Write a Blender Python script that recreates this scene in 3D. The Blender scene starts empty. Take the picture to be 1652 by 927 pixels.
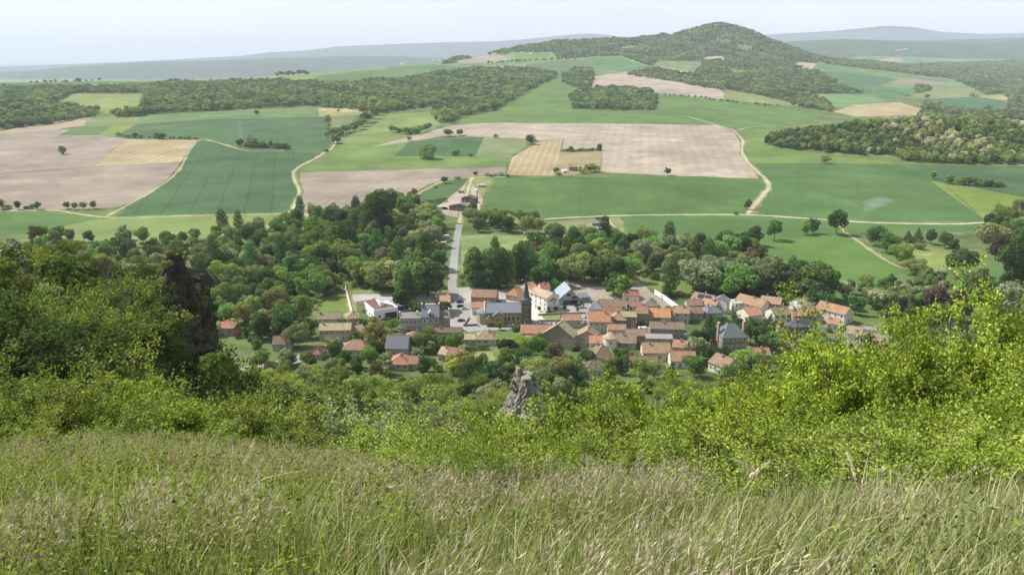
import bpy, bmesh, math, random
import numpy as np
from mathutils import Vector, Matrix
from mathutils.geometry import delaunay_2d_cdt

# ------------------------------------------------------------------ camera, world, sun
SC = bpy.context.scene
F, CX, CY, PITCH, HC = 1285.0, 826.0, 463.5, math.radians(16.0), 135.0
cP, sP = math.cos(PITCH), math.sin(PITCH)
cam_d = bpy.data.cameras.new('camera')
cam = bpy.data.objects.new('camera', cam_d)
SC.collection.objects.link(cam)
cam.location = (0, 0, HC)
cam.rotation_euler = (math.radians(90) - PITCH, 0, 0)
cam_d.lens = F / 1652 * 36
cam_d.sensor_width = 36
cam_d.clip_start = 0.1
cam_d.clip_end = 60000
SC.camera = cam

SUN_EL, SUN_AZ = math.radians(51), math.radians(-72)      # azimuth measured from +Y towards +X
W = bpy.data.worlds.new('World')
SC.world = W
W.use_nodes = True
wt = W.node_tree
bg = wt.nodes['Background']
sky = wt.nodes.new('ShaderNodeTexSky')
sky.sky_type = 'NISHITA'
sky.sun_disc = False
sky.sun_elevation = SUN_EL
sky.sun_rotation = SUN_AZ % (2 * math.pi)
sky.altitude = 400
sky.air_density = 1.0
sky.dust_density = 1.6
sky.ozone_density = 1.2
# thin, even high cloud veil over the blue
tc = wt.nodes.new('ShaderNodeTexCoord')
mp = wt.nodes.new('ShaderNodeMapping')
mp.inputs['Scale'].default_value = (1.0, 1.0, 5.0)
nz = wt.nodes.new('ShaderNodeTexNoise')
nz.inputs['Scale'].default_value = 2.2
nz.inputs['Detail'].default_value = 7
nz.inputs['Roughness'].default_value = 0.6
mr = wt.nodes.new('ShaderNodeMapRange')
mr.inputs['From Min'].default_value = 0.35
mr.inputs['From Max'].default_value = 0.75
mr.inputs['To Min'].default_value = 0.50
mr.inputs['To Max'].default_value = 0.72
mx = wt.nodes.new('ShaderNodeMix')
mx.data_type = 'RGBA'
mx.inputs[7].default_value = (8.7, 9.1, 10.4, 1)
wt.links.new(tc.outputs['Generated'], mp.inputs['Vector'])
wt.links.new(mp.outputs[0], nz.inputs['Vector'])
wt.links.new(nz.outputs['Fac'], mr.inputs['Value'])
sxyz = wt.nodes.new('ShaderNodeSeparateXYZ'); wt.links.new(tc.outputs['Generated'], sxyz.inputs[0])
thin = wt.nodes.new('ShaderNodeMapRange'); thin.interpolation_type = 'SMOOTHSTEP'      # the veil looks thinner overhead, where the line of sight through it is short
thin.inputs['From Min'].default_value = 0.0; thin.inputs['From Max'].default_value = 0.9; thin.inputs['To Min'].default_value = 1.05; thin.inputs['To Max'].default_value = 0.42
vm = wt.nodes.new('ShaderNodeMath'); vm.operation = 'MULTIPLY'
wt.links.new(sxyz.outputs[2], thin.inputs['Value']); wt.links.new(thin.outputs[0], vm.inputs[0]); wt.links.new(mr.outputs[0], vm.inputs[1])
wt.links.new(vm.outputs[0], mx.inputs[0])
wt.links.new(sky.outputs[0], mx.inputs[6])
wt.links.new(mx.outputs[2], bg.inputs['Color'])
bg.inputs['Strength'].default_value = 0.108

sun_d = bpy.data.lights.new('sun', 'SUN')
sun_d.energy = 5.0
sun_d.angle = math.radians(0.5)
sun_d.color = (1.0, 0.955, 0.88)
sun = bpy.data.objects.new('sun', sun_d)
SC.collection.objects.link(sun)
sun_dir = Vector((math.sin(SUN_AZ) * math.cos(SUN_EL), math.cos(SUN_AZ) * math.cos(SUN_EL), math.sin(SUN_EL)))
sun.rotation_euler = (-sun_dir).to_track_quat('-Z', 'Y').to_euler()
sun.location = (-100, 100, 300)

SC.view_settings.view_transform = 'Standard'
SC.view_settings.look = 'None'
SC.view_settings.exposure = 0.3
SC.view_settings.gamma = 1.0
SC.cycles.max_bounces = 6
SC.cycles.diffuse_bounces = 3
SC.cycles.transmission_bounces = 3
SC.cycles.volume_bounces = 1
SC.cycles.use_denoising = True

# ------------------------------------------------------------------ helpers
COL = SC.collection
RNG = np.random.default_rng(7)
random.seed(7)

def C(h):
    h = h.lstrip('#')
    out = []
    for i in (0, 2, 4):
        c = int(h[i:i + 2], 16) / 255
        out.append(c / 12.92 if c <= 0.04045 else ((c + 0.055) / 1.055) ** 2.4)
    return tuple(out)

def link(name, me, parent=None, mats=None, loc=None):
    o = bpy.data.objects.new(name, me)
    COL.objects.link(o)
    if mats:
        for m in mats:
            if me is not None and len(me.materials) < len(mats):
                me.materials.append(m)
    if parent:
        o.parent = parent
    if loc is not None:
        o.location = loc
    return o

def tag(o, label=None, cat=None, group=None, kind=None):
    if label: o['label'] = label
    if cat: o['category'] = cat
    if group: o['group'] = group
    if kind: o['kind'] = kind
    return o

def np_mesh(name, V, Fc):
    """V (n,3), Fc (m,k) of equal-sized faces."""
    me = bpy.data.meshes.new(name)
    V = np.ascontiguousarray(V, dtype=np.float32)
    Fc = np.ascontiguousarray(Fc, dtype=np.int32)
    m, k = Fc.shape
    me.vertices.add(len(V)); me.vertices.foreach_set('co', V.ravel())
    me.loops.add(m * k); me.loops.foreach_set('vertex_index', Fc.ravel())
    me.polygons.add(m)
    me.polygons.foreach_set('loop_start', np.arange(0, m * k, k, dtype=np.int32))
    me.polygons.foreach_set('loop_total', np.full(m, k, dtype=np.int32))
    me.update(calc_edges=True)
    return me

class MB:
    """collects faces and links them as one mesh object"""
    def __init__(s): s.v = []; s.f = []; s.m = []
    def add(s, vs, fs, mi=0):
        b = len(s.v); s.v += [tuple(v) for v in vs]
        for f in fs: s.f.append([b + i for i in f]); s.m.append(mi)
    def box(s, x0, x1, y0, y1, z0, z1, mi=0):
        s.add([(x0,y0,z0),(x1,y0,z0),(x1,y1,z0),(x0,y1,z0),(x0,y0,z1),(x1,y0,z1),(x1,y1,z1),(x0,y1,z1)],
              [(0,3,2,1),(4,5,6,7),(0,1,5,4),(1,2,6,5),(2,3,7,6),(3,0,4,7)], mi)
    def prism(s, pts, z0, z1, mi=0):
        n = len(pts)
        s.add([(p[0],p[1],z0) for p in pts] + [(p[0],p[1],z1) for p in pts],
              [tuple(range(n))[::-1], tuple(range(n, 2*n))] + [(i,(i+1)%n,n+(i+1)%n,n+i) for i in range(n)], mi)
    def tube(s, p, q, r0, r1, n=6, mi=0, cap=True):
        p = Vector(p); q = Vector(q); d = (q - p)
        if d.length < 1e-6: return
        d.normalize(); a = d.orthogonal().normalized(); b = d.cross(a)
        vs = []
        for c, r in ((p, r0), (q, r1)):
            for i in range(n):
                t = 2*math.pi*i/n
                vs.append(c + a*(r*math.cos(t)) + b*(r*math.sin(t)))
        fs = [(i,(i+1)%n,n+(i+1)%n,n+i) for i in range(n)]
        if cap: fs += [tuple(range(n))[::-1], tuple(range(n,2*n))]
        s.add(vs, fs, mi)
    def mesh(s, name):
        me = bpy.data.meshes.new(name)
        me.from_pydata(s.v, [], s.f)
        if any(s.m): me.polygons.foreach_set('material_index', s.m)
        me.update()
        return me
    def build(s, name, mats, parent=None, color=None):
        if not isinstance(mats, (list, tuple)): mats = [mats]
        o = link(name, s.mesh(name), parent, mats)
        if color: o.color = (*color, 1)
        return o

# ------------------------------------------------------------------ materials
def mat_base(name):
    m = bpy.data.materials.new(name); m.use_nodes = True
    nt = m.node_tree
    return m, nt, nt.nodes['Principled BSDF']

def nd(nt, t, **k):
    n = nt.nodes.new(t)
    for a, b in k.items():
        if a.startswith('i_'): n.inputs[a[2:].replace('_', ' ')].default_value = b
        else: setattr(n, a, b)
    return n

def noise(nt, vec, scale, detail=4, rough=0.55):
    n = nd(nt, 'ShaderNodeTexNoise', i_Scale=scale, i_Detail=detail, i_Roughness=rough)
    nt.links.new(vec, n.inputs['Vector'])
    return n.outputs['Fac']

def ramp(nt, fac, lo, hi, a, b):
    r = nd(nt, 'ShaderNodeMapRange'); nt.links.new(fac, r.inputs['Value'])
    r.inputs['From Min'].default_value = lo; r.inputs['From Max'].default_value = hi
    r.inputs['To Min'].default_value = a; r.inputs['To Max'].default_value = b
    return r.outputs[0]

def mixc(nt, fac, a, b, mode='MIX'):
    m = nd(nt, 'ShaderNodeMix', data_type='RGBA', blend_type=mode)
    for s, v in ((0, fac), (6, a), (7, b)):
        if isinstance(v, bpy.types.NodeSocket): nt.links.new(v, m.inputs[s])
        elif isinstance(v, (int, float)): m.inputs[s].default_value = v
        else: m.inputs[s].default_value = (*v[:3], 1)
    return m.outputs[2]

def grey(nt, val):
    c = nd(nt, 'ShaderNodeCombineColor')
    for i in range(3): nt.links.new(val, c.inputs[i])
    return c.outputs[0]

def simple(name, c, rough=0.7, n=0.12, scale=3.0, spec=0.3, metal=0.0):
    m, nt, p = mat_base(name)
    g = nd(nt, 'ShaderNodeTexCoord')
    f = ramp(nt, noise(nt, g.outputs['Object'], scale, 5), 0.25, 0.75, 1 - n, 1 + n)
    nt.links.new(mixc(nt, 1.0, c, grey(nt, f), 'MULTIPLY'), p.inputs['Base Color'])
    p.inputs['Roughness'].default_value = rough
    p.inputs['Specular IOR Level'].default_value = spec
    p.inputs['Metallic'].default_value = metal
    return m

def field_mat(name, c1, c2, rows=None, tram=None, ang=0.0, big=0.006, patch=0.5, rowamp=0.10, fine=0.10, patchc=None, tramamp=0.25):
    """crop or soil: two tones mottled over tens of metres, sown rows and tramlines along one direction"""
    m, nt, p = mat_base(name)
    g = nd(nt, 'ShaderNodeNewGeometry').outputs['Position']
    f = ramp(nt, noise(nt, g, big, 7, 0.68), 0.36, 0.64, 0, 1)
    if c1[1] > c1[0] * 1.2: c1, c2 = [(c[0] * 1.04, c[1] * 1.0, c[2] * .86) for c in (c1, c2)]
    else: c1, c2 = [(c[0], c[1] * .99, c[2] * .92) for c in (c1, c2)]
    col = mixc(nt, f, c1, c2)
    if patchc:
        f2 = ramp(nt, noise(nt, g, big * 2.3, 6, 0.65), 0.55, 0.72, 0, patch)
        col = mixc(nt, f2, col, patchc)
    val = ramp(nt, noise(nt, g, 0.6, 3), 0.3, 0.7, 1 - fine, 1 + fine)
    val2 = ramp(nt, noise(nt, g, 0.018, 6, .7), 0.3, 0.7, 1 - fine * 2.0, 1 + fine * 2.0)
    mul = nd(nt, 'ShaderNodeMath', operation='MULTIPLY'); nt.links.new(val, mul.inputs[0]); nt.links.new(val2, mul.inputs[1])
    mul2 = nd(nt, 'ShaderNodeMath', operation='MULTIPLY'); nt.links.new(mul.outputs[0], mul2.inputs[0]); nt.links.new(ramp(nt, noise(nt, g, 0.0045, 5, .6), .35, .65, .88, 1.12), mul2.inputs[1])
    out = mul2.outputs[0]
    # wobble so that rows are not ruler straight
    def stripes(sp, width, amp):
        nonlocal out
        d = nd(nt, 'ShaderNodeVectorMath', operation='DOT_PRODUCT')
        nt.links.new(g, d.inputs[0]); d.inputs[1].default_value = (math.cos(ang) / sp, math.sin(ang) / sp, 0)
        w = nd(nt, 'ShaderNodeMath', operation='MULTIPLY_ADD')
        nt.links.new(noise(nt, g, 0.008, 2), w.inputs[0]); w.inputs[1].default_value = 5.0 / sp
        nt.links.new(d.outputs['Value'], w.inputs[2])
        fr = nd(nt, 'ShaderNodeMath', operation='FRACT'); nt.links.new(w.outputs[0], fr.inputs[0])
        pp = nd(nt, 'ShaderNodeMath', operation='PINGPONG'); nt.links.new(fr.outputs[0], pp.inputs[0]); pp.inputs[1].default_value = 0.5
        mm = ramp(nt, pp.outputs[0], 0, width, 1 - amp, 1)
        m2 = nd(nt, 'ShaderNodeMath', operation='MULTIPLY'); nt.links.new(out, m2.inputs[0]); nt.links.new(mm, m2.inputs[1])
        out = m2.outputs[0]
    if rows: stripes(rows, 0.5, rowamp)
    if tram: stripes(tram, 1.6 / tram, tramamp)
    nt.links.new(mixc(nt, 1.0, col, grey(nt, out), 'MULTIPLY'), p.inputs['Base Color'])
    p.inputs['Roughness'].default_value = 0.95
    p.inputs['Specular IOR Level'].default_value = 0.1
    return m

def leaf_mat(name, tint=None, orand=(.75, 1.25), var=0.35, trans=0.28, hue=0.02, bright=1.0, satv=0.0, tc=(1.25, 1.25, 0.55)):
    m = bpy.data.materials.new(name); m.use_nodes = True
    nt = m.node_tree; nt.nodes.clear()
    out = nd(nt, 'ShaderNodeOutputMaterial')
    oi = nd(nt, 'ShaderNodeObjectInfo'); ge = nd(nt, 'ShaderNodeNewGeometry')
    hs = nd(nt, 'ShaderNodeHueSaturation')
    if tint: hs.inputs['Color'].default_value = (*tint, 1)
    else: nt.links.new(oi.outputs['Color'], hs.inputs['Color'])
    v = ramp(nt, ge.outputs['Random Per Island'], 0, 1, bright * (1 - var), bright * (1 + var))
    v2 = ramp(nt, oi.outputs['Random'], 0, 1, *orand)
    mu = nd(nt, 'ShaderNodeMath', operation='MULTIPLY'); nt.links.new(v, mu.inputs[0]); nt.links.new(v2, mu.inputs[1])
    nt.links.new(mu.outputs[0], hs.inputs['Value'])
    # hue varies from tree to tree, independent of its value
    r = nd(nt, 'ShaderNodeMath', operation='MULTIPLY'); nt.links.new(oi.outputs['Random'], r.inputs[0]); r.inputs[1].default_value = 17.3
    fr = nd(nt, 'ShaderNodeMath', operation='FRACT'); nt.links.new(r.outputs[0], fr.inputs[0])
    nt.links.new(ramp(nt, fr.outputs[0], 0, 1, 0.5 - hue, 0.5 + hue), hs.inputs['Hue'])
    d = nd(nt, 'ShaderNodeBsdfDiffuse'); t = nd(nt, 'ShaderNodeBsdfTranslucent')
    nt.links.new(hs.outputs[0], d.inputs[0])
    nt.links.new(mixc(nt, 1.0, hs.outputs[0], tc, 'MULTIPLY'), t.inputs[0])
    mx = nd(nt, 'ShaderNodeMixShader'); mx.inputs[0].default_value = trans
    nt.links.new(d.outputs[0], mx.inputs[1]); nt.links.new(t.outputs[0], mx.inputs[2])
    nt.links.new(mx.outputs[0], out.inputs[0])
    return m

def tinted(name, var=0.12, scale=0.6, rough=0.85, streak=0.0, spots=None):
    """takes its colour from the object's own colour; weathered by noise"""
    m, nt, p = mat_base(name)
    oi = nd(nt, 'ShaderNodeObjectInfo'); tcn = nd(nt, 'ShaderNodeTexCoord').outputs['Object']
    f = ramp(nt, noise(nt, tcn, scale, 6, 0.65), 0.3, 0.7, 1 - var, 1 + var)
    f2 = ramp(nt, noise(nt, tcn, scale * 7, 3, 0.6), 0.3, 0.7, 1 - var * 0.9, 1 + var * 0.9)
    mu = nd(nt, 'ShaderNodeMath', operation='MULTIPLY'); nt.links.new(f, mu.inputs[0]); nt.links.new(f2, mu.inputs[1])
    col = mixc(nt, 1.0, oi.outputs['Color'], grey(nt, mu.outputs[0]), 'MULTIPLY')
    if spots:
        s = ramp(nt, noise(nt, tcn, scale * 2.2, 5, 0.7), 0.52, 0.66, 0, 0.55)
        col = mixc(nt, s, col, spots)
    nt.links.new(col, p.inputs['Base Color'])
    p.inputs['Roughness'].default_value = rough
    p.inputs['Specular IOR Level'].default_value = 0.2
    if streak:
        wv = nd(nt, 'ShaderNodeTexWave', i_Scale=streak, i_Distortion=0.6)
        nt.links.new(tcn, wv.inputs['Vector'])
        b = nd(nt, 'ShaderNodeBump'); b.inputs['Strength'].default_value = 0.5; b.inputs['Distance'].default_value = 0.06
        nt.links.new(wv.outputs['Fac'], b.inputs['Height']); nt.links.new(b.outputs[0], p.inputs['Normal'])
    return m

M_WALL = tinted('render_wall', 0.10, 0.5)
M_ROOF = tinted('roof_tiles', 0.2, 0.35, 0.8, 1.4, spots=(0.10, 0.085, 0.06))
M_SLATE = tinted('slate', 0.10, 0.6, 0.6, 2.0)
M_FRAME = simple('window_frame', C('#d8d4c8'), 0.6)
M_PANE = simple('window_pane', (0.02, 0.024, 0.03), 0.15, 0.2, 3, 0.6)
M_SHUT = tinted('painted_wood', 0.1, 2.0)
M_STONE = tinted('stone', 0.25, 1.2, 0.95)
M_CHIM = tinted('chimney_brick', 0.2, 2.0)
M_BARK = simple('bark', (0.10, 0.08, 0.06), 0.95, 0.35, 6, 0.1)
M_METAL = simple('grey_metal', (0.45, 0.46, 0.48), 0.5, 0.08, 3, 0.5)
M_ZINC = simple('galvanised_steel', (0.62, 0.65, 0.68), 0.55, 0.05, 3, 0.4)
M_RUBBER = simple('rubber', (0.015, 0.015, 0.016), 0.8)
M_PAINT = tinted('vehicle_paint', 0.03, 2.0, 0.35)
M_LEAF = leaf_mat('tree_leaves')
M_LEAFN = leaf_mat('fresh_leaves', var=0.5, trans=0.27, hue=.008)
M_BLOSSOM = leaf_mat('blossom', tint=(0.50, 0.50, 0.36), var=0.25, trans=0.2)

# ------------------------------------------------------------------ terrain
def slope(row):
    v = (np.asarray(row, float) - CY) / F
    return (sP + v * cP) / (cP - v * sP)
def zr(y, row): return HC - float(slope(row)) * y

COLS = {
 0:    [(850,300),(1080,250),(1480,200),(2250,152),(3000,134),(3400,133.5)],
 200:  [(850,300),(1080,250),(1480,200),(2250,150),(3000,131),(3400,130.5)],
 400:  [(850,300),(1080,250),(1480,200),(2250,150),(3000,127),(3400,125)],
 520:  [(850,300),(1080,250),(1480,200),(2250,150),(3000,122),(3500,116)],
 600:  [(850,300),(1080,250),(1480,200),(2250,150),(3000,118),(3700,107)],
 700:  [(850,300),(1080,250),(1480,200),(2250,150),(3000,116),(3600,103),(4000,98)],
 800:  [(850,300),(1080,250),(1480,200),(2250,150),(3000,114),(3600,98),(4200,87)],
 900:  [(850,300),(1080,250),(1480,200),(2250,152),(3000,118),(3600,99),(4200,80),(4500,78)],
 1050: [(850,300),(1080,250),(1480,200),(2250,154),(3000,121),(3600,97),(4200,78),(4700,72)],
 1150: [(850,300),(1080,250),(1480,200),(2250,156),(3000,123),(3600,99),(4200,80),(4700,73)],
 1250: [(850,300),(1080,250),(1480,203),(1750,183),(2250,157),(3000,127),(3600,104),(4200,90),(4700,88)],
 1350: [(850,300),(1080,250),(1480,208),(2000,175),(2600,148),(3300,124),(4300,106),(6000,92),(7500,88)],
 1500: [(850,300),(1080,250),(1480,212),(2000,184),(2600,160),(3300,140),(4300,120),(6000,101),(7500,94)],
 1652: [(850,300),(1080,250),(1480,216),(2000,190),(2600,168),(3300,146),(4300,125),(6000,104),(7500,96)],
}
LY = np.linspace(math.log(600), math.log(40000), 360)
YG = np.exp(LY)
AG = np.linspace(-1.0, 1.0, 161)
_rows = []; _as = []
for px in sorted(COLS):
    k = [(600, 0.0), (700, 0.3)] + [(y, zr(y, r)) for y, r in COLS[px]]
    last = k[-1]
    if px < 1300: k += [(last[0] * 1.25, last[1] * 0.35 - 10), (last[0] * 1.5, -60), (40000, -70)]
    else: k += [(9500, 120.0), (12000, 60.0), (40000, 0.0)]
    ky = np.log([q[0] for q in k]); kz = [q[1] for q in k]
    _rows.append(np.interp(LY, ky, kz)); _as.append((px - CX) / F / 1.02)
_rows = np.array(_rows)
ZT = np.array([[np.interp(a, _as, _rows[:, j]) for j in range(len(LY))] for a in AG])
def _sm(A, n, ax):
    for _ in range(n):
        B = np.pad(A, [(1, 1) if i == ax else (0, 0) for i in range(2)], mode='edge')
        A = (np.take(B, range(0, A.shape[ax]), ax) + 2 * A + np.take(B, range(2, A.shape[ax] + 2), ax)) / 4
    return A
ZT = _sm(_sm(ZT, 14, 1), 8, 0)

def sstep(a, b, x):
    t = np.clip((x - a) / (b - a), 0, 1)
    return t * t * (3 - 2 * t)

NY = np.array([-80, -10, 0, 4, 10, 17, 22, 40, 70, 100, 150, 200, 250, 300, 345, 420])
NZ = np.array([150, 134.6, 133.35, 131.9, 129.0, 125.7, 122.7, 110, 90, 73, 50, 32, 16, 5, 0, 0])
_ny = np.linspace(-80, 420, 1001); _nz = np.interp(_ny, NY, NZ)
for _ in range(3): _nz = np.convolve(np.pad(_nz, 2, mode='edge'), [.1, .2, .4, .2, .1], 'valid')

def wob(x, y, s):
    return (np.sin(x / s + 1.3) * np.cos(y / s * 0.83 + 0.4) + 0.5 * np.sin(x / s * 2.3 + y / s * 1.1 + 2.0)
            + 0.3 * np.cos(x / s * 3.9 - y / s * 4.3))

def bump(x, y, cx, cy, sx, sy): return np.exp(-((x - cx) / sx) ** 2 - ((y - cy) / sy) ** 2)

def hz(x, y):
    x = np.asarray(x, float); y = np.asarray(y, float)
    near = np.interp(y, _ny, _nz)
    # basalt bench on the left flank of the hill
    m = sstep(-53, -62, x + .30 * np.clip(y - 131, -90, 0)) * sstep(42, 62, y) * (1 - sstep(140, 156, y))
    near = near - 0.85 * sstep(-.32, -.02, x / (np.abs(y) + 1)) * sstep(6, 17, y) * (1 - sstep(40, 70, y))
    near = near + np.maximum(0, 99.5 - near) * m
    near = near + wob(x, y, 3.1) * .16 * sstep(9, 14, y) * (1 - sstep(20, 30, y))
    near = near + wob(x, y, 9.0) * 0.35 * sstep(14, 45, y) * (1 - sstep(280, 345, y)) + wob(x, y, 2.3) * 0.05 * (1 - sstep(20, 40, y))
    yy = np.maximum(y, 600)
    a = x / yy
    ia = np.clip((a + 1.0) / 2.0 * 160, 0, 159.999); iy = np.clip((np.log(yy) - LY[0]) / (LY[1] - LY[0]), 0, 358.999)
    i0 = ia.astype(int); j0 = iy.astype(int); fa = ia - i0; fy = iy - j0
    far = ((ZT[i0, j0] * (1 - fa) + ZT[i0 + 1, j0] * fa) * (1 - fy) + (ZT[i0, j0 + 1] * (1 - fa) + ZT[i0 + 1, j0 + 1] * fa) * fy)
    # the wooded cone, its shoulder and the near knoll
    r = np.sqrt(((x - 1165) / 1.0) ** 2 + ((y - 4550) / 1.25) ** 2)
    far = far + 128 * (0.5 * np.exp(-(r / 430) ** 2) + 0.5 * np.exp(-(r / 200) ** 1.6))
    far = far + 38 * bump(x, y, 150, 4500, 330, 350) + 26 * bump(x, y, 560, 4500, 330, 400)
    far = far + 33 * bump(x, y, 600, 1165, 155, 85) + 12 * bump(x, y, 440, 1150, 90, 60) + 9 * bump(x, y, 760, 1160, 120, 80)
    far = far + wob(x, y, 60) * 0.5 * sstep(720, 1200, y) + wob(x, y, 190) * 3.0 * sstep(2200, 4000, y)
    return np.where(y < 420, near, far)

_ym = np.concatenate([np.arange(2, 60, 0.5), np.exp(np.arange(math.log(60), math.log(9000), 0.004))])
def at(px, py, ymin=310.0):
    """the point of the ground that the photograph shows at this pixel (ground nearer than ymin is skipped)"""
    px = np.atleast_1d(np.asarray(px, float)); py = np.atleast_1d(np.asarray(py, float))
    u = (px - CX) / F; v = (py - CY) / F
    den = cP - v * sP
    ax = u / den; s = slope(py)
    Y = _ym[_ym >= ymin]
    X = ax[:, None] * Y[None, :]
    gap = HC - s[:, None] * Y[None, :] - hz(X, np.broadcast_to(Y, X.shape))
    hit = gap <= 0
    out = np.zeros((len(px), 3))
    for i in range(len(px)):
        if hit[i].any():
            k = int(np.argmax(hit[i]))
            if k == 0: yy = Y[0]
            else:
                g0, g1 = gap[i, k - 1], gap[i, k]
                yy = Y[k - 1] + (Y[k] - Y[k - 1]) * g0 / (g0 - g1)
        else:
            k = int(np.argmin(gap[i] / Y)); yy = Y[k]
        out[i] = (ax[i] * yy, yy, 0)
    out[:, 2] = hz(out[:, 0], out[:, 1])
    return out
def at1(px, py, ymin=310.0): return Vector(at(px, py, ymin)[0])
def mpp(p):
    """metres per photo pixel at a point"""
    return (p[1] * cP - (p[2] - HC) * sP) / F
def project(x, y, z):
    d = y * cP - (z - HC) * sP
    return CX + F * x / d, CY - F * ((z - HC) * cP + y * sP) / d
def angle_of(p1, p2):
    a, b = at1(*p1), at1(*p2)
    return math.atan2(b.y - a.y, b.x - a.x) + math.pi / 2     # normal of the row direction

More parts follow.
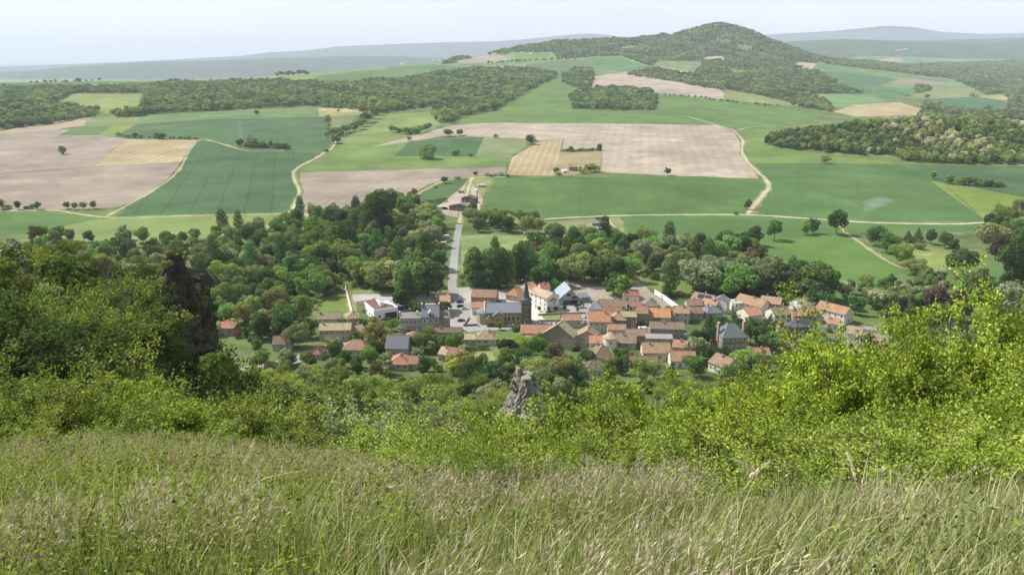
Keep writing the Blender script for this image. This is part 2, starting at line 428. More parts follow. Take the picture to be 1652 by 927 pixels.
# ------------------------------------------------------------------ the map: fields, roads, yards
CG1, CG2 = (0.060, 0.112, 0.050), (0.075, 0.130, 0.050)      # dark cereal
CB1, CB2 = (0.085, 0.155, 0.048), (0.105, 0.175, 0.050)         # bright cereal
CL1, CL2 = (0.135, 0.195, 0.070), (0.165, 0.220, 0.080)          # light meadow
CS1, CS2 = (0.245, 0.205, 0.170), (0.30, 0.252, 0.208)          # dry ploughed soil
CP1, CP2 = (0.38, 0.32, 0.255), (0.45, 0.385, 0.31)           # pale soil
CT1, CT2 = (0.34, 0.275, 0.16), (0.38, 0.315, 0.19)            # stubble, tan
CO1, CO2 = (0.175, 0.185, 0.09), (0.215, 0.205, 0.11)            # olive
CY1, CY2 = (0.145, 0.19, 0.055), (0.175, 0.21, 0.065)            # lime
A = angle_of
FIELDS = [
 # name, points in the photo, material args
 ('crop_field', [(-260,137),(-60,135),(170,131),(240,133),(130,145),(0,150),(-60,165),(-260,175)], (CG1, CB1)),
 ('crop_field', [(70,141),(167,135),(232,135),(150,143)], (CO1, CL1)),
 ('ploughed_field', [(228,137),(300,128.5),(445,123),(442,130),(300,140),(235,142)], (CS1, CO2)),
 ('crop_field', [(438,132),(452,126),(510,124),(495,132),(440,134)], (CY1, CY2)),
 ('crop_field', [(495,134),(512,123),(600,113),(650,114),(655,130),(560,134)], (CG2, CB1)),
 ('crop_field', [(600,118),(630,108),(700,104),(740,108),(860,111),(930,112),(920,122),(800,116),(655,126)], ((0.08,0.14,0.07), (0.095,0.155,0.07))),
 ('crop_field', [(735,104),(784,103),(850,104),(897,98),(960,94),(958,106),(930,112),(860,111)], ((0.085,0.14,0.075), (0.10,0.155,0.07))),
 ('ploughed_field', [(727,100.5),(784,89),(807,89),(826,96),(784,102.5)], (CS1, CS2)),
 ('ploughed_field', [(774,105),(850,104),(845,110),(790,110.5)], (CS1, CO2)),
 ('meadow_field', [(827,90),(885,87),(893,97),(837,99)], (CL1, CB2)),
 ('crop_field', [(950,112),(960,95),(1000,92),(1050,110),(1010,115)], ((0.08,0.18,0.09), CB1)),
 ('meadow_field', [(1045,107),(1085,108),(1120,120),(1100,122)], (CT1, CL2)),
 ('ploughed_field', [(955,141),(958,123),(1011,116),(1100,134),(1167,144),(1168,161),(1100,156),(1030,148)], (CP1, CS2), dict(rows=9, ang=A((1080,150),(1100,137)))),
 ('meadow_field', [(1167,144),(1230,155),(1302,173),(1168,161)], (CO2, CY2)),
 ('crop_field', [(727,203),(784,178),(840,150),(898,126),(925,139),(1000,148),(1060,150),(1167,162),(1300,175),(1345,186),(1250,205),(1185,210),(1100,201),(925,199),(800,198)],
      (CB1, CB2), dict(tram=60, tramamp=0.12, ang=A((900,196),(1250,196)), patchc=CL2, patch=0.25)),
 ('meadow_field', [(545,237),(580,205),(612,186),(711,179),(722,190),(697,212),(607,236),(550,239)], (CL1, CL2)),
 ('meadow_field', [(485,277),(524,247),(550,238),(607,235),(660,228),(768,252),(818,254),(816,269),(700,272),(550,277)], (CL1, CB2), dict(patchc=CL2)),
 ('pale_ploughed_field', [(600,237),(660,221),(727,203),(784,198),(925,199),(1100,201),(1160,202),(1184,214),(1198,231),(1195,247),(1224,288),(1100,284),(970,278),(972,245),(904,246),(910,224),(871,227),(848,224),(781,221),(717,219),(660,229)],
      (CS2, CP1), dict(rows=14, rowamp=0.10, ang=A((1000,270),(1010,215)), patchc=(0.50,0.44,0.36), patch=0.8)),
 ('stubble_field', [(909,224),(871,228),(826,254),(817,282),(892,285),(904,246)], (CT1, CT2), dict(rows=9, rowamp=0.22, ang=A((850,280),(875,230)))),
 ('stubble_field', [(904,246),(972,245),(969,262),(898,264)], (CT1, CO2), dict(rows=7, rowamp=0.1, ang=A((900,250),(960,250)))),
 ('farm_plot', [(898,264),(969,262),(970,278),(892,285)], (CO1, CT1)),
 ('crop_field', [(635,252),(660,229),(781,221),(767,252)], (CG1, (0.055,0.115,0.045))),
 ('meadow_field', [(781,221),(848,225),(850,236),(820,253),(767,252)], (CO1, (0.17,0.22,0.10))),
 ('ploughed_field', [(485,278),(816,269),(816,281),(700,288),(550,292),(484,291)], (CS1, CS2), dict(rows=7, ang=A((500,285),(700,280)), patchc=CO2, patch=0.5)),
 ('ploughed_field', [(484,291),(550,292),(722,287),(690,298),(660,315),(640,345),(470,347),(486,325),(490,308)], (CS1, CS2), dict(rows=9, ang=A((560,330),(600,300)), patchc=CP1, patch=0.3)),
 ('crop_field', [(676,313),(722,293),(755,287),(742,305),(710,331),(672,330)], (CG1, CG2), dict(tram=24, ang=A((700,320),(740,292)))),
 ('farm_yard', [(700,345),(710,330),(742,305),(758,287),(792,286),(782,320),(773,340),(752,352)], ((0.31,0.275,0.225), (0.36,0.315,0.26)), dict(patchc=CO2, patch=0.8, big=0.02)),
 ('meadow_field', [(765,287),(795,286),(786,318),(777,318),(768,305),(762,295)], (CY1, CO2), dict(big=0.03)),
 ('wheat_field', [(773,356),(782,320),(798,285),(892,286),(1100,284.5),(1226,290),(1235,300),(1204,345),(1100,346),(1000,347),(860,354),(800,353)],
      ((0.066,0.128,0.042), (0.080,0.145,0.046)), dict(tram=26, tramamp=0.1, ang=A((830,346),(850,292)), patchc=(0.12,0.18,0.055), patch=0.45)),
 ('ploughed_field', [(-260,222),(-60,218),(0,214),(90,207),(140,214),(205,224),(150,269),(0,280),(-260,292)], (CS1, CS2), dict(patchc=CP1, patch=0.6, rows=10, ang=A((0,270),(100,230)))),
 ('stubble_field', [(205,225),(320,226),(312,237),(298,261),(230,266),(150,269)], (CT1, CT2), dict(rows=12, rowamp=0.22, ang=A((200,262),(290,230)))),
 ('ploughed_field', [(-260,294),(0,281),(150,270),(298,262),(288,273),(262,296),(214,325),(185,335),(100,338),(0,341),(-260,352)], (CS1, CS2), dict(rows=8, rowamp=0.12, ang=A((0,310),(200,290)))),
 ('wheat_field', [(320,226),(340,228),(368,234),(408,242),(458,242),(521,247),(500,260),(478,268),(470,280),(476,300),(482,312),(476,330),(466,341),(420,344),(300,346),(188,349),(217,325),(264,296),(290,273),(302,250)],
      ((0.052,0.105,0.054), (0.062,0.118,0.05)), dict(tram=24, tramamp=0.3, ang=A((340,289),(366,237)))),
 ('wheat_field', [(187,220),(218,201),(334,193),(512,189),(530,190),(536,228),(521,246),(458,241),(408,241),(368,233),(332,222),(315,225),(205,224)],
      ((0.054,0.108,0.054), (0.07,0.125,0.05)), dict(tram=30, tramamp=0.15, ang=A((320,220),(420,195)))),
 ('meadow_field', [(158,218),(182,203),(221,200),(187,220)], (CY1, CY2)),
 ('crop_field', [(94,219),(112,210),(172,203),(182,203),(158,218)], (CG2, CB1)),
 ('crop_field', [(172,203),(232,187),(334,180),(440,176),(510,174),(513,188),(334,193),(218,200)], ((0.10,0.165,0.075), (0.12,0.185,0.07))),
 ('meadow_field', [(510,174),(592,176),(588,186),(512,188)], (CT2, CY2)),
 ('meadow_field', [(530,189),(572,187),(566,205),(545,220),(536,226)], (CO1, CL1)),
 ('ploughed_field', [(-60,217),(5,212),(50,200),(150,189),(135,203),(94,208),(0,215)], (CS2, CT1)),
 ('crop_field', [(140,192),(232,181),(222,196),(172,202),(135,204)], (CL1, CO1)),
 ('meadow_field', [(78,176),(117,153),(236,151),(234,178),(180,183)], (CL2, CY2), dict(patchc=CO1, patch=0.6, big=0.01)),
 ('meadow_field', [(1184,213),(1250,203),(1262,235),(1330,250),(1452,263),(1330,263),(1217,263),(1200,240)], (CB2, CL1)),
 ('wheat_field', [(1218,263),(1330,263),(1470,265),(1525,300),(1592,357),(1400,357),(1222,346),(1243,300),(1228,275)], ((0.062,0.125,0.048), (0.078,0.142,0.05)), dict(tram=30, tramamp=0.12, ang=A((1300,340),(1290,270)))),
 ('wheat_field', [(1470,265),(1652,268),(1900,272),(1900,372),(1652,318),(1560,300),(1525,300)], ((0.05,0.10,0.052), CG2)),
 ('meadow_field', [(1500,291),(1560,301),(1652,318),(1900,372),(1900,380),(1652,350),(1592,357)], (CY1, (0.15,0.225,0.045))),
 ('crop_field', [(1000,349),(1185,349),(1400,360),(1592,363),(1592,374),(1480,374),(1385,370),(1320,378),(1250,388),(1150,402),(1040,398),(1018,380)], ((0.066,0.135,0.045), CB1), dict(tram=24, tramamp=0.12, ang=A((1050,360),(1350,368)))),
 ('crop_field', [(1215,392),(1310,380),(1372,380),(1405,402),(1455,440),(1452,452),(1340,466),(1262,440)], (CB1, (0.09,0.165,0.045)), dict(tram=24, tramamp=0.1, ang=A((1270,400),(1400,450)))),
 ('crop_field', [(1340,468),(1452,454),(1500,440),(1652,415),(1900,420),(1900,500),(1340,500)], (CB1, (0.07,0.14,0.045)), dict(tram=24, tramamp=0.1, ang=A((1350,475),(1600,450)))),
 ('meadow_field', [(1455,396),(1540,402),(1530,415),(1525,440),(1500,440),(1480,420)], (CL2, CY2), dict(patchc=CT2, patch=0.6, big=0.03)),
 ('meadow_field', [(112,362),(190,351),(430,346),(470,348),(440,368),(330,384),(130,388),(60,380)], (CL1, CL2), dict(patchc=CO2, patch=0.4)),
 ('crop_field', [(-260,352),(-60,345),(60,342),(165,351),(112,362),(60,378),(-260,380)], (CB1, CG2)),
 ('meadow_field', [(743,380),(800,378),(870,383),(885,405),(790,415),(745,440)], (CL1, (0.21,0.28,0.13)), dict(patchc=CT2, patch=0.5, big=0.03)),
 ('meadow_field', [(870,358),(1000,350),(1012,385),(930,390),(880,382)], (CO2, CL1), dict(patchc=CT1, big=0.02)),
 ('meadow_field', [(498,512),(535,475),(562,468),(567,505),(520,512)], (CB2, CY1)),
 # village plots
 ('sports_ground', [(568,468),(722,468),(724,492),(640,500),(570,490)], (CO1, CL2), dict(big=0.04, patchc=CT2, patch=0.6)),
 ('gravel_court', [(566,475),(640,474),(642,486),(570,489)], ((0.33,0.32,0.32), (0.36,0.35,0.34)), dict(big=0.05)),
 ('gravel_lot', [(668,475),(700,473),(703,492),(680,494)], ((0.45,0.40,0.33), (0.40,0.36,0.30)), dict(big=0.05)),
 ('car_park', [(738,464),(845,460),(905,470),(960,495),(905,512),(760,500),(742,490)], ((0.36,0.345,0.33), (0.42,0.40,0.37)), dict(big=0.03)),
 ('lawn', [(770,475),(786,463),(799,466),(795,478),(780,481)], (CB2, CL2), dict(big=0.05)),
 ('ploughed_plot', [(905,470),(918,451),(967,449),(1000,487),(992,492),(925,492)], ((0.33,0.28,0.24), (0.37,0.32,0.27)), dict(rows=3, ang=A((950,490),(940,452)), patchc=CO1, patch=0.4, big=0.03)),
 ('ploughed_plot', [(1002,470),(1020,452),(1032,453),(1055,475),(1096,500),(1040,500),(1010,490)], ((0.31,0.27,0.23), (0.35,0.31,0.26)), dict(rows=3, ang=A((1040,480),(1025,455)), patchc=CO1, patch=0.3, big=0.03)),
 ('lawn', [(1037,455),(1120,452),(1240,480),(1245,492),(1120,480),(1070,476)], (CB2, CY1), dict(big=0.03)),
 ('lawn', [(868,508),(930,504),(928,514),(868,516)], (CL2, CY1), dict(big=0.05)),
 ('lawn', [(715,572),(792,566),(800,580),(742,588)], (CL2, CT1), dict(big=0.05)),
 ('lawn', [(752,515),(772,510),(774,522),(748,524)], (CT2, CO2), dict(big=0.05)),
 # the valley beyond, on the right
 ('crop_field', [(1287,113),(1331,104),(1430,116),(1531,127),(1531,134),(1450,126),(1360,116),(1325,113)], ((0.10,0.18,0.07), (0.115,0.19,0.065))),
 ('crop_field', [(1318,114),(1360,116),(1450,127),(1434,134),(1408,141),(1404,152),(1372,146),(1330,122)], ((0.065,0.13,0.065), (0.07,0.14,0.06))),
 ('ploughed_field', [(1434,134),(1462,126),(1525,134),(1520,139),(1440,137)], (CO2, CS1)),
 ('crop_field', [(1301,157),(1320,152),(1400,151),(1432,165),(1440,172),(1352,175)], ((0.11,0.21,0.10), (0.13,0.23,0.085))),
 ('stubble_field', [(1344,180),(1380,169),(1450,165),(1487,176),(1480,186),(1380,188)], (CT2, CT1), dict(rows=14, ang=A((1360,180),(1470,172)))),
 ('crop_field', [(1404,146),(1432,141),(1475,143),(1476,152),(1440,160),(1425,158)], ((0.075,0.18,0.085), CB1)),
 ('meadow_field', [(1455,158),(1515,142),(1580,146),(1588,154),(1520,160)], (CL1, CO2)),
 ('crop_field', [(1470,161),(1565,157),(1622,163),(1620,177),(1569,182),(1494,167)], ((0.055,0.13,0.075), (0.065,0.145,0.07))),
 ('meadow_field', [(1575,155),(1615,152),(1635,162),(1620,163)], (CL2, CT1)),
 ('crop_field', [(1388,90),(1435,87),(1522,97),(1470,104),(1410,97)], ((0.09,0.19,0.11), (0.10,0.2,0.10))),
 ('stubble_field', [(1410,97),(1450,92),(1458,99),(1430,100)], (CT2, CO2)),
 ('stubble_field', [(1277,109),(1287,100),(1318,103),(1310,112)], (CP1, CT2)),
 ('stubble_field', [(1134,92),(1165,91),(1174,99),(1140,97)], (CT2, CP1)),
 ('ploughed_field', [(1640,195),(1700,190),(1900,200),(1900,215),(1642,202)], (CS2, CP1)),
 ('crop_field', [(1625,212),(1700,203),(1900,215),(1900,235),(1645,228)], ((0.07,0.18,0.10), (0.08,0.19,0.09))),
]
ROADS = [
 ('farm_track', [(546,222),(541,230),(534,240),(522,247),(508,256),(484,268),(474,277),(474,288),(482,306),(479,326),(468,342),(452,352),(430,366)], 4.5, 'dirt'),
 ('farm_track', [(-120,342),(75,339),(120,344),(185,351),(300,348),(440,345),(470,343),(500,348)], 3.0, 'dirt'),
 ('farm_track', [(170,350),(188,340),(216,325),(263,297),(289,274),(301,252),(318,228),(336,226)], 2.2, 'dirt'),
 ('farm_track', [(336,226),(368,235),(400,243),(458,244)], 3.0, 'dirt'),
 ('farm_track', [(816,286),(790,285),(762,286),(722,289),(690,304),(672,314)], 3.0, 'dirt'),
 ('farm_track', [(762,286),(757,300),(752,315),(745,340),(741,360)], 5.0, 'dirt'),
 ('road', [(741,362),(737,385),(734,405),(731,435),(730,460),(733,485),(737,505),(737,520)], 5.6, 'road'),
 ('farm_track', [(1110,188),(1160,203),(1184,211),(1198,228),(1197,246),(1212,268),(1234,288),(1240,302),(1222,325),(1206,345)], 6.0, 'dirt'),
 ('farm_track', [(1189,211),(1210,205),(1250,203)], 3.0, 'dirt'),
 ('gravel_road', [(845,357),(900,352),(1000,347.5),(1120,346),(1210,346.5),(1300,352),(1400,358.5),(1500,361),(1570,360),(1652,352),(1800,344)], 4.0, 'pale'),
 ('farm_track', [(1362,360),(1360,372),(1375,382),(1400,400),(1430,420),(1455,432)], 1.8, 'dirt'),
 ('farm_track', [(980,352),(995,372),(1005,385),(1000,395)], 2.5, 'dirt'),
 ('village_street', [(380,595),(470,582),(512,566),(560,552),(600,548),(644,545),(690,542),(722,535),(760,530),(827,526),(870,524),(915,523),(945,525),(985,528),(1040,530),(1090,534)], 8.5, 'road'),
 ('village_street', [(946,470),(947,505),(948,530),(948,560),(945,590)], 6.5, 'road'),
 ('village_square', [(735,490),(738,520),(745,532)], 22.0, 'road'),
 ('village_street', [(860,478),(862,500),(866,520)], 9.0, 'pave'),
 ('village_street', [(880,498),(915,497),(950,503),(985,506)], 8.0, 'road'),
 ('garden_path', [(556,460),(562,480),(568,505)], 3.0, 'pale'),
 ('village_street', [(1040,530),(1100,540),(1190,560),(1300,566),(1420,545),(1560,540)], 6.0, 'road'),
 ('village_street', [(1130,515),(1180,508),(1230,520),(1330,524),(1420,530)], 5.5, 'road'),
]
del A

MARGINS = [([(-60,282),(0,280),(150,270),(298,262)], 2.2), ([(484,277),(650,273),(817,269)], 3.0), ([(187,219),(334,193),(512,188.5)], 3), ([(320,226),(300,252),(264,296),(217,325),(188,348)], 2.0),
 ([(1218,262),(1330,263),(1470,265),(1700,268)], 3), ([(797,284),(1100,284.5),(1228,290)], 4.5), ([(773,355),(782,320),(797,285)], 3.5), ([(560,239),(700,214)], 2), ([(1340,467),(1400,462),(1452,453)], 1.6), ([(660,229),(781,221),(850,225)], 3),
 ([(1525,298),(1590,356)], 2), ([(727,202),(925,199),(1160,202)], 3), ([(188,349),(300,346),(466,342)], 2), ([(904,246),(909,224)], 2), ([(635,252),(767,252),(818,254)], 2.5), ([(512,174),(513,188)], 3), ([(440,176),(334,193)], 2), ([(484,292),(700,287)], 1.8)]
def resample(pts, closed, step=9.0):
    out = []
    n = len(pts)
    for i in range(n if closed else n - 1):
        a = pts[i]; b = pts[(i + 1) % n]
        k = max(1, int(math.dist(a, b) / step))
        for j in range(k): out.append((a[0] + (b[0] - a[0]) * j / k, a[1] + (b[1] - a[1]) * j / k))
    if not closed: out.append(pts[-1])
    return out

def smooth_line(pts):
    """Catmull-Rom through the points"""
    out = []
    for i in range(len(pts) - 1):
        p0 = pts[max(i - 1, 0)]; p1 = pts[i]; p2 = pts[i + 1]; p3 = pts[min(i + 2, len(pts) - 1)]
        k = max(2, int(math.dist(p1, p2) / 5))
        for j in range(k):
            t = j / k
            out.append(tuple(0.5 * (2 * p1[c] + (p2[c] - p0[c]) * t + (2*p0[c] - 5*p1[c] + 4*p2[c] - p3[c]) * t * t + (3*p1[c] - p0[c] - 3*p2[c] + p3[c]) * t ** 3) for c in (0, 1)))
    out.append(pts[-1])
    return out

def pip(poly, X, Y):
    poly = np.asarray(poly); inside = np.zeros(len(X), bool)
    x0, y0 = poly.min(0)[:2]; x1, y1 = poly.max(0)[:2]
    idx = np.nonzero((X >= x0) & (X <= x1) & (Y >= y0) & (Y <= y1))[0]
    if not len(idx): return inside
    xs, ys = X[idx], Y[idx]; r = np.zeros(len(idx), bool)
    n = len(poly)
    for i in range(n):
        xa, ya = poly[i][:2]; xb, yb = poly[(i + 1) % n][:2]
        if ya == yb: continue
        c = ((ya > ys) != (yb > ys)) & (xs < (xb - xa) * (ys - ya) / (yb - ya) + xa)
        r ^= c
    inside[idx] = r
    return inside

REG = []        # (name, world polygon, material)
for f in FIELDS:
    kw = f[3] if len(f) > 3 else {}
    w = at(*zip(*resample(f[1], True)))[:, :2]
    REG.append((f[0], w, ('field', f[2], kw)))
ROADW = []
for name, pts, wd, kind in [(a, b, c * .66 + 3.2, 'verge') for a, b, c, d in ROADS if d in ('dirt', 'pale')] + [('field_margin', a, b, 'margin') for a, b in MARGINS] + ROADS:
    verge = kind == 'verge'
    if verge: name = 'grass_verge'
    elif kind in ('dirt', 'pale'): wd = wd * .66
    c = at(*zip(*smooth_line(pts)))[:, :2]
    keep = [0]
    for i in range(1, len(c)):
        if np.hypot(*(c[i] - c[keep[-1]])) > max(2.0, wd * 0.5): keep.append(i)
    c = c[keep]
    d = np.gradient(c, axis=0); d /= np.maximum(np.hypot(d[:, 0], d[:, 1]), 1e-6)[:, None]
    rgv = np.random.default_rng(len(c)); wv = 1 + (.22 if kind != 'road' else .05) * rgv.normal(0, 1, (2, len(c), 1)).clip(-1.5, 1.5) * (1.5 if verge else 1)
    n = np.stack([-d[:, 1], d[:, 0]], 1) * wd / 2
    poly = np.vstack([c + n * wv[0], (c - n * wv[1])[::-1]])
    REG.append((name, poly, ('road', kind)))
    if not verge and kind != 'margin': ROADW.append((c, wd))

gp = []
rows_y = [-60, -40, -25, -12, -5] + list(np.arange(0, 24, 0.8)) + list(np.arange(24, 60, 2.0)) + list(np.exp(np.arange(math.log(60), math.log(9500), 0.027))) + [12000, 16000, 24000, 38000]
for k, y in enumerate(rows_y):
    w = 25 + max(y, 0) * 1.05
    nn = 90 if y > 24 else 60
    for j in range(nn):
        x = -w + 2 * w * (j + (0.5 if k % 2 else 0) * (0 < j < nn - 1)) / (nn - 1)
        gp.append((x, y))
verts = [Vector(p) for p in gp]; edges = []
for _, poly, _m in REG:
    b = len(verts)
    verts += [Vector(p) for p in poly]
    n = len(poly)
    edges += [(b + i, b + (i + 1) % n) for i in range(n)]
cv, ce, cf, *_ = delaunay_2d_cdt(verts, edges, [], 0, 0.02)
CV = np.array([(v.x, v.y) for v in cv]); CF = np.array(cf)
CZ = hz(CV[:, 0], CV[:, 1])
cen = CV[CF].mean(1)
e1 = CV[CF[:, 1]] - CV[CF[:, 0]]; e2 = CV[CF[:, 2]] - CV[CF[:, 0]]
area = e1[:, 0] * e2[:, 1] - e1[:, 1] * e2[:, 0]
CF[area < 0] = CF[area < 0][:, ::-1]
owner = np.full(len(CF), -1)
for i, (_, poly, _m) in enumerate(REG): owner[pip(poly, cen[:, 0], cen[:, 1])] = i

M_GROUND = field_mat('valley_grass', (0.085, 0.13, 0.045), (0.12, 0.165, 0.06), patchc=(0.26, 0.235, 0.165), patch=0.9, big=0.03, fine=0.2)
M_HILL = field_mat('hillside_turf', (0.07, 0.11, 0.035), (0.11, 0.14, 0.05), patchc=(0.17, 0.15, 0.09), patch=0.6, big=0.15, fine=0.25)
M_FARG = field_mat('distant_farmland', (0.11, 0.19, 0.09), (0.15, 0.22, 0.10), patchc=(0.30, 0.26, 0.18), patch=0.7, big=0.004, fine=0.15)
RM = {'margin': field_mat('weedy_margin', (0.085, 0.125, 0.045), (0.16, 0.17, 0.08), big=0.08, fine=.25, patchc=(0.06, 0.09, 0.035), patch=.7),
      'verge': field_mat('rough_verge', (0.15, 0.19, 0.07), (0.22, 0.23, 0.11), big=0.06, fine=.2, patchc=(0.10, 0.14, 0.05), patch=.7),
      'dirt': field_mat('track_gravel', (0.40, 0.36, 0.27), (0.34, 0.31, 0.22), big=0.05, patchc=(0.25, 0.27, 0.14), patch=0.4),
      'pale': field_mat('pale_gravel', (0.47, 0.45, 0.39), (0.42, 0.40, 0.35), big=0.05),
      'road': field_mat('worn_asphalt', (0.27, 0.265, 0.26), (0.31, 0.305, 0.30), big=0.08, patchc=(0.20, 0.20, 0.20), patch=0.5, fine=0.05),
      'pave': field_mat('light_paving', (0.48, 0.46, 0.42), (0.52, 0.50, 0.46), big=0.1, fine=0.04)}
def sub_mesh(name, sel, mat):
    f = CF[sel]
    if not len(f): return None
    u, inv = np.unique(f.ravel(), return_inverse=True)
    V = np.column_stack([CV[u], CZ[u]])
    me = np_mesh(name, V, inv.reshape(-1, 3))
    me.polygons.foreach_set('use_smooth', np.ones(len(f), bool))
    return tag(link(name, me, None, [mat]), kind='structure')
sub_mesh('hillside', (owner == -1) & (cen[:, 1] < 330), M_HILL)
sub_mesh('ground', (owner == -1) & (cen[:, 1] >= 330) & (cen[:, 1] < 3000), M_GROUND)
sub_mesh('far_ground', (owner == -1) & (cen[:, 1] >= 3000), M_FARG)
_mc = {}
for i, (name, poly, m) in enumerate(REG):
    if m[0] == 'road': mat = RM[m[1]]
    else: mat = field_mat(name, *m[1], **m[2])
    sub_mesh(name, owner == i, mat)

# distant ranges, each a long ridge with real depth
def hill_range(name, y0, half, base, sky_pts, mat, seed, px0=-420):
    rg = np.random.default_rng(seed)
    pxs = np.arange(px0, 2080, 5.0)
    row = np.interp(pxs, [p[0] for p in sky_pts], [p[1] for p in sky_pts])
    k = np.exp(-np.linspace(-2, 2, 9) ** 2); k /= k.sum()
    row = np.convolve(np.pad(row, 4, mode='edge'), k, 'valid')
    row = row + 0.25 * np.convolve(rg.normal(0, 1, len(row) + 4), np.ones(5) / 5, 'valid')
    crest = np.maximum(HC - slope(row) * y0, base - 40)
    ax = (pxs - CX) / F / 1.033
    T = np.linspace(-1, 1, 19); prof = np.cos(T * math.pi / 2) ** 1.5
    V = []
    for j, t in enumerate(T):
        y = y0 + t * half
        spur = 1 + 0.22 * np.sin(pxs / 37.0 + seed) * (1 - prof[j]) * np.sin(t * 5) + 0.10 * np.sin(pxs / 13.0 + 3 * seed + t * 6) * (1 - prof[j])
        z = base + (crest - base) * prof[j] * (spur if prof[j] < 0.98 else 1)
        V.append(np.column_stack([ax * y0 * (1 + t * half / y0 * 0.5), np.full(len(pxs), y), z]))
    n = len(pxs); V = np.vstack(V)
    Fc = [(j * n + i, j * n + i + 1, (j + 1) * n + i + 1, (j + 1) * n + i) for j in range(len(T) - 1) for i in range(n - 1)]
    me = np_mesh(name, V, np.array(Fc)); me.polygons.foreach_set('use_smooth', np.ones(len(Fc), bool))
    return tag(link(name, me, None, [mat]), kind='structure')
M_RANGE = field_mat('distant_woods', (0.045, 0.065, 0.055), (0.065, 0.09, 0.07), patchc=(0.20, 0.205, 0.16), patch=0.8, big=0.0035, fine=0.3)
M_RANGE2 = field_mat('near_range_woods', (0.05, 0.078, 0.045), (0.065, 0.10, 0.055), patchc=(0.12, 0.18, 0.08), patch=0.5, big=0.004, fine=0.3)
hill_range('hills', 17500, 3000, -60, [(-420,116),(0,108),(133,103),(267,97),(400,90),(430,85),(500,81),(550,75),(600,73),(660,70.5),(700,69),(750,68),(800,67),(850,63),(900,58),(940,54),(975,56),(1000,60),(1100,62),(1220,57),(1334,50),(1380,46),(1418,42),(1451,43),(1501,51),(1568,55),(1652,53),(1800,50),(2080,60)], M_RANGE, 3)
hill_range('hills', 10500, 2600, -75, [(-420,122),(0,116),(57,114),(134,106),(234,100),(368,97),(435,94),(550,91),(650,91),(760,96),(900,100),(1150,96),(1260,72),(1350,66),(1450,66),(1530,64),(1600,62),(1652,60),(1800,62),(2080,66)], M_RANGE, 5)
hill_range('hills', 8300, 1300, 30, [(1060,150),(1120,125),(1220,78),(1267,67),(1350,63),(1420,65),(1500,68),(1560,70),(1652,68),(1800,70),(2080,76)], M_RANGE2, 8, 1060)
#@@PART2
# ------------------------------------------------------------------ tree crowns
def quads_mesh(name, P, N, size, rng, fold=0.0, aspect=1.0):
    """leaf clumps: one small pointed face at each point P, facing N"""
    n = len(P)
    N = N / np.maximum(np.linalg.norm(N, axis=1), 1e-6)[:, None]
    R = rng.normal(0, 1, (n, 3)); T = np.cross(N, R); T /= np.maximum(np.linalg.norm(T, axis=1), 1e-6)[:, None]
    B = np.cross(N, T)
    s = size * rng.uniform(0.6, 1.35, n)[:, None] if np.isscalar(size) else (size * rng.uniform(0.7, 1.3, n))[:, None]
    a = aspect
    V = np.stack([P - T * s, P + B * s * 0.62 * a + N * s * fold, P + T * s, P - B * s * 0.62 * a + N * s * fold], 1).reshape(-1, 3)
    return np_mesh(name, V, np.arange(4 * n).reshape(-1, 4))

def crown_points(shape, n, rng):
    K = {'poplar': 26, 'conifer': 26, 'bush': 13, 'pine': 14}.get(shape, 30)
    L = []
    for i in range(K):
        d = rng.normal(0, 1, 3); d /= np.linalg.norm(d)
        r = rng.uniform(0.45, 0.85)
        if shape == 'broad':  c = np.array([0, 0, .57]) + d * r * rng.uniform(.85, 1.2) * np.array([.38, .38, .35]); q = rng.uniform(.07, .17)
        elif shape == 'oval': c = np.array([0, 0, .54]) + d * r * rng.uniform(.85, 1.15) * np.array([.27, .27, .42]); q = rng.uniform(.06, .15)
        elif shape == 'poplar':
            h = (i + .5) / K; w = .13 * math.sin(math.pi * min(1, h * .92 + .1)) ** .6
            t = i * 2.4; c = np.array([math.cos(t) * w, math.sin(t) * w, .08 + .88 * h]); q = rng.uniform(.06, .10)
        elif shape == 'conifer':
            h = (i + .5) / K; w = .24 * (1 - h) ; t = i * 2.4
            c = np.array([math.cos(t) * w, math.sin(t) * w, .07 + .87 * h]); q = .035 + .10 * (1 - h)
        elif shape == 'pine': c = np.array([0, 0, .72]) + d * r * np.array([.42, .42, .17]); q = rng.uniform(.09, .15)
        elif shape == 'ragged': c = np.array([0, 0, .55]) + d * rng.uniform(.5, 1.1) * np.array([.32, .32, .38]); q = rng.uniform(.08, .15)
        else: c = np.array([0, 0, .42]) + d * r * np.array([.42, .42, .36]); q = rng.uniform(.17, .27)
        L.append((c, q))
    Cc = np.array([l[0] for l in L]); Q = np.array([l[1] for l in L])
    k = rng.choice(K, n * 2, p=Q ** 2 / (Q ** 2).sum())
    d = rng.normal(0, 1, (n * 2, 3)); d /= np.linalg.norm(d, axis=1)[:, None]
    P = Cc[k] + d * Q[k][:, None] * rng.uniform(.82, 1.08, n * 2)[:, None]
    dist = np.linalg.norm(P[:, None] - Cc[None], axis=2) / Q[None]
    keep = (dist.min(1) > .72) & (P[:, 2] > 0.01)
    P = P[keep][:n]; d = d[keep][:n]
    return P, d

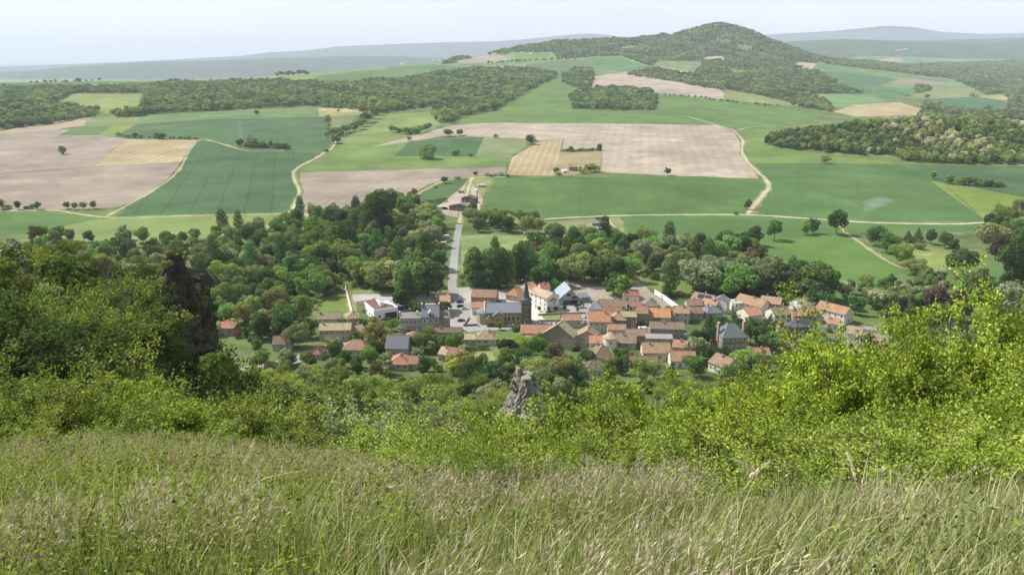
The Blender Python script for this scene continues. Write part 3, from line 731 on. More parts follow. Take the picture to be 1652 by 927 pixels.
CR = {}
def crown_mesh(shape, lod, var, blossom=0.0):
    key = (shape, lod, var, blossom)
    if key in CR: return CR[key]
    rng = np.random.default_rng(abs(hash((len(shape) * 7 + ord(shape[0]) * 13 + ord(shape[-1]), lod, var))) % 99999)
    n = {0: 260, 1: 1500, 2: 5200}[lod]; q = {0: .085, 1: .04, 2: .023}[lod]
    if shape in ('poplar', 'conifer'): q *= .62; n = int(n * 1.0)
    P, d = crown_points(shape, n, rng)
    N = d + rng.normal(0, .55, d.shape)
    me = quads_mesh('crown_' + shape, P, N, q, rng, fold=.15)
    me.materials.append(M_LEAF); me.materials.append(M_BLOSSOM)
    if blossom:
        # blossom sits in loose patches on the outside of the crown
        f = np.sin(P[:, 0] * 23 + var) * np.sin(P[:, 1] * 21 + 1) + np.sin(P[:, 2] * 19 + 2 * var) * .7 + rng.normal(0, .5, len(P))
        t = np.quantile(f, 1 - blossom)
        me.polygons.foreach_set('material_index', (f > t).astype(np.int32))
    CR[key] = me
    return me

def trunk_mesh(shape, var):
    key = ('trunk', shape, var)
    if key in CR: return CR[key]
    rng = np.random.default_rng(var + 50)
    b = MB()
    r = .022 if shape not in ('poplar', 'conifer') else .015
    top = {'pine': .62, 'poplar': .9, 'conifer': .95, 'bush': .35}.get(shape, .5)
    p = Vector((0, 0, -.06)); z = -.06
    for i in range(4):
        q = Vector((rng.normal(0, .008) * i, rng.normal(0, .008) * i, -.06 + (top + .06) * (i + 1) / 4))
        b.tube(p, q, r * (1 - .2 * i), r * (1 - .2 * (i + 1)), 6, cap=False); p = q
    for i in range(6 if shape not in ('poplar', 'conifer') else 0):
        t = i * 1.05 + rng.uniform(0, .5); h = top * rng.uniform(.55, 1)
        a = Vector((0, 0, h)); w = .2 if shape != 'bush' else .25
        m_ = a + Vector((math.cos(t) * w * .6, math.sin(t) * w * .6, .09)); e = a + Vector((math.cos(t) * w * 1.3, math.sin(t) * w * 1.3, .22))
        b.tube(a, m_, r * .5, r * .32, 4, cap=False); b.tube(m_, e, r * .32, r * .1, 4, cap=False)
    me = b.mesh('trunk_' + shape); me.materials.append(M_BARK)
    CR[key] = me
    return me

# species: object name, category, crown shape, blossom, palette [(colour word, rgb)]
SP = {
 'oak':     ('broadleaf_tree', 'tree', 'broad', 0, [('dark green', (.042, .088, .024)), ('mid green', (.060, .125, .030)), ('fresh green', (.085, .165, .034)), ('olive green', (.090, .125, .036))]),
 'oval':    ('ash_tree', 'tree', 'oval', 0, [('deep green', (.040, .085, .024)), ('leaf green', (.062, .125, .034)), ('grey green', (.075, .115, .048)), ('bright green', (.085, .175, .036))]),
 'poplar':  ('poplar_tree', 'tree', 'poplar', 0, [('dark green', (.036, .080, .022)), ('mid green', (.050, .108, .028))]),
 'willow':  ('willow_tree', 'tree', 'broad', 0, [('silvery green', (.13, .175, .085)), ('pale green', (.125, .185, .060))]),
 'acacia':  ('blossoming_acacia', 'tree', 'ragged', .42, [('cream-blossomed', (.080, .135, .040)), ('white-flecked', (.085, .145, .042))]),
 'pine':    ('pine_tree', 'tree', 'pine', 0, [('blue-green', (.030, .058, .026))]),
 'conifer': ('conifer_tree', 'tree', 'conifer', 0, [('very dark', (.022, .042, .022)), ('dark green', (.028, .055, .022))]),
 'bush':    ('shrub', 'shrub', 'bush', 0, [('mid green', (.060, .120, .030)), ('bright green', (.095, .185, .036)), ('dark green', (.040, .080, .024)), ('olive', (.095, .120, .045))]),
 'ragged':  ('open_tree', 'tree', 'ragged', 0, [('yellow-green', (.135, .200, .040)), ('loose green', (.075, .140, .034)), ('brownish green', (.100, .105, .045))]),
 'copper':  ('copper_tree', 'tree', 'oval', 0, [('copper brown', (.050, .048, .028))]),
}
NOUN = {'oak': 'rounded tree', 'oval': 'upright oval tree', 'poplar': 'slender poplar', 'willow': 'billowing willow', 'acacia': 'acacia',
        'pine': 'umbrella pine', 'conifer': 'pointed conifer', 'bush': 'bush', 'ragged': 'open-crowned tree', 'copper': 'tree'}
TREES = []      # (root, px, py, zone, label stem)
GROUPS = {}
def tree(sp, x, y, h, lod=1, zone='', color=None, w=1.0, label=None, z=None, rng=random):
    name, cat, shape, bl, pal = SP[sp]
    if color is None: cw, rgb = rng.choice(pal)
    elif isinstance(color, str): cw, rgb = next((p for p in pal if p[0] == color), pal[0])
    else: cw, rgb = '', color
    if z is None: z = float(hz(x, y))
    root = bpy.data.objects.new(name, None); COL.objects.link(root)
    root.location = (x, y, z); root.rotation_euler = (0, 0, rng.uniform(0, 6.28)); root.empty_display_size = 1
    var = rng.randrange(4)
    j = rng.uniform(.9, 1.12)
    c = link('crown', crown_mesh(shape, lod, var, bl), root); c.scale = (h * w * j, h * w / j, h)
    k = rng.uniform(1.5, 2.45)
    c.color = (rgb[0] * k * rng.uniform(1.05, 1.3), rgb[1] * k * .96, rgb[2] * k * rng.uniform(1.0, 1.3), 1)
    if lod > 0 or h > 9:
        t = link('trunk', trunk_mesh(shape, var), root); t.scale = (h, h, h)
    root['category'] = cat
    if label:
        root['label'] = label
    px, py = project(x, y, z)
    if zone: root['group'] = zone[0]
    if not label: TREES.append((root, px, py, zone[1] if zone else 'in the valley', f'{cw} {NOUN[sp]}'))
    return root

ONES = ['', 'first', 'second', 'third', 'fourth', 'fifth', 'sixth', 'seventh', 'eighth', 'ninth', 'tenth', 'eleventh', 'twelfth',
        'thirteenth', 'fourteenth', 'fifteenth', 'sixteenth', 'seventeenth', 'eighteenth', 'nineteenth']
TENS = {2: 'twent', 3: 'thirt', 4: 'fort', 5: 'fift', 6: 'sixt', 7: 'sevent', 8: 'eight', 9: 'ninet'}
def ordinal(i):
    if i >= 100: return 'hundred-and-' + ordinal(i - 100) if i > 100 else 'hundredth'
    if i < 20: return ONES[i]
    t, o = divmod(i, 10)
    return TENS[t] + ('ieth' if o == 0 else 'y-' + ONES[o])
def label_trees():
    by = {}
    for r, px, py, zn, stem in TREES: by.setdefault((zn, stem), []).append((px, r))
    for (zn, stem), l in by.items():
        l.sort(key=lambda q: q[0])
        for i, (_, r) in enumerate(l):
            if len(l) == 1: r['label'] = f'the only {stem} {zn}'
            elif i == 0: r['label'] = f'leftmost {stem} {zn}'
            elif i == len(l) - 1: r['label'] = f'rightmost {stem} {zn}'
            else: r['label'] = f'{ordinal(i + 1)} {stem} from the left {zn}'

HOUSES_XY = []      # filled by the houses: (x, y, radius)
def blocked(x, y, r):
    for (c, wd) in ROADW:
        if 5.5 < wd < 7 and c[:, 1].max() > 620 and np.hypot(c[:, 0] - x, c[:, 1] - y).min() < 10: return True
        if (np.hypot(c[:, 0] - x, c[:, 1] - y).min()) < wd / 2 + r: return True
    return False

def scatter(polypx, spacing, rng, ymin=310.0, world=None, jitter=.75):
    P = np.array(world) if world is not None else at(*zip(*resample(polypx, True, 25)), ymin)[:, :2]
    x0, y0 = P.min(0); x1, y1 = P.max(0)
    gx = np.arange(x0, x1, spacing); gy = np.arange(y0, y1, spacing * .87)
    X, Y = np.meshgrid(gx, gy); X = X + (np.arange(len(gy)) % 2)[:, None] * spacing / 2
    X = X.ravel() + rng.uniform(-.5, .5, X.size) * spacing * jitter; Y = Y.ravel() + rng.uniform(-.5, .5, Y.size) * spacing * jitter
    k = pip(P, X, Y)
    return X[k], Y[k]

# ------------------------------------------------------------------ houses
def window_mesh(kind):
    key = ('window', kind)
    if key in CR: return CR[key]
    b = MB()
    b.box(-.45, .45, -.05, .02, 0, 1.3, 0)            # surround
    b.box(-.37, -.03, -.07, -.045, .08, 1.22, 1); b.box(.03, .37, -.07, -.045, .08, 1.22, 1)
    b.box(-.55, .55, -.14, .02, -.1, 0.0, 0)            # sill
    if kind == 'shutters':
        b.box(-.95, -.47, -.08, -.01, 0, 1.3, 2); b.box(.47, .95, -.08, -.01, 0, 1.3, 2)
    me = b.mesh('window'); [me.materials.append(m) for m in (M_FRAME, M_PANE, M_SHUT)]
    CR[key] = me
    return me
def door_mesh():
    if 'door' in CR: return CR['door']
    b = MB(); b.box(-.6, .6, -.06, .02, 0, 2.3, 0); b.box(-.48, .48, -.09, -.055, .05, 2.15, 1)
    b.box(-.75, .75, -.25, .0, -.12, 0.0, 0)
    me = b.mesh('door'); me.materials.append(M_FRAME); me.materials.append(M_SHUT); CR['door'] = me
    return me
def garage_mesh():
    if 'garage' in CR: return CR['garage']
    b = MB(); b.box(-1.5, 1.5, -.06, .02, 0, 2.4, 0); b.box(-1.35, 1.35, -.09, -.055, .05, 2.25, 1)
    me = b.mesh('garage_door'); me.materials.append(M_FRAME); me.materials.append(M_SHUT); CR['garage'] = me
    return me

def roof_parts(b, w, d, h, rh, kind, ov=.45, th=.22, mi=0):
    """roof over a w x d plan whose front edge lies on y = 0, eaves at h"""
    x0, x1, y0, y1 = -w/2 - ov*.6, w/2 + ov*.6, -ov, d + ov
    ez = h - rh * ov / (d / 2)
    if kind == 'gable':
        ym = d / 2
        for ya, yb in ((y0, ym), (y1, ym)):
            v = [(x0,ya,ez),(x1,ya,ez),(x1,yb,h+rh),(x0,yb,h+rh)]
            v += [(p[0],p[1],p[2]+th) for p in v]
            b.add(v, [(0,1,2,3),(4,7,6,5),(0,4,5,1),(1,5,6,2),(2,6,7,3),(3,7,4,0)], mi)
        b.box(x0, x1, ym - .14, ym + .14, h + rh + th - .12, h + rh + th + .08, mi)
    elif kind == 'shed':
        v = [(x0,y0,h-.1),(x1,y0,h-.1),(x1,y1,h+rh),(x0,y1,h+rh)]; v += [(p[0],p[1],p[2]+th) for p in v]
        b.add(v, [(0,1,2,3),(4,7,6,5),(0,4,5,1),(1,5,6,2),(2,6,7,3),(3,7,4,0)], mi)
    elif kind == 'flat':
        b.box(x0, x1, y0, y1, h, h + .3, mi)
    elif kind in ('hip', 'mansard'):
        if kind == 'mansard':
            i = rh * .32; z1 = h + rh * .72
            r0 = [(x0,y0,h),(x1,y0,h),(x1,y1,h),(x0,y1,h)]; r1 = [(x0+i,y0+i,z1),(x1-i,y0+i,z1),(x1-i,y1-i,z1),(x0+i,y1-i,z1)]
            b.add(r0 + r1, [(0,1,5,4),(1,2,6,5),(2,3,7,6),(3,0,4,7)], mi)
            x0, x1, y0, y1 = x0+i, x1-i, y0+i, y1-i; ez = z1; zt = h + rh
        else: zt = h + rh
        ww, dd = x1 - x0, y1 - y0; ym = (y0 + y1) / 2; xm = (x0 + x1) / 2
        if ww >= dd: k = dd * .42; rd = [(x0 + k, ym, zt), (x1 - k, ym, zt)]
        else: k = ww * .42; rd = [(xm, y0 + k, zt), (xm, y1 - k, zt)]
        e = [(x0,y0,ez),(x1,y0,ez),(x1,y1,ez),(x0,y1,ez)]
        lo = [(p[0],p[1],p[2]-th) for p in e]
        v = e + rd + lo
        if ww >= dd: fs = [(0,1,5,4),(1,2,5),(2,3,4,5),(3,0,4)]
        else: fs = [(0,1,4),(1,2,5,4),(2,3,5),(3,0,4,5)]
        b.add(v, fs + [(6,7,1,0),(7,8,2,1),(8,9,3,2),(9,6,0,3),(9,8,7,6)], mi)
        for a_, c_ in ((0,4),(1,5 if ww>=dd else 4),(2,5),(3,4 if ww>=dd else 5),(4,5)):
            b.tube(v[a_], v[c_], .13, .13, 4, mi, cap=False)

GCOUNT = {}
def house(label, px, py, wpx, d, h, rh, kind, rot, roofc, wallc, nw=3, fl=None, ch=1, name='house', cat='house', group='houses of the village', shut=None, door=True, garage=False, slate=False, arched=False, ymin=310.0, ww=1, pos=None):
    p = at1(px, py, ymin) if pos is None else Vector(pos)
    w = wpx * mpp(p)
    if fl is None: fl = max(1, int(round((h - .4) / 2.8)))
    root = bpy.data.objects.new(name, None); COL.objects.link(root)
    root.location = (p.x, p.y, p.z); root.rotation_euler = (0, 0, math.radians(rot))
    tag(root, label, cat, group)
    wc = C(wallc); rc = tuple(.86 * (c * .74 + .26 * sum(C(roofc)) / 3) * f for c, f in zip(C(roofc), (.93, 1.02, .86) if sum(abs(a - b) for a, b in zip(C(roofc), C(roofc)[1:])) > .06 else (1, 1, 1)))
    rnd = random.Random(label)
    b = MB()
    gab = kind == 'gable'
    if gab:
        v = [(-w/2,0,-1.5),(w/2,0,-1.5),(w/2,d,-1.5),(-w/2,d,-1.5),(-w/2,0,h),(w/2,0,h),(w/2,d,h),(-w/2,d,h),(-w/2,d/2,h+rh),(w/2,d/2,h+rh)]
        b.add(v, [(0,1,5,4),(2,3,7,6),(1,2,6,9,5),(3,0,4,8,7),(4,5,9,8),(6,7,8,9)])
    else: b.box(-w/2, w/2, 0, d, -1.5, h)
    b.build('wall', M_WALL, root, wc)
    r = MB(); roof_parts(r, w, d, h + (.02 if gab else 0), rh, kind)
    ro = r.build('roof', M_SLATE if slate else M_ROOF, root, rc)
    for i in range(ch):
        cb = MB(); cx = (-.38 + .76 * (i / max(1, ch - 1) if ch > 1 else rnd.random())) * w; cy = d * (.5 + rnd.choice((-.12, .12)))
        zb = h + rh * .5
        cb.box(cx - .35, cx + .35, cy - .3, cy + .3, zb, h + rh + .9); cb.box(cx - .42, cx + .42, cy - .37, cy + .37, h + rh + .9, h + rh + 1.02)
        cb.box(cx - .22, cx - .04, cy - .1, cy + .1, h + rh + 1.02, h + rh + 1.3); cb.box(cx + .04, cx + .22, cy - .1, cy + .1, h + rh + 1.02, h + rh + 1.3)
        cb.build('chimney', M_CHIM, ro, tuple(c * .9 for c in C('#b09a86')))
    sc_ = C(shut) if shut else C('#8a8478')
    wm = window_mesh('shutters' if shut else 'plain')
    def put(me, x, y, z, rz, nm, s=1.0):
        o = link(nm, me, root); o.location = (x, y, z); o.rotation_euler = (0, 0, rz); o.scale = (s, 1, s); o.color = (*sc_, 1)
    skip = rnd.randrange(nw) if (door and nw > 1) else -1
    for f in range(fl):
        z = f * (h - .2) / fl + (h / fl - 1.3) * .5
        for i in range(nw):
            x = (-.5 + (i + .5) / nw) * w
            if f == 0 and i == skip: continue
            put(wm, x, -.005, z + .1, 0, 'window', ww)
        ns = max(1, int(d / 5))
        for i in range(ns):
            y = d * (i + .5) / ns
            if (f + i) % 2 == 0 or fl == 1: put(wm, -w/2 - .005, y, z + .1, -math.pi/2, 'window', ww); put(wm, w/2 + .005, y, z + .1, math.pi/2, 'window', ww)
    if door and nw > 1: put(door_mesh(), (-.5 + (skip + .5) / nw) * w, -.005, .12, 0, 'door')
    if garage: put(garage_mesh(), w * .28, -.01, .05, 0, 'garage_door')
    ca, sa = math.cos(math.radians(rot)), math.sin(math.radians(rot))
    HOUSES_XY.append((p.x - sa * d / 2, p.y + ca * d / 2, max(w, d) / 2))
    return root, w

OR, RB, PK, TN, DB, SL, BR = '#c98462', '#a27563', '#bd9880', '#b09a7c', '#86706a', '#7c8188', '#9c7c6a'
WH, CR_, GY, TNW, DG = '#d8d4c8', '#c4b69a', '#aca698', '#b8a684', '#8f8a82'
HL = [
 ('isolated house with hipped orange roof standing beside the dark basalt cliff', 364, 541, 27, 9, 4.2, 2.4, 'hip', 4, '#cf8a6c', '#a89a86'),
 ('low red-brown roofed house among bushes left of the village', 455, 566, 29, 8, 3.6, 2.6, 'gable', 3, '#8f6a5e', GY),
 ('small reddish roof almost hidden in trees at the lower left edge of the village', 511, 580, 15, 7, 3, 2.2, 'hip', -12, '#b07460', GY),
 ('long barn with dusty brown roof and white gable next to the bright triangular meadow', 531, 526, 36, 8, 4, 2.2, 'gable', 6, '#a08672', '#cfc9bc'),
 ('small tan hipped house between the long barn and the white modern hall', 569, 523, 22, 9, 3.5, 2.0, 'hip', 14, '#b8967c', TNW),
 ('long beige house with three chimneys along its tan ridge', 541, 550, 50, 8.5, 5.8, 2.2, 'gable', 4, '#bba283', '#b8ab95', 6, 2, 3),
 ('tan roofed outbuilding stepping down right of the three-chimney house', 579, 545, 24, 9, 3, 2.2, 'gable', 30, '#ab8e74', TNW),
 ('hipped brown-red house directly above the near woods on the left', 573, 576, 42, 10, 4, 3.2, 'hip', -4, '#b07e66', '#c9c2b2'),
 ('large dark grey roofed house with pale gable below the light green tree', 640, 578, 36, 12, 5, 4.4, 'gable', -3, '#6f7076', '#aaa59a', 4, 1, 0),
 ('broad orange hipped bungalow in front of the dark grey roofed house', 643, 598, 32, 10, 3.4, 2.6, 'hip', -4, '#c87f62', '#bfb49e'),
 ('red-brown extension touching the orange hipped bungalow', 668, 597, 18, 9, 3, 2.0, 'gable', -4, '#a87262', '#bfb49e'),
 ('red-roofed grey house beside the cut lawn, its gable turned to the valley', 731, 592, 25, 10, 4.2, 3.2, 'gable', -24, '#a8695a', '#8f8c86'),
 ('narrow pinkish roofed wing left of the red-roofed grey house', 713, 583, 13, 9, 3.6, 2.0, 'gable', -20, '#c4a08a', '#b8b0a0'),
 ('hipped tan house just below the main street under the town hall', 664, 557, 30, 9, 3.2, 2.6, 'hip', -8, '#ba8a70', '#b4a894'),
 ('small flat tan roofed house right of the hipped tan house', 690, 558, 15, 8, 2.8, 1.4, 'gable', -14, '#c0a48c', '#b8aa94'),
 ('long low red-brown shed along the street in front of the town hall', 721, 545, 48, 6, 3, 1.4, 'gable', 1, '#8a6458', '#a0988a'),
 ('open shelter with brown roof at the edge of the gravel court', 713, 488, 21, 6, 3.2, 1.4, 'gable', 0, '#b08a72', '#8c8478', 2, 1, 0),
 ('long brown two-tone hall behind the left end of the church', 780, 492, 40, 13, 4.6, 2.6, 'gable', -6, '#a4765c', '#8f7f70', 6, 1, 0),
 ('orange-red roofed house with white gable immediately behind the church choir', 777, 508, 31, 8, 4.4, 1.8, 'gable', 3, '#c77f60', WH),
 ('small hipped orange garage with arched door beyond the church nave', 826, 485, 22, 11, 3.6, 3.2, 'hip', -24, '#cc8560', '#c2b294'),
 ('orange roofed block at the back of the tall white house, beside the spire', 862, 482, 16, 10, 6.5, 2.2, 'gable', 40, '#cf8868', WH),
 ('tall white house with long blank side wall right of the church spire', 868, 498, 44, 9, 8.0, 2.2, 'gable', -52, '#c9a58c', '#e4e2dc'),
 ('front wing of the white house, hipped orange roof and one upstairs window', 889, 502, 18, 10, 6.5, 2.8, 'hip', 16, '#d48a62', '#dddde0'),
 ('dull red roof tucked between the two white houses near the spire', 880, 484, 15, 9, 7.2, 1.8, 'gable', 10, '#a8584a', WH),
 ('L-shaped tan gabled barn with big grey-tan roof in the village centre', 927, 562, 24, 15, 7.0, 5.4, 'gable', 68, '#b9a78a', '#a09280'),
 ('long terrace with orange-red roof opposite the church', 868, 556, 56, 10, 6.0, 2.6, 'gable', -2, '#b97c66', '#b0a89e', 7, 2, 2),
 ('redder right-hand section of the long terrace next to the tan barn', 904, 561, 22, 11, 6.4, 3.0, 'gable', -4, '#b06a55', '#a89e94', 2, 2, 1),
 ('little orange lean-to roof in front of the long terrace', 854, 562, 15, 6, 4.0, 1.6, 'gable', -12, '#bf7a60', '#b8aea4'),
 ('square tan house with pyramid roof below the church street', 784, 557, 33, 9, 3.4, 2.8, 'hip', 0, '#ad9076', '#c9c2b4'),
 ('low sand-coloured roof joined to the left of the pyramid-roofed house', 758, 556, 17, 8, 2.8, 1.4, 'gable', 0, '#bd9f84', '#b8ae9c'),
 ('low orange roofed house on the street corner right of the church garden', 923, 528, 30, 7, 4.0, 2.0, 'gable', 4, '#bf8468', '#b3a99a'),
 ('white house with dark red roof beside the ploughed garden plot', 1018, 489, 25, 8, 4.6, 2.0, 'gable', -2, '#ad6656', '#dddcd8'),
 ('lower red-roofed wing with open carport below the white house', 1024, 502, 24, 7, 2.8, 1.8, 'gable', -2, '#b0705e', WH),
 ('pale house with dusty mauve hipped roof at the end of the ploughed plot', 1049, 501, 24, 9, 3.0, 2.6, 'hip', -6, '#94807a', '#c6c2b8'),
 ('wide bright orange roofed hall in the middle of the village', 1062, 523, 38, 11, 4.0, 3.2, 'gable', -6, '#d98a52', '#c9bda6'),
 ('narrow brick-coloured roof squeezed right of the orange hall', 1084, 521, 9, 9, 4.4, 2.4, 'gable', -6, '#a87058', GY),
 ('two-storey house with salmon roof at the foot of the long white wall', 1099, 521, 25, 8, 5.6, 2.6, 'gable', -6, '#c08a74', '#c2bcb0'),
 ('long dusty brown roof behind the grey slate dormer house', 988, 505, 42, 8, 4.0, 2.6, 'gable', -3, '#9d7a68', '#9a8c7c'),
 ('reddish roof sloping down in front of the long dusty brown roof', 988, 514, 30, 7, 3.4, 2.2, 'gable', -3, '#a66f5e', '#9a8c7c'),
 ('small grey slate house with white dormer facing the car park', 961, 509, 22, 8, 4.2, 2.6, 'hip', -10, '#888b92', '#d2d2ce'),
 ('big bright orange tiled house at the top of the right-hand street', 967, 537, 35, 11, 6.2, 3.6, 'gable', -3, '#cc7f5c', '#b8b0a2', 4, 2, 1),
 ('house with pinkish hipped roof and dark slate-hung front', 997, 532, 25, 9, 5.6, 2.8, 'hip', -4, '#b98c78', '#77777c'),
 ('stone house with flat tan roof left of the parked white van', 1014, 529, 24, 8, 6.2, 1.6, 'gable', -4, '#b59c72', '#96846a'),
 ('reddish pink gable roof between the stone house and the orange hall', 1036, 524, 17, 9, 6.4, 2.4, 'gable', -4, '#ad7666', '#9a8f84'),
 ('long courtyard building with dark tan roof right of the white van', 1076, 546, 54, 8, 5.2, 2.2, 'gable', -5, '#94796c', '#a59b90', 6, 2, 1),
 ('narrow orange-pink roof facing the white van yard', 995, 545, 29, 6, 4.4, 1.8, 'gable', -2, '#bb8468', '#c0b8aa'),
 ('pink roofed house in the row right of the tan barn', 964, 555, 27, 10, 5.0, 3.0, 'gable', 80, '#b88c7a', '#aca296'),
 ('small orange gabled house next to the round white tower', 963, 565, 25, 8, 3.8, 2.2, 'gable', -6, '#cb8462', '#d0c6b4'),
 ('tan-brown roofed cottage right of the round tower', 1010, 563, 32, 9, 3.2, 3.2, 'gable', -4, '#a08774', '#a59a88'),
 ('long muted brown roof joining the tan cottage to the courtyard', 1029, 552, 38, 7, 3.6, 2.0, 'gable', -3, '#a5806e', '#a59a88'),
 ('large hipped brown house below the round tower', 974, 590, 36, 11, 4.2, 4.2, 'hip', 6, '#9a7868', '#cdc8bc'),
 ('white villa with dark purple-brown hipped roof nearest the rock pinnacle', 962, 612, 38, 9, 4.4, 3.0, 'hip', -2, '#78605c', '#d9d4c6'),
 ('cream house with broad tan-orange roof and white steps beside it', 1059, 583, 44, 9, 4.4, 3.2, 'gable', -1, '#b98d72', '#cbbf9c'),
 ('pinkish roofed house with white gable at the lower village edge', 1102, 594, 40, 9, 3.6, 3.0, 'gable', -3, '#ba8068', '#dedad0'),
 ('small orange-roofed annexe above the pinkish white-gabled house', 1095, 571, 22, 8, 3.4, 2.2, 'gable', -20, '#bf7e66', '#d0cabc'),
 ('long low dark-red roof in front of the cream house', 1038, 591, 44, 6, 2.4, 1.4, 'gable', -2, '#936458', '#a09684'),
 ('long corrugated grey roofed shed at the bottom of the courtyard', 1063, 555, 42, 6, 3.0, 1.2, 'gable', -3, '#a3a09a', '#a59b90', 3, 1, 0),
 ('house with dark solar panels on its tan roof near the long white wall', 1129, 498, 36, 10, 4.6, 3.0, 'gable', -42, '#ad8468', '#bcaea0'),
 ('orange roofed wing running forward from the solar-panelled house', 1141, 503, 26, 8, 3.8, 2.4, 'gable', -42, '#c58a6c', '#d8d2c6'),
 ('low brown roofed house left of the solar-panelled house', 1121, 503, 25, 7, 4.0, 2.2, 'gable', 4, '#a2786a', '#b2aca2'),
 ('narrow white two-storey house with grey roof standing alone by the orchard', 1174, 503, 17, 8, 6.6, 2.0, 'gable', 60, '#8d8b8c', '#dfdfdc'),
 ('house with blue-grey hipped slate roof behind the dark garden trees', 1152, 514, 27, 9, 3.6, 3.0, 'hip', 4, '#787d88', '#a8a49c'),
 ('pair of brown roofs under the solar-panelled house', 1122, 516, 24, 8, 3.8, 2.2, 'gable', 4, '#9d7264', '#aca498'),
 ('tiny white cube house between the narrow white house and the long orange roof', 1191, 503, 13, 7, 5.0, .3, 'flat', 10, '#c9c4bc', '#dedcd6'),
 ('long white-gabled house with orange-tan roof running away from the viewer', 1205, 504, 50, 10, 5.0, 3.0, 'gable', -50, '#b9876a', '#e0dcd2'),
 ('orange roofed house stepping forward from the long white-gabled house', 1219, 521, 27, 11, 4.4, 2.8, 'gable', 20, '#cd8a68', '#d8d0c2'),
 ('pink roofed block with blank shaded end wall on the right side of the village', 1241, 506, 31, 10, 6.0, 2.4, 'gable', -24, '#bd8a78', '#8f8088'),
 ('tan-brown roofed house with white gable left of the long salmon terrace', 1262, 522, 31, 9, 5.2, 2.4, 'gable', 14, '#a8826e', '#dad6cc'),
 ('long salmon-roofed terrace in the right part of the village', 1301, 523, 48, 8, 5.0, 2.2, 'gable', 6, '#cf8c6e', '#a09aa0', 6, 2, 2),
 ('tan roofed house with white gable behind the salmon terrace', 1301, 504, 26, 9, 4.6, 2.4, 'gable', 24, '#b69e80', '#d8d4cc'),
 ('orange farmhouse roof at the back of the village beside the dark wood', 1319, 500, 36, 8, 4.4, 2.6, 'gable', -3, '#cb8a6a', '#c9bfae'),
 ('tall white-sided barn with orange-tan roof at the right end of the village', 1337, 519, 50, 9.5, 6.0, 2.8, 'gable', -50, '#bd8568', '#dcd8ce'),
 ('long tan roofed outbuilding running down beside the mansard house', 1272, 570, 62, 9, 3.8, 2.8, 'gable', -50, '#ab9078', '#cfc8b8'),
 ('low orange roofed house half hidden behind the sunlit bushes', 1230, 582, 25, 8, 3.0, 2.0, 'gable', 0, '#b5785f', '#a59888'),
 ('brown roofed house with white side, just behind the tall yellow-green bush', 1156, 602, 36, 10, 4.0, 3.0, 'gable', -55, '#a87f6c', '#dcd6ca'),
 ('small orange roof at the foot of the tall white-sided barn', 1342, 532, 18, 7, 3.4, 1.8, 'gable', -28, '#c68468', WH),
 ('dusty tan roof seen through the bushes at the right end of the street', 1376, 551, 22, 10, 4.0, 2.4, 'gable', -30, '#b58e78', '#cfc6b6'),
 ('grey slated house glimpsed through the big bush', 1353, 575, 17, 9, 4.6, 3.0, 'hip', 10, '#6d6f74', '#b5b0a6'),
 ('pale walled house with dark slate roof glimpsed low through the bushes', 1302, 607, 36, 8, 3.6, 2.4, 'gable', -4, '#77716e', '#c6b8ae'),
 ('white house end glimpsed through leaves further right', 1395, 580, 18, 8, 4.4, 2.4, 'gable', 30, '#b89488', '#e2ddd4'),
 ('pinkish roofed house behind the bushes beyond the mast', 1410, 560, 26, 9, 3.6, 2.2, 'gable', -8, '#b0887a', '#b5aca0'),
 ('isolated villa with pale grey hipped roof at the far right under the copper trees', 1527, 535, 38, 11, 3.6, 3.4, 'hip', 6, '#9296a0', '#bcb8ae'),
]
SLATES = {SL}
for r in HL:
    lb, px, py, wpx, d, h, rh, kind, rot, rc, wc = r[:11]
    kw = {}
    if len(r) > 11: kw = dict(nw=r[11], fl=r[12], ch=r[13])
    else: kw = dict(nw=max(2, int(wpx / 9)))
    g = sum(abs(int(rc[i:i+2], 16) - int(rc[j:j+2], 16)) for i, j in ((1, 3), (3, 5)))
    nm = 'barn' if 'barn' in lb else 'shed' if ('shed' in lb or 'shelter' in lb or 'outbuilding' in lb) else 'garage' if ' garage' in lb else 'house'
    root, w_ = house(lb, px, py, wpx, d, h, rh, kind, rot, rc, wc, name=nm, cat=nm, slate=g < 24, shut=random.choice([None, '#9aa0a0', '#a89c88', None]), garage='arched' in lb, **kw)
    if 'solar panels' in lb:
        rf = next(c for c in root.children if c.name.startswith('roof'))
        b = MB(); w = w_; dd = d; 
        for i in range(2):
            xx = -w * .25 + i * w * .34
            v = []
            for (x, t) in ((xx, .30), (xx + w * .3, .30), (xx + w * .3, .82), (xx, .82)):
                v.append((x, dd / 2 * t, h + rh * t + .34))
            v += [(q[0], q[1], q[2] + .07) for q in v]
            b.add(v, [(3,2,1,0),(4,5,6,7),(0,1,5,4),(1,2,6,5),(2,3,7,6),(3,0,4,7)])
        b.build('solar_panel', simple('solar_glass', (.02, .025, .06), .2, .05, 3, .6), rf)

# far farm on the pale fields, ridge villages and hill buildings
house('isolated farmhouse with pinkish roof among trees at the edge of the pale field', 925, 276, 14, 9, 5, 2, 'gable', 0, '#b98873', '#a08074', 3, 2, 2, group='outlying farms', ymin=700)
house('white flat-roofed shed beside the isolated farmhouse', 912, 279, 8, 7, 2.5, .5, 'shed', 8, '#d8d4cc', WH, 1, 1, 0, name='shed', cat='shed', group='outlying farms', door=False, ymin=700)
house('long mauve-roofed farm shed on the gravel yard, nearer of the pair', 762, 341, 14, 22, 4.2, 2.4, 'gable', 66, '#8a7270', '#6f6464', 3, 1, 0, name='barn', cat='barn', group='farm buildings on the yard', ymin=600)
house('dark brown farm shed behind the long mauve one by the silo', 768, 327, 13, 14, 4.2, 2.2, 'gable', 62, '#6f5856', '#5f5654', 3, 1, 0, name='barn', cat='barn', group='farm buildings on the yard', ymin=600)
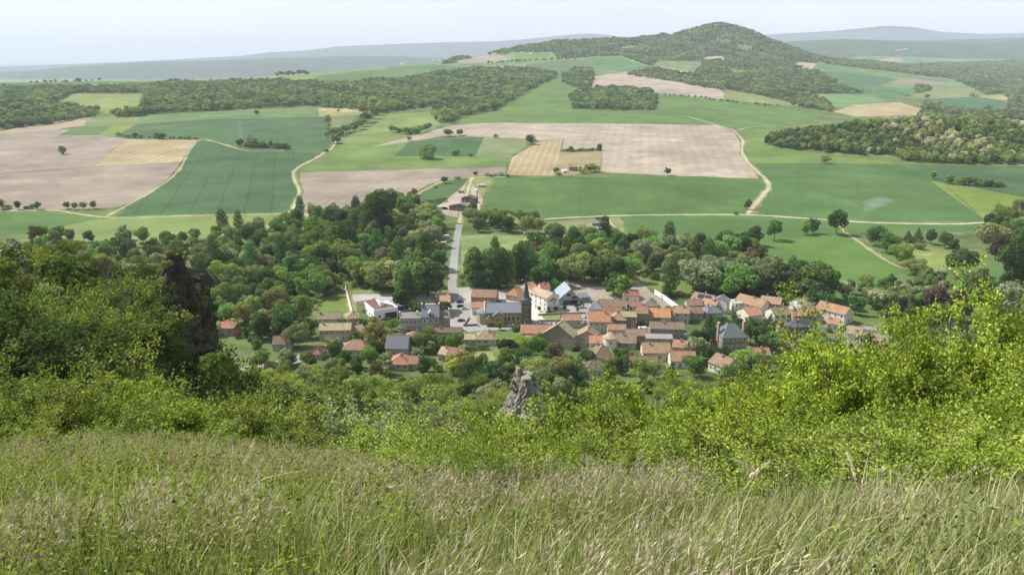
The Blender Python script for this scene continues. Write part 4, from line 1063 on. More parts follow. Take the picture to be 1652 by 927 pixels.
house('low white lean-to at the near end of the farm shed', 759, 345, 12, 4, 2.2, .4, 'shed', 0, '#d6d2c8', WH, 1, 1, 0, name='shed', cat='shed', group='farm buildings on the yard', door=False, ymin=600)
house('long greenish-grey greenhouse shed in the yellow plot above the farm', 777, 302, 12, 7, 2.2, .8, 'gable', 8, '#b9c0b4', '#b0b4a8', 2, 1, 0, name='shed', cat='shed', group='farm buildings on the yard', door=False, ymin=600)
for i, (px, py, s, rc) in enumerate([(648,102,1.4,'#c9c4bc'),(662,100,1.2,'#b98873'),(700,93,1.5,'#c9c4bc'),(712,91,1.3,'#b98873'),(722,91,1.6,'#cdb49c'),(730,90,1.1,'#b98873'),(738,89,1.4,'#c4a08a'),(746,88,1.4,'#b98873'),(754,87,1.2,'#cdb49c'),(762,85,1.8,'#d8d0c0'),(768,84,1.4,'#b98873'),(798,87,2.2,'#e0dcd4'),(842,85,1.4,'#cdb49c'),(856,85,1.4,'#b98873')]):
    house(f'{ordinal(i + 1)} tiny house from the left along the far wooded ridge', px, py + 2, 3.2 * s, 9, 6, 2.5, 'gable', (i * 37) % 60 - 30, rc, '#e2ddd2', 1, 1, 0, name='distant_house', group='houses on the far ridge', door=False, ymin=2000)
for i, (px, py, s, rc, lb) in enumerate([(1310,88,6,'#b9785f','long red-roofed house at the foot of the wooded cone'),(1322,89,3,'#c9b8a8','white house beside the long red roof below the cone'),
     (1440,81,5,'#cf9a80','leftmost orange-roofed house on the distant castle hill'),(1447,80,5,'#c98a70','middle orange-roofed house on the distant castle hill'),(1454,79,5,'#cfa58c','rightmost orange-roofed house on the distant castle hill')]):
    house(lb, px, py, s, 14, 7, 3, 'gable', -8, rc, '#e8e2d8', 2, 1, 0, name='distant_house', group='houses on the far hills', door=False, ymin=3500, pos=None if i < 2 else ((px-CX)/F/1.03*7700, 7700, HC - float(slope(py))*7700 - 6))

# ------------------------------------------------------------------ town hall (three joined bodies)
p = at1(684, 537); m_ = mpp(p)
th = bpy.data.objects.new('town_hall', None); COL.objects.link(th); th.location = p; th.rotation_euler = (0, 0, math.radians(4))
tag(th, 'grey town hall of three joined blocks with dark slate middle roof and white-topped dormer', 'town hall')
def block(root, x0, x1, y0, d, h, rh, roofc, wallc, kind, nw, fl, shut=None, slate=False, s=1.0):
    w = x1 - x0; xc = (x0 + x1) / 2
    b = MB()
    if kind == 'gable': b.add([(x0,y0,-1),(x1,y0,-1),(x1,y0+d,-1),(x0,y0+d,-1),(x0,y0,h),(x1,y0,h),(x1,y0+d,h),(x0,y0+d,h),(x0,y0+d/2,h+rh),(x1,y0+d/2,h+rh)], [(0,1,5,4),(2,3,7,6),(1,2,6,9,5),(3,0,4,8,7),(4,5,9,8),(6,7,8,9)])
    else: b.box(x0, x1, y0, y0 + d, -1, h)
    b.build('wall', M_WALL, root, C(wallc))
    r = MB(); roof_parts(r, w, d, h + .02, rh, kind, ov=.3)
    ro = r.build('roof', M_SLATE if slate else M_ROOF, root, C(roofc)); ro.location = (xc, y0, 0)
    for f in range(fl):
        for i in range(nw):
            o = link('window', window_mesh('shutters' if shut else 'plain'), root)
            o.location = (x0 + (i + .5) * w / nw, y0 - .005, f * h / fl + (h / fl - 1.6) * .5 + .1); o.scale = (s, 1, s); o.color = (*C(shut or '#8a8478'), 1)
        for i in range(max(1, int(d / 4))):
            o = link('window', window_mesh('plain'), root); o.rotation_euler = (0, 0, -math.pi / 2)
            o.location = (x0 - .005, y0 + (i + .5) * d / max(1, int(d / 4)), f * h / fl + (h / fl - 1.6) * .5 + .1); o.scale = (s, 1, s); o.color = (*C('#8a8478'), 1)
    return ro
k = m_
a_ = block(th, -37*k, -3*k, 0, 10, 8.2, .5, '#83807c', '#b4ada0', 'hip', 5, 2, '#8d98a4')
r_ = block(th, -2.9*k, 25*k, -.8, 11, 8.8, 4.6, '#6e7178', '#a09c94', 'gable', 3, 2, '#b0bac2', True, 1.25)
c_ = block(th, 25.1*k, 42*k, .4, 9, 7.6, 2.6, '#83776e', '#a59d90', 'gable', 2, 2, None)
for ro, xx, yy, z in ((a_, -6, 5, 8.8), (a_, 3, 5, 8.8), (r_, -4.3, 5, 13.2), (r_, 4.4, 5, 13.2), (c_, 2.4, 4.5, 10)):
    b = MB(); b.box(xx-.35, xx+.35, yy-.9, yy+.9, z-1.5, z+1.3); b.box(xx-.42, xx+.42, yy-.97, yy+.97, z+1.3, z+1.45); b.build('chimney', M_CHIM, ro, C('#c4bcb0'))
b = MB(); xm = 0
b.box(-1.1, 1.1, .3, 3.2, 8.9, 10.6); b.add([(-1.3,.1,10.6),(1.3,.1,10.6),(1.3,4.4,10.6),(-1.3,4.4,10.6),(0,.1,12.0),(0,4.4,12.0)], [(0,1,4),(1,2,5,4),(2,3,5),(3,0,4,5),(3,2,1,0)])
b.box(-.45, .45, .22, .3, 9.2, 10.4, 1)
b.build('dormer', [M_WALL, M_PANE], r_, C('#c9c7c0'))
b = MB(); b.box(-9.5, -1.5, -2.4, -.02, 2.9, 3.2); [b.box(x, x+.25, -2.4, -2.15, 0, 2.9) for x in (-9.5, -7, -4.3, -1.8)]
b.build('porch', M_WALL, th, C('#6d6a66'))
house('orange roof peeping up behind the right end of the town hall', 718, 506, 16, 9, 6.5, 2.6, 'gable', 2, '#cf9468', '#b0a898', 2, 2, 1)

# ------------------------------------------------------------------ white modern hall
p = at1(604, 517)
mh = bpy.data.objects.new('modern_hall', None); COL.objects.link(mh); mh.location = p; mh.rotation_euler = (0, 0, math.radians(28))
tag(mh, 'white flat-roofed modern hall with folded red-brown roof near the green triangle meadow', 'building')
b = MB(); L1, L2, hh = 13.5, 16.5, 5.6        # L1 along local x (to the right), L2 along local y
b.prism([(0, 0), (L1, 0), (L1, L2), (0, L2)], -1, hh - .8)
b.box(0, L1, 0, .3, hh - .8, hh + .2); b.box(0, .3, .3, L2, hh - .8, hh + .6); b.box(L1 - .3, L1, .3, L2 * .6, hh - .8, hh)
b.add([(L1*.45, L2*.45, hh-.8), (L1, L2*.45, hh-.8), (L1*.45, L2, hh-.8), (L1*.45, L2*.45, hh+2.2), (L1*.45, L2, hh+1.8)], [(0,1,3),(0,3,4,2),(1,2,4,3)])
b.build('wall', M_WALL, mh, C('#eeeef0'))
b = MB(); b.add([(.32,.32,hh-.75),(L1-.32,.32,hh-.75),(L1-.32,L2*.45,hh-.75),(L1*.45,L2,hh+2.0),(.32,L2,hh-.2)], [(0,1,2,3,4)]); b.box(-3, L1*.45, L2*.95, L2+7, hh-1.2, hh-.9)
b.build('roof', M_ROOF, mh, C('#76584e'))
b = MB(); b.box(L1*.45, L1*.95, -.06, .2, .1, 3.4); b.build('glazed_entrance', M_PANE, mh)
for x, y, rz in ((-.01, 3, 1), (-.01, 7.5, 1), (-.01, 13, 1), (3, -.01, 0)):
    o = link('window', window_mesh('plain'), mh); o.location = (x, y, 1.2); o.rotation_euler = (0, 0, -math.pi/2*rz); o.scale = (1.6, 1, 1.1)
b = MB(); b.box(L1 + .02, L1 + 8, 5, 13, -1, 4.2); b.build('side_block', M_WALL, mh, C('#4f5058'))
b = MB(); b.box(L1 + .1, L1 + 8.3, 4.7, 13.3, 4.2, 4.5); b.build('side_roof', M_SLATE, mh, C('#77736f'))
HOUSES_XY.append((p.x, p.y + 10, 14))

# ------------------------------------------------------------------ slate-roofed gable hall with glazed front
p = at1(918, 491)
gh = bpy.data.objects.new('gabled_hall', None); COL.objects.link(gh); gh.location = p; gh.rotation_euler = (0, 0, math.radians(10))
tag(gh, 'pale grey hall with steep blue-slate roof and dark glazed front beside the ploughed plot', 'hall')
b = MB(); w = 13.5; d = 15
b.add([(-w/2,0,-1),(w/2,0,-1),(w/2,d,-1),(-w/2,d,-1),(-w/2,0,3),(w/2,0,2.2),(w/2,d,2.2),(-w/2,d,3),(.8,0,9.2),(.8,d,9.2)], [(0,1,5,8,4),(2,3,7,9,6),(1,2,6,5),(3,0,4,7),(4,8,9,7),(5,6,9,8)])
b.build('wall', M_WALL, gh, C('#a3a5a8'))
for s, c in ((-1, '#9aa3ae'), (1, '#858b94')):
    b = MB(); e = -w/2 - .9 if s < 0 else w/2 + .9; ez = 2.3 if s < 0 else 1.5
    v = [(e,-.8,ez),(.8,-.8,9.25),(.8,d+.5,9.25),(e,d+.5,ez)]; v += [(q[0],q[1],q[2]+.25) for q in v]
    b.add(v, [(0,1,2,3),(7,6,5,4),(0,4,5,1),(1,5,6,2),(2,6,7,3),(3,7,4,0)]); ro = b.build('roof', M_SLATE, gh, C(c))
b = MB(); b.box(-3.6, 4.8, -.08, .1, .1, 2.6); b.box(1.5, 4.4, -.08, .1, 3.4, 4.8); b.box(-1.2, .8, -.08, .1, 5, 6.4)
b.build('glazing', M_PANE, gh)
b = MB(); b.box(w/2+.95, w/2+6, 2, 11, -1, 3.0); b.build('side_wing', M_WALL, gh, C('#8f8d8c'))
b = MB(); b.box(w/2+.98, w/2+6.4, 1.6, 11.4, 3.0, 3.25); b.build('side_roof', M_SLATE, gh, C('#6f737a'))
HOUSES_XY.append((p.x, p.y + 8, 12))

# ------------------------------------------------------------------ church
p = at1(809, 525); k = mpp(p)
ch = bpy.data.objects.new('church', None); COL.objects.link(ch); ch.location = p; ch.rotation_euler = (0, 0, math.radians(2))
tag(ch, 'brown stone village church with slate nave roof and tall pointed slate spire', 'church')
x0, x1 = -27*k, 33*k; d = 11.0; h = 6.8; rh = 3.6; y0 = 1.5
b = MB(); b.add([(x0,y0,-1.5),(x1,y0,-1.5),(x1,y0+d,-1.5),(x0,y0+d,-1.5),(x0,y0,h),(x1,y0,h),(x1,y0+d,h),(x0,y0+d,h),(x0,y0+d/2,h+rh),(x1,y0+d/2,h+rh)], [(0,1,5,4),(2,3,7,6),(1,2,6,9,5),(3,0,4,8,7)])
b.build('nave_wall', M_STONE, ch, C('#9e917c'))
b = MB(); roof_parts(b, x1 - x0, d, h, rh, 'gable', .5); ro = b.build('nave_roof', M_SLATE, ch, C('#7b7e85')); ro.location = ((x0 + x1) / 2, y0, 0)
pts = [(x0, y0 + .6), (x0 - 2.6, y0 + 1.4), (x0 - 4.4, y0 + 4), (x0 - 4.4, y0 + 7), (x0 - 2.6, y0 + 9.6), (x0, y0 + d - .6)]
b = MB(); b.prism(pts, -1.5, 5.9); b.build('apse_wall', M_STONE, ch, C('#aa9c84'))
b = MB(); q = [(a[0] - (.35 if a[0] < x0 else 0), a[1] + (a[1] - y0 - d/2) * .06, 5.9) for a in pts] + [(x0, y0 + d/2, 8.8)]
b.add(q, [(i, i+1, 6) for i in range(5)] + [(5, 4, 3, 2, 1, 0)]); b.build('apse_roof', M_SLATE, ch, C('#7b7e85'))
b = MB(); b.box(x0 - .3, x0 + .35, y0 + .1, y0 + d - .1, h + .1, h + .7)
b.add([(x0-.3,y0+.1,h+.7),(x0+.35,y0+.1,h+.7),(x0+.35,y0+d-.1,h+.7),(x0-.3,y0+d-.1,h+.7),(x0-.3,y0+d/2,h+rh+1.1),(x0+.35,y0+d/2,h+rh+1.1)], [(0,1,5,4),(1,2,5),(2,3,4,5),(3,0,4)])
b.build('gable_coping', M_STONE, ch, C('#c9bfa8'))
tx0, tx1 = -21*k, 2*k; tc_ = (tx0 + tx1) / 2        # side chapel with its gable to the street
for c_x, wd_, hh, cl in ((tc_ + 1.5, 6.4, 5.6, '#a08c6c'), (tc_ - 3.2, 3.0, 3.6, '#ab9776')):
    b = MB(); b.add([(c_x-wd_/2,-1.4,-1.5),(c_x+wd_/2,-1.4,-1.5),(c_x+wd_/2,y0-.02,-1.5),(c_x-wd_/2,y0-.02,-1.5),(c_x-wd_/2,-1.4,hh),(c_x+wd_/2,-1.4,hh),(c_x+wd_/2,y0-.02,hh),(c_x-wd_/2,y0-.02,hh),(c_x,-1.4,hh+2.0),(c_x,y0-.02,hh+2.0)],
          [(0,1,5,8,4),(1,2,6,5),(3,0,4,7),(2,3,7,9,6),(4,8,9,7),(5,6,9,8)]); b.build('chapel_wall', M_STONE, ch, C(cl))
    b = MB()
    for s in (-1, 1):
        v = [(c_x+s*(wd_/2+.3),-1.7,hh-.15),(c_x,-1.7,hh+2.05),(c_x,y0+1.8,hh+2.05),(c_x+s*(wd_/2+.3),y0+.6,hh-.15)]; v += [(t[0],t[1],t[2]+.2) for t in v]
        b.add(v, [(0,1,2,3),(7,6,5,4),(0,4,5,1),(1,5,6,2),(2,6,7,3),(3,7,4,0)])
    b.build('chapel_roof', M_SLATE, ch, C('#73767d'))
def arch_window(root, x, y, z, w, h_, nm='arched_window'):
    if 'arch' not in CR:
        bb = MB(); pts_ = [(-.5, 0), (.5, 0), (.5, 1.3)] + [(.5*math.cos(t), 1.3 + .5*math.sin(t)) for t in (.5, 1.05, 1.57, 2.1, 2.64)] + [(-.5, 1.3)]
        for s, y_, mi in ((1.25, -.06, 0), (.9, -.10, 1)):
            n = len(pts_); v = [(a*s, y_, (c-.9)*s+.9) for a, c in pts_] + [(a*s, .05, (c-.9)*s+.9) for a, c in pts_]
            bb.add(v, [tuple(range(n))] + [(i, (i+1)%n, n+(i+1)%n, n+i) for i in range(n)], mi)
        CR['arch'] = bb.mesh('arched_window'); CR['arch'].materials.append(simple('pale_stone', C('#c8bea6'), .9)); CR['arch'].materials.append(M_PANE)
    o = link(nm, CR['arch'], root); o.location = (x, y, z); o.scale = (w, 1, h_); return o
for x in (6*k, 12.5*k, 19*k, 27*k): arch_window(ch, x, y0 - .005, 2.2, .9, 1.5)
for x in (x0 + 2.5,): arch_window(ch, x, y0 - .005, 2.2, .9, 1.5)
for x in (tc_ + .7, tc_ + 2.3): arch_window(ch, x, -1.405, 2.6, .7, 1.2)
for i, x in enumerate((3*k, 9.3*k, 15.8*k, 23*k)):
    b = MB(); b.box(x - .4, x + .4, y0 - .9, y0 - .01, -1.5, 4.2); b.add([(x-.4,y0-.9,4.2),(x+.4,y0-.9,4.2),(x+.4,y0-.01,4.2),(x-.4,y0-.01,4.2),(x-.4,y0-.01,5.4),(x+.4,y0-.01,5.4)], [(0,1,5,4),(1,2,5),(3,0,4),(2,3,4,5)])
    b.build('buttress', M_STONE, ch, C('#b09c7a'))
tw = 4.6; tx = x1 + 2.4; ty = y0 + d/2 - 3
b = MB(); b.box(tx - tw/2, tx + tw/2, ty - tw/2, ty + tw/2, -1.5, 13.2)
for zz in (4.6, 8.9, 13.0): b.box(tx - tw/2 - .18, tx + tw/2 + .18, ty - tw/2 - .18, ty + tw/2 + .18, zz, zz + .3)
for sx in (-1, 1):
    for sy in (-1, 1): b.box(tx + sx*tw/2 - .38, tx + sx*tw/2 + .38, ty + sy*tw/2 - .38, ty + sy*tw/2 + .38, -1.5, 12.2)
tow = b.build('bell_tower', M_STONE, ch, C('#7d7568'))
for x in (-.85, .85):
    arch_window(tow, tx + x, ty - tw/2 - .01, 9.6, .8, 1.5, 'louvred_opening')
arch_window(tow, tx, ty - tw/2 - .01, 5.6, .9, 1.2, 'louvred_opening'); arch_window(tow, tx, ty - tw/2 - .01, .2, 1.3, 1.5, 'doorway')
for y in (-.85, .85):
    o = arch_window(tow, tx - tw/2 - .01, ty + y, 9.6, .8, 1.5, 'louvred_opening'); o.rotation_euler = (0, 0, -math.pi/2)
b = MB(); zb = 13.3; n8 = 8; R0 = tw/2 * 1.14
rings = [(zb, tw/2 + .55, True), (zb + 1.3, 1.95, False), (zb + 11.6, .1, False)]
vs = []
for zz, rr, sq in rings:
    for i in range(8):
        t = 2*math.pi*(i + .5)/8
        if sq: c, s = math.cos(t), math.sin(t); m2 = max(abs(c), abs(s)); vs.append((tx + rr*c/m2, ty + rr*s/m2, zz))
        else: vs.append((tx + rr*math.cos(t), ty + rr*math.sin(t), zz))
b.add(vs, [(j*8+i, j*8+(i+1)%8, (j+1)*8+(i+1)%8, (j+1)*8+i) for j in range(2) for i in range(8)] + [tuple(range(7, -1, -1)), tuple(range(16, 24))])
spire = b.build('spire', M_SLATE, ch, C('#5b5f69'))
b = MB(); zt = zb + 11.5; b.box(tx-.06, tx+.06, ty-.06, ty+.06, zt, zt+1.7); b.box(tx-.45, tx+.45, ty-.05, ty+.05, zt+1.0, zt+1.12); b.build('cross', M_METAL, spire)
HOUSES_XY.append((p.x, p.y + 8, 16)); HOUSES_XY.append((p.x + 12, p.y + 6, 6))

# ------------------------------------------------------------------ manor, mansard house, round tower, silo
def manor(label, px, py, wpx, d, h, rh, kind, rot, roofc, wallc, chs, nw=4, fl=2):
    root, w = house(label, px, py, wpx, d, h, rh, kind, rot, roofc, wallc, nw, fl, 0, name='manor_house', cat='manor', slate=True, group=None, shut='#c9cdd0')
    ro = next(c for c in root.children if c.name.startswith('roof'))
    for (fx, fy) in chs:
        b = MB(); x = fx * w; y = fy * d; b.box(x-.45, x+.45, y-.7, y+.7, h*.6, h+rh+.3); b.box(x-.55, x+.55, y-.8, y+.8, h+rh+.3, h+rh+.5)
        b.build('chimney', M_CHIM, ro, C('#b99a84'))
    return root, w, ro
r1, w, ro = manor('large stone manor with steep blue slate roof, side chimneys and skylights among dark trees', 1184, 572, 42, 11, 9.0, 5.2, 'hip', 8, '#757b86', '#8f8370', [(-.51, .5), (.51, .5)], 5, 3)
for x in (-.12, .22):
    b = MB(); t0, t1 = .45, .7; b.add([(x*w-.5, -.45+t0*6, 9+5.2*.38-.3), (x*w+.5, -.45+t0*6, 9+5.2*.38-.3), (x*w+.5, -.45+t1*6, 9+5.2*.62-.2), (x*w-.5, -.45+t1*6, 9+5.2*.62-.2)], [(0,1,2,3)])
    v = [(q[0], q[1], q[2]) for q in b.v]; b.add([(q[0], q[1], q[2]-.15) for q in v], [(3,2,1,0)]); b.add([v[0], v[1], (v[1][0], v[1][1], v[1][2]-.15), (v[0][0], v[0][1], v[0][2]-.15)], [(0,3,2,1)])
    b.build('skylight', M_ZINC, ro)
manor('mansard-roofed house with two tall brick chimneys on its left side', 1288, 558, 40, 11, 6.4, 4.2, 'mansard', 14, '#5d6069', '#b9b4ac', [(-.47, .2), (-.47, .8), (.3, .7)], 4, 2)
p = at1(985, 569)
rt = bpy.data.objects.new('dovecote_tower', None); COL.objects.link(rt); rt.location = p
tag(rt, 'round whitewashed tower with conical tan tiled roof', 'tower')
b = MB(); b.tube((0, 3.3, -1), (0, 3.3, 7.2), 3.25, 3.2, 24); b.build('wall', M_WALL, rt, C('#d5cfc2'))
b = MB(); b.tube((0, 3.3, 7.0), (0, 3.3, 9.6), 3.7, .15, 16); b.build('roof', M_ROOF, rt, C('#b8a07e'))
b = MB(); b.box(-.3, .3, -.0, .2, 4.4, 5.4); b.build('window', M_PANE, rt)
p = at1(769, 318, 600)
si = bpy.data.objects.new('grain_silo', None); COL.objects.link(si); si.location = p
tag(si, 'pale cylindrical grain silo at the far end of the farm sheds', 'silo')
b = MB(); b.tube((0, 0, -1), (0, 0, 7.5), 1.5, 1.5, 16); [b.tube((0, 0, z), (0, 0, z+.12), 1.56, 1.56, 16) for z in (1.5, 3, 4.5, 6)]; b.build('cylinder', M_ZINC, si)
b = MB(); b.tube((0, 0, 7.5), (0, 0, 8.6), 1.7, .2, 16); b.build('cap', M_WALL, si, C('#e0ded8'))

# ------------------------------------------------------------------ walls
def wall_run(label, pts, h, th, col, name='garden_wall', cat='wall', group=None):
    P = [at1(*q) for q in pts]
    b = MB()
    for a, c in zip(P[:-1], P[1:]):
        dv = Vector((c.x - a.x, c.y - a.y)); L = dv.length; dv /= L; n = Vector((-dv.y, dv.x)) * th / 2
        q = [(a.x-n.x, a.y-n.y), (c.x-n.x, c.y-n.y), (c.x+n.x, c.y+n.y), (a.x+n.x, a.y+n.y)]
        b.prism(q, min(a.z, c.z) - .6, max(a.z, c.z) + h)
        n2 = n * 1.3; q = [(a.x-n2.x, a.y-n2.y), (c.x-n2.x, c.y-n2.y), (c.x+n2.x, c.y+n2.y), (a.x+n2.x, a.y+n2.y)]
        b.prism(q, max(a.z, c.z) + h, max(a.z, c.z) + h + .12)
    o = b.build(name, M_WALL, None, C(col)); tag(o, label, cat, group); return o
wall_run('long straight white wall running diagonally down to the village', [(1056, 474), (1072, 484), (1099, 504)], 2.6, .4, '#efece4')
wall_run('low stone wall along the terraced church garden', [(868, 509), (900, 507), (945, 506)], 1.0, .4, '#a08e82')
wall_run('lower grey retaining wall of the church garden beside the street', [(868, 519), (900, 518), (940, 518)], 1.1, .4, '#a8a298')
wall_run('dark boundary wall round the grass plot left of the church choir', [(748, 526), (770, 525), (772, 527)], .9, .35, '#6f665c')
wall_run('sloping wall on the left of the grass plot beside the church', [(748, 526), (757, 513)], .9, .35, '#8a8072')
wall_run('pale wall beside the path at the edge of the triangle meadow', [(557, 463), (569, 508)], 1.2, .4, '#cfc6ae')
wall_run('long street wall below the three-chimney house', [(512, 562), (560, 560)], 1.3, .4, '#a89c8a')
wall_run('white garden wall and steps beside the cream house', [(1011, 584), (1032, 580)], 1.6, .6, '#e0dcd2')

# ------------------------------------------------------------------ vehicles
def car(label, px, py, rot, col, kind='car', L=4.3, ymin=310.0, group='cars parked in the village'):
    p = at1(px, py, ymin)
    van = kind != 'car'
    nm = {'car': 'parked_car', 'van': 'van', 'caravan': 'caravan'}[kind]
    root = bpy.data.objects.new(nm, None); COL.objects.link(root); root.location = p; root.rotation_euler = (0, 0, math.radians(rot))
    tag(root, label, kind, group)
    W2 = .88 if not van else 1.0; key = ('car', kind)
    if key not in CR:
        prof = {'car': [(-2.1,.35),(-2.15,.8),(-1.9,.95),(-1.0,1.0),(1.1,.98),(1.95,.85),(2.15,.6),(2.12,.35)],
                'van': [(-2.6,.35),(-2.6,2.2),(-2.4,2.35),(1.2,2.35),(1.7,2.2),(2.3,1.3),(2.75,1.1),(2.75,.35)],
                'caravan': [(-2.4,.45),(-2.5,1.6),(-2.2,2.5),(2.0,2.5),(2.45,1.7),(2.4,.45)]}[kind]
        bb = MB(); n = len(prof)
        bb.add([(x, -W2, z) for x, z in prof] + [(x, W2, z) for x, z in prof], [tuple(range(n))[::-1], tuple(range(n, 2*n))] + [(i, (i+1)%n, n+(i+1)%n, n+i) for i in range(n)])
        body = bb.mesh('body'); body.materials.append(M_PAINT)
        bb = MB()
        if kind == 'car':
            g = [(-1.5,.97),(-1.05,1.42),(.25,1.44),(1.0,.98)]
            bb.add([(x, -.8 if z < 1.2 else -.66, z) for x, z in g] + [(x, .8 if z < 1.2 else .66, z) for x, z in g], [(3,2,1,0),(4,5,6,7),(0,1,5,4),(1,2,6,5),(2,3,7,6)])
        elif kind == 'van': bb.box(.9, 1.75, -1.01, 1.01, 1.35, 2.0); bb.add([(1.75,-.9,2.12),(1.75,.9,2.12),(2.28,.9,1.36),(2.28,-.9,1.36)], [(3,2,1,0)])
        else: bb.box(-1.6, -.6, -1.01, 1.01, 1.4, 2.0); bb.box(.4, 1.4, -1.01, 1.01, 1.4, 2.0)
        gl = bb.mesh('glass'); gl.materials.append(M_PANE)
        bb = MB(); bb.box(-1.02, .22, -.62, .62, 1.44, 1.48) if kind == 'car' else None
        bb2 = MB(); bb2.tube((0, -.1, 0), (0, .1, 0), .32, .32, 12); bb2.tube((0, -.12, 0), (0, .12, 0), .17, .17, 8, 1)
        wh = bb2.mesh('wheel'); wh.materials.append(M_RUBBER); wh.materials.append(M_METAL)
        rf = None
        if kind == 'car': rf = bb.mesh('roof'); rf.materials.append(M_PAINT)
        CR[key] = (body, gl, wh, rf)
    body, gl, wh, rf = CR[key]
    o = link('body', body, root); o.color = (*C(col), 1); link('glass', gl, root)
    if rf: o = link('roof', rf, root); o.color = (*C(col), 1)
    for x in ((-1.3, 1.35) if kind == 'car' else (-1.7, 1.8) if kind == 'van' else (0,)):
        for y in (-W2 + .08, W2 - .08):
            o = link('wheel', wh, root); o.location = (x, y, .32)
    return root
car('silver car parked on the street in front of the church', 823, 525, 2, '#c9ccd2')
car('white delivery van parked in the yard right of the stone house', 1038, 534, 3, '#eceef0', 'van', group='vans in the village')
car('low white car on the street to the right of the church tower', 866, 522, 0, '#e8e8e8')
car('white car at the top of the row beside the straight road', 742, 482, 70, '#e6e8ea')
car('dark blue car second in the row beside the straight road', 742, 488, 12, '#3a4658')
car('black car lowest in the row beside the straight road', 743, 495, 8, '#24262a')
car('silver car near the young trees beside the straight road', 750, 499, 8, '#c4c8cc')
car('red car by the wall at the church corner', 744, 518, 20, '#8c3c32')
car('grey car on the forecourt of the white modern hall', 624, 514, 28, '#8f969c')
car('white car beside the left end of the town hall', 646, 533, 70, '#dcdee0')
car('dark car parked between the slate hall and the street', 932, 494, 8, '#3b3f46')
car('light grey car in the slate hall car park', 940, 497, 12, '#b4b8bc')
car('red-brown car at the foot of the white house wall', 886, 505, 20, '#5e3230')
car('small white car on the village street beside the orange house', 942, 512, 80, '#e2e4e6')
car('silver car further down the village street', 944, 520, 82, '#a9adb2')
car('dark car in the barn doorway at the bottom of the village street', 929, 566, 5, '#2c2e33')
car('blue car under the carport of the red-roofed wing', 1014, 505, 0, '#4a5a72')
car('dark car beside the mauve hipped house', 1061, 495, 80, '#33363c')
car('silver car at the right end of the village near the tall barn', 1358, 530, 30, '#9aa4b2')
car('blue-grey car seen through the bushes at the right', 1392, 548, 10, '#77859a')
car('white caravan parked on the farm yard beside the dark hedge', 709, 337, 10, '#eef0f0', 'caravan', ymin=500, group='caravans by the farm and the campsite')
car('dark van next to the white caravan on the farm yard', 718, 338, -20, '#2f3744', 'van', ymin=500, group='vans in the village')
car('white caravan half hidden in the trees left of the farm yard', 688, 337, 0, '#e8eae8', 'caravan', ymin=500, group='caravans by the farm and the campsite')
car('left white caravan of the campsite beside the straight road', 702, 383, 5, '#eef0ee', 'caravan', ymin=450, group='caravans by the farm and the campsite')
car('middle white caravan of the campsite beside the straight road', 711, 381, 80, '#f0f0f0', 'caravan', ymin=450, group='caravans by the farm and the campsite')
car('right pale caravan of the campsite closest to the straight road', 721, 384, 10, '#e4e8e2', 'caravan', ymin=450, group='caravans by the farm and the campsite')
car('cream caravan below the others at the campsite', 716, 395, 0, '#e6dcc8', 'caravan', ymin=450, group='caravans by the farm and the campsite')
p = at1(744, 311, 600); b = MB(); b.box(-3, 3, -1.2, 1.2, .9, 1.3); b.box(-3, -.6, -1.2, 1.2, 1.3, 2.6); b.box(1.2, 2.6, -1, 1, 1.3, 2.2)
ft = bpy.data.objects.new('farm_trailer', None); COL.objects.link(ft); ft.location = p; ft.rotation_euler = (0, 0, .5); tag(ft, 'rust-orange farm trailer standing on the gravel yard', 'trailer')
b.build('bed', M_PAINT, ft, C('#a05a44'))
for x in (-1.8, 1.8):
    b = MB(); b.tube((x, -1.3, .5), (x, -1.0, .5), .5, .5, 12); b.tube((x, 1.0, .5), (x, 1.3, .5), .5, .5, 12); b.build('wheel', M_RUBBER, ft)

# solar rows and white frames beyond the poplar screen
for i, (px, py, wpx, lb) in enumerate([(972, 356, 22, 'farther long row of dark blue solar panels beside the pale gravel road'), (968, 366, 24, 'nearer long row of dark blue solar panels above the white cold frames')]):
    p = at1(px, py, 500); w = wpx * mpp(p)
    r = bpy.data.objects.new('solar_array', None); COL.objects.link(r); r.location = p; tag(r, lb, 'solar panels', 'solar rows beside the gravel road')
    n = 8
    for j in range(n):
        b = MB(); x = -w/2 + w * (j + .5) / n; ww = w / n * .46
        v = [(x-ww,0,.8),(x+ww,0,.8),(x+ww,2.6,2.6),(x-ww,2.6,2.6)]; v += [(q[0],q[1],q[2]+.08) for q in v]
        b.add(v, [(3,2,1,0),(4,5,6,7),(0,1,5,4),(1,2,6,5),(2,3,7,6),(3,0,4,7)]); b.build('panel', bpy.data.materials['solar_glass'], r)
    b = MB(); [b.box(-w/2 + w*(j+.5)/n - .06, -w/2 + w*(j+.5)/n + .06, 2.2, 2.35, -.3, 2.3) for j in range(n)]; [b.box(-w/2 + w*(j+.5)/n - .06, -w/2 + w*(j+.5)/n + .06, .2, .32, -.3, .9) for j in range(n)]; tag(b.build('support_posts', M_METAL, r), kind='stuff')
for j in range(6):
    p = at1(956.5 + j * 3.6, 372, 500); b = MB(); w = 3.2 * mpp(p)
    r = bpy.data.objects.new('cold_frame', None); COL.objects.link(r); r.location = p
    tag(r, f'{ordinal(j + 1)} white peaked cold frame from the left below the solar rows', 'cold frame', 'white cold frames')
    b.box(-w/2, w/2, 0, 3.2, -.3, 1.5); b.build('base', M_WALL, r, C('#e8e8e6'))
    b = MB(); b.add([(-w/2,-.1,1.5),(w/2,-.1,1.5),(w/2,3.3,1.5),(-w/2,3.3,1.5),(0,-.1,2.7),(0,3.3,2.7)], [(0,1,4),(1,2,5,4),(2,3,5),(3,0,4,5)]); b.build('lid', M_WALL, r, C('#9ba3b8'))

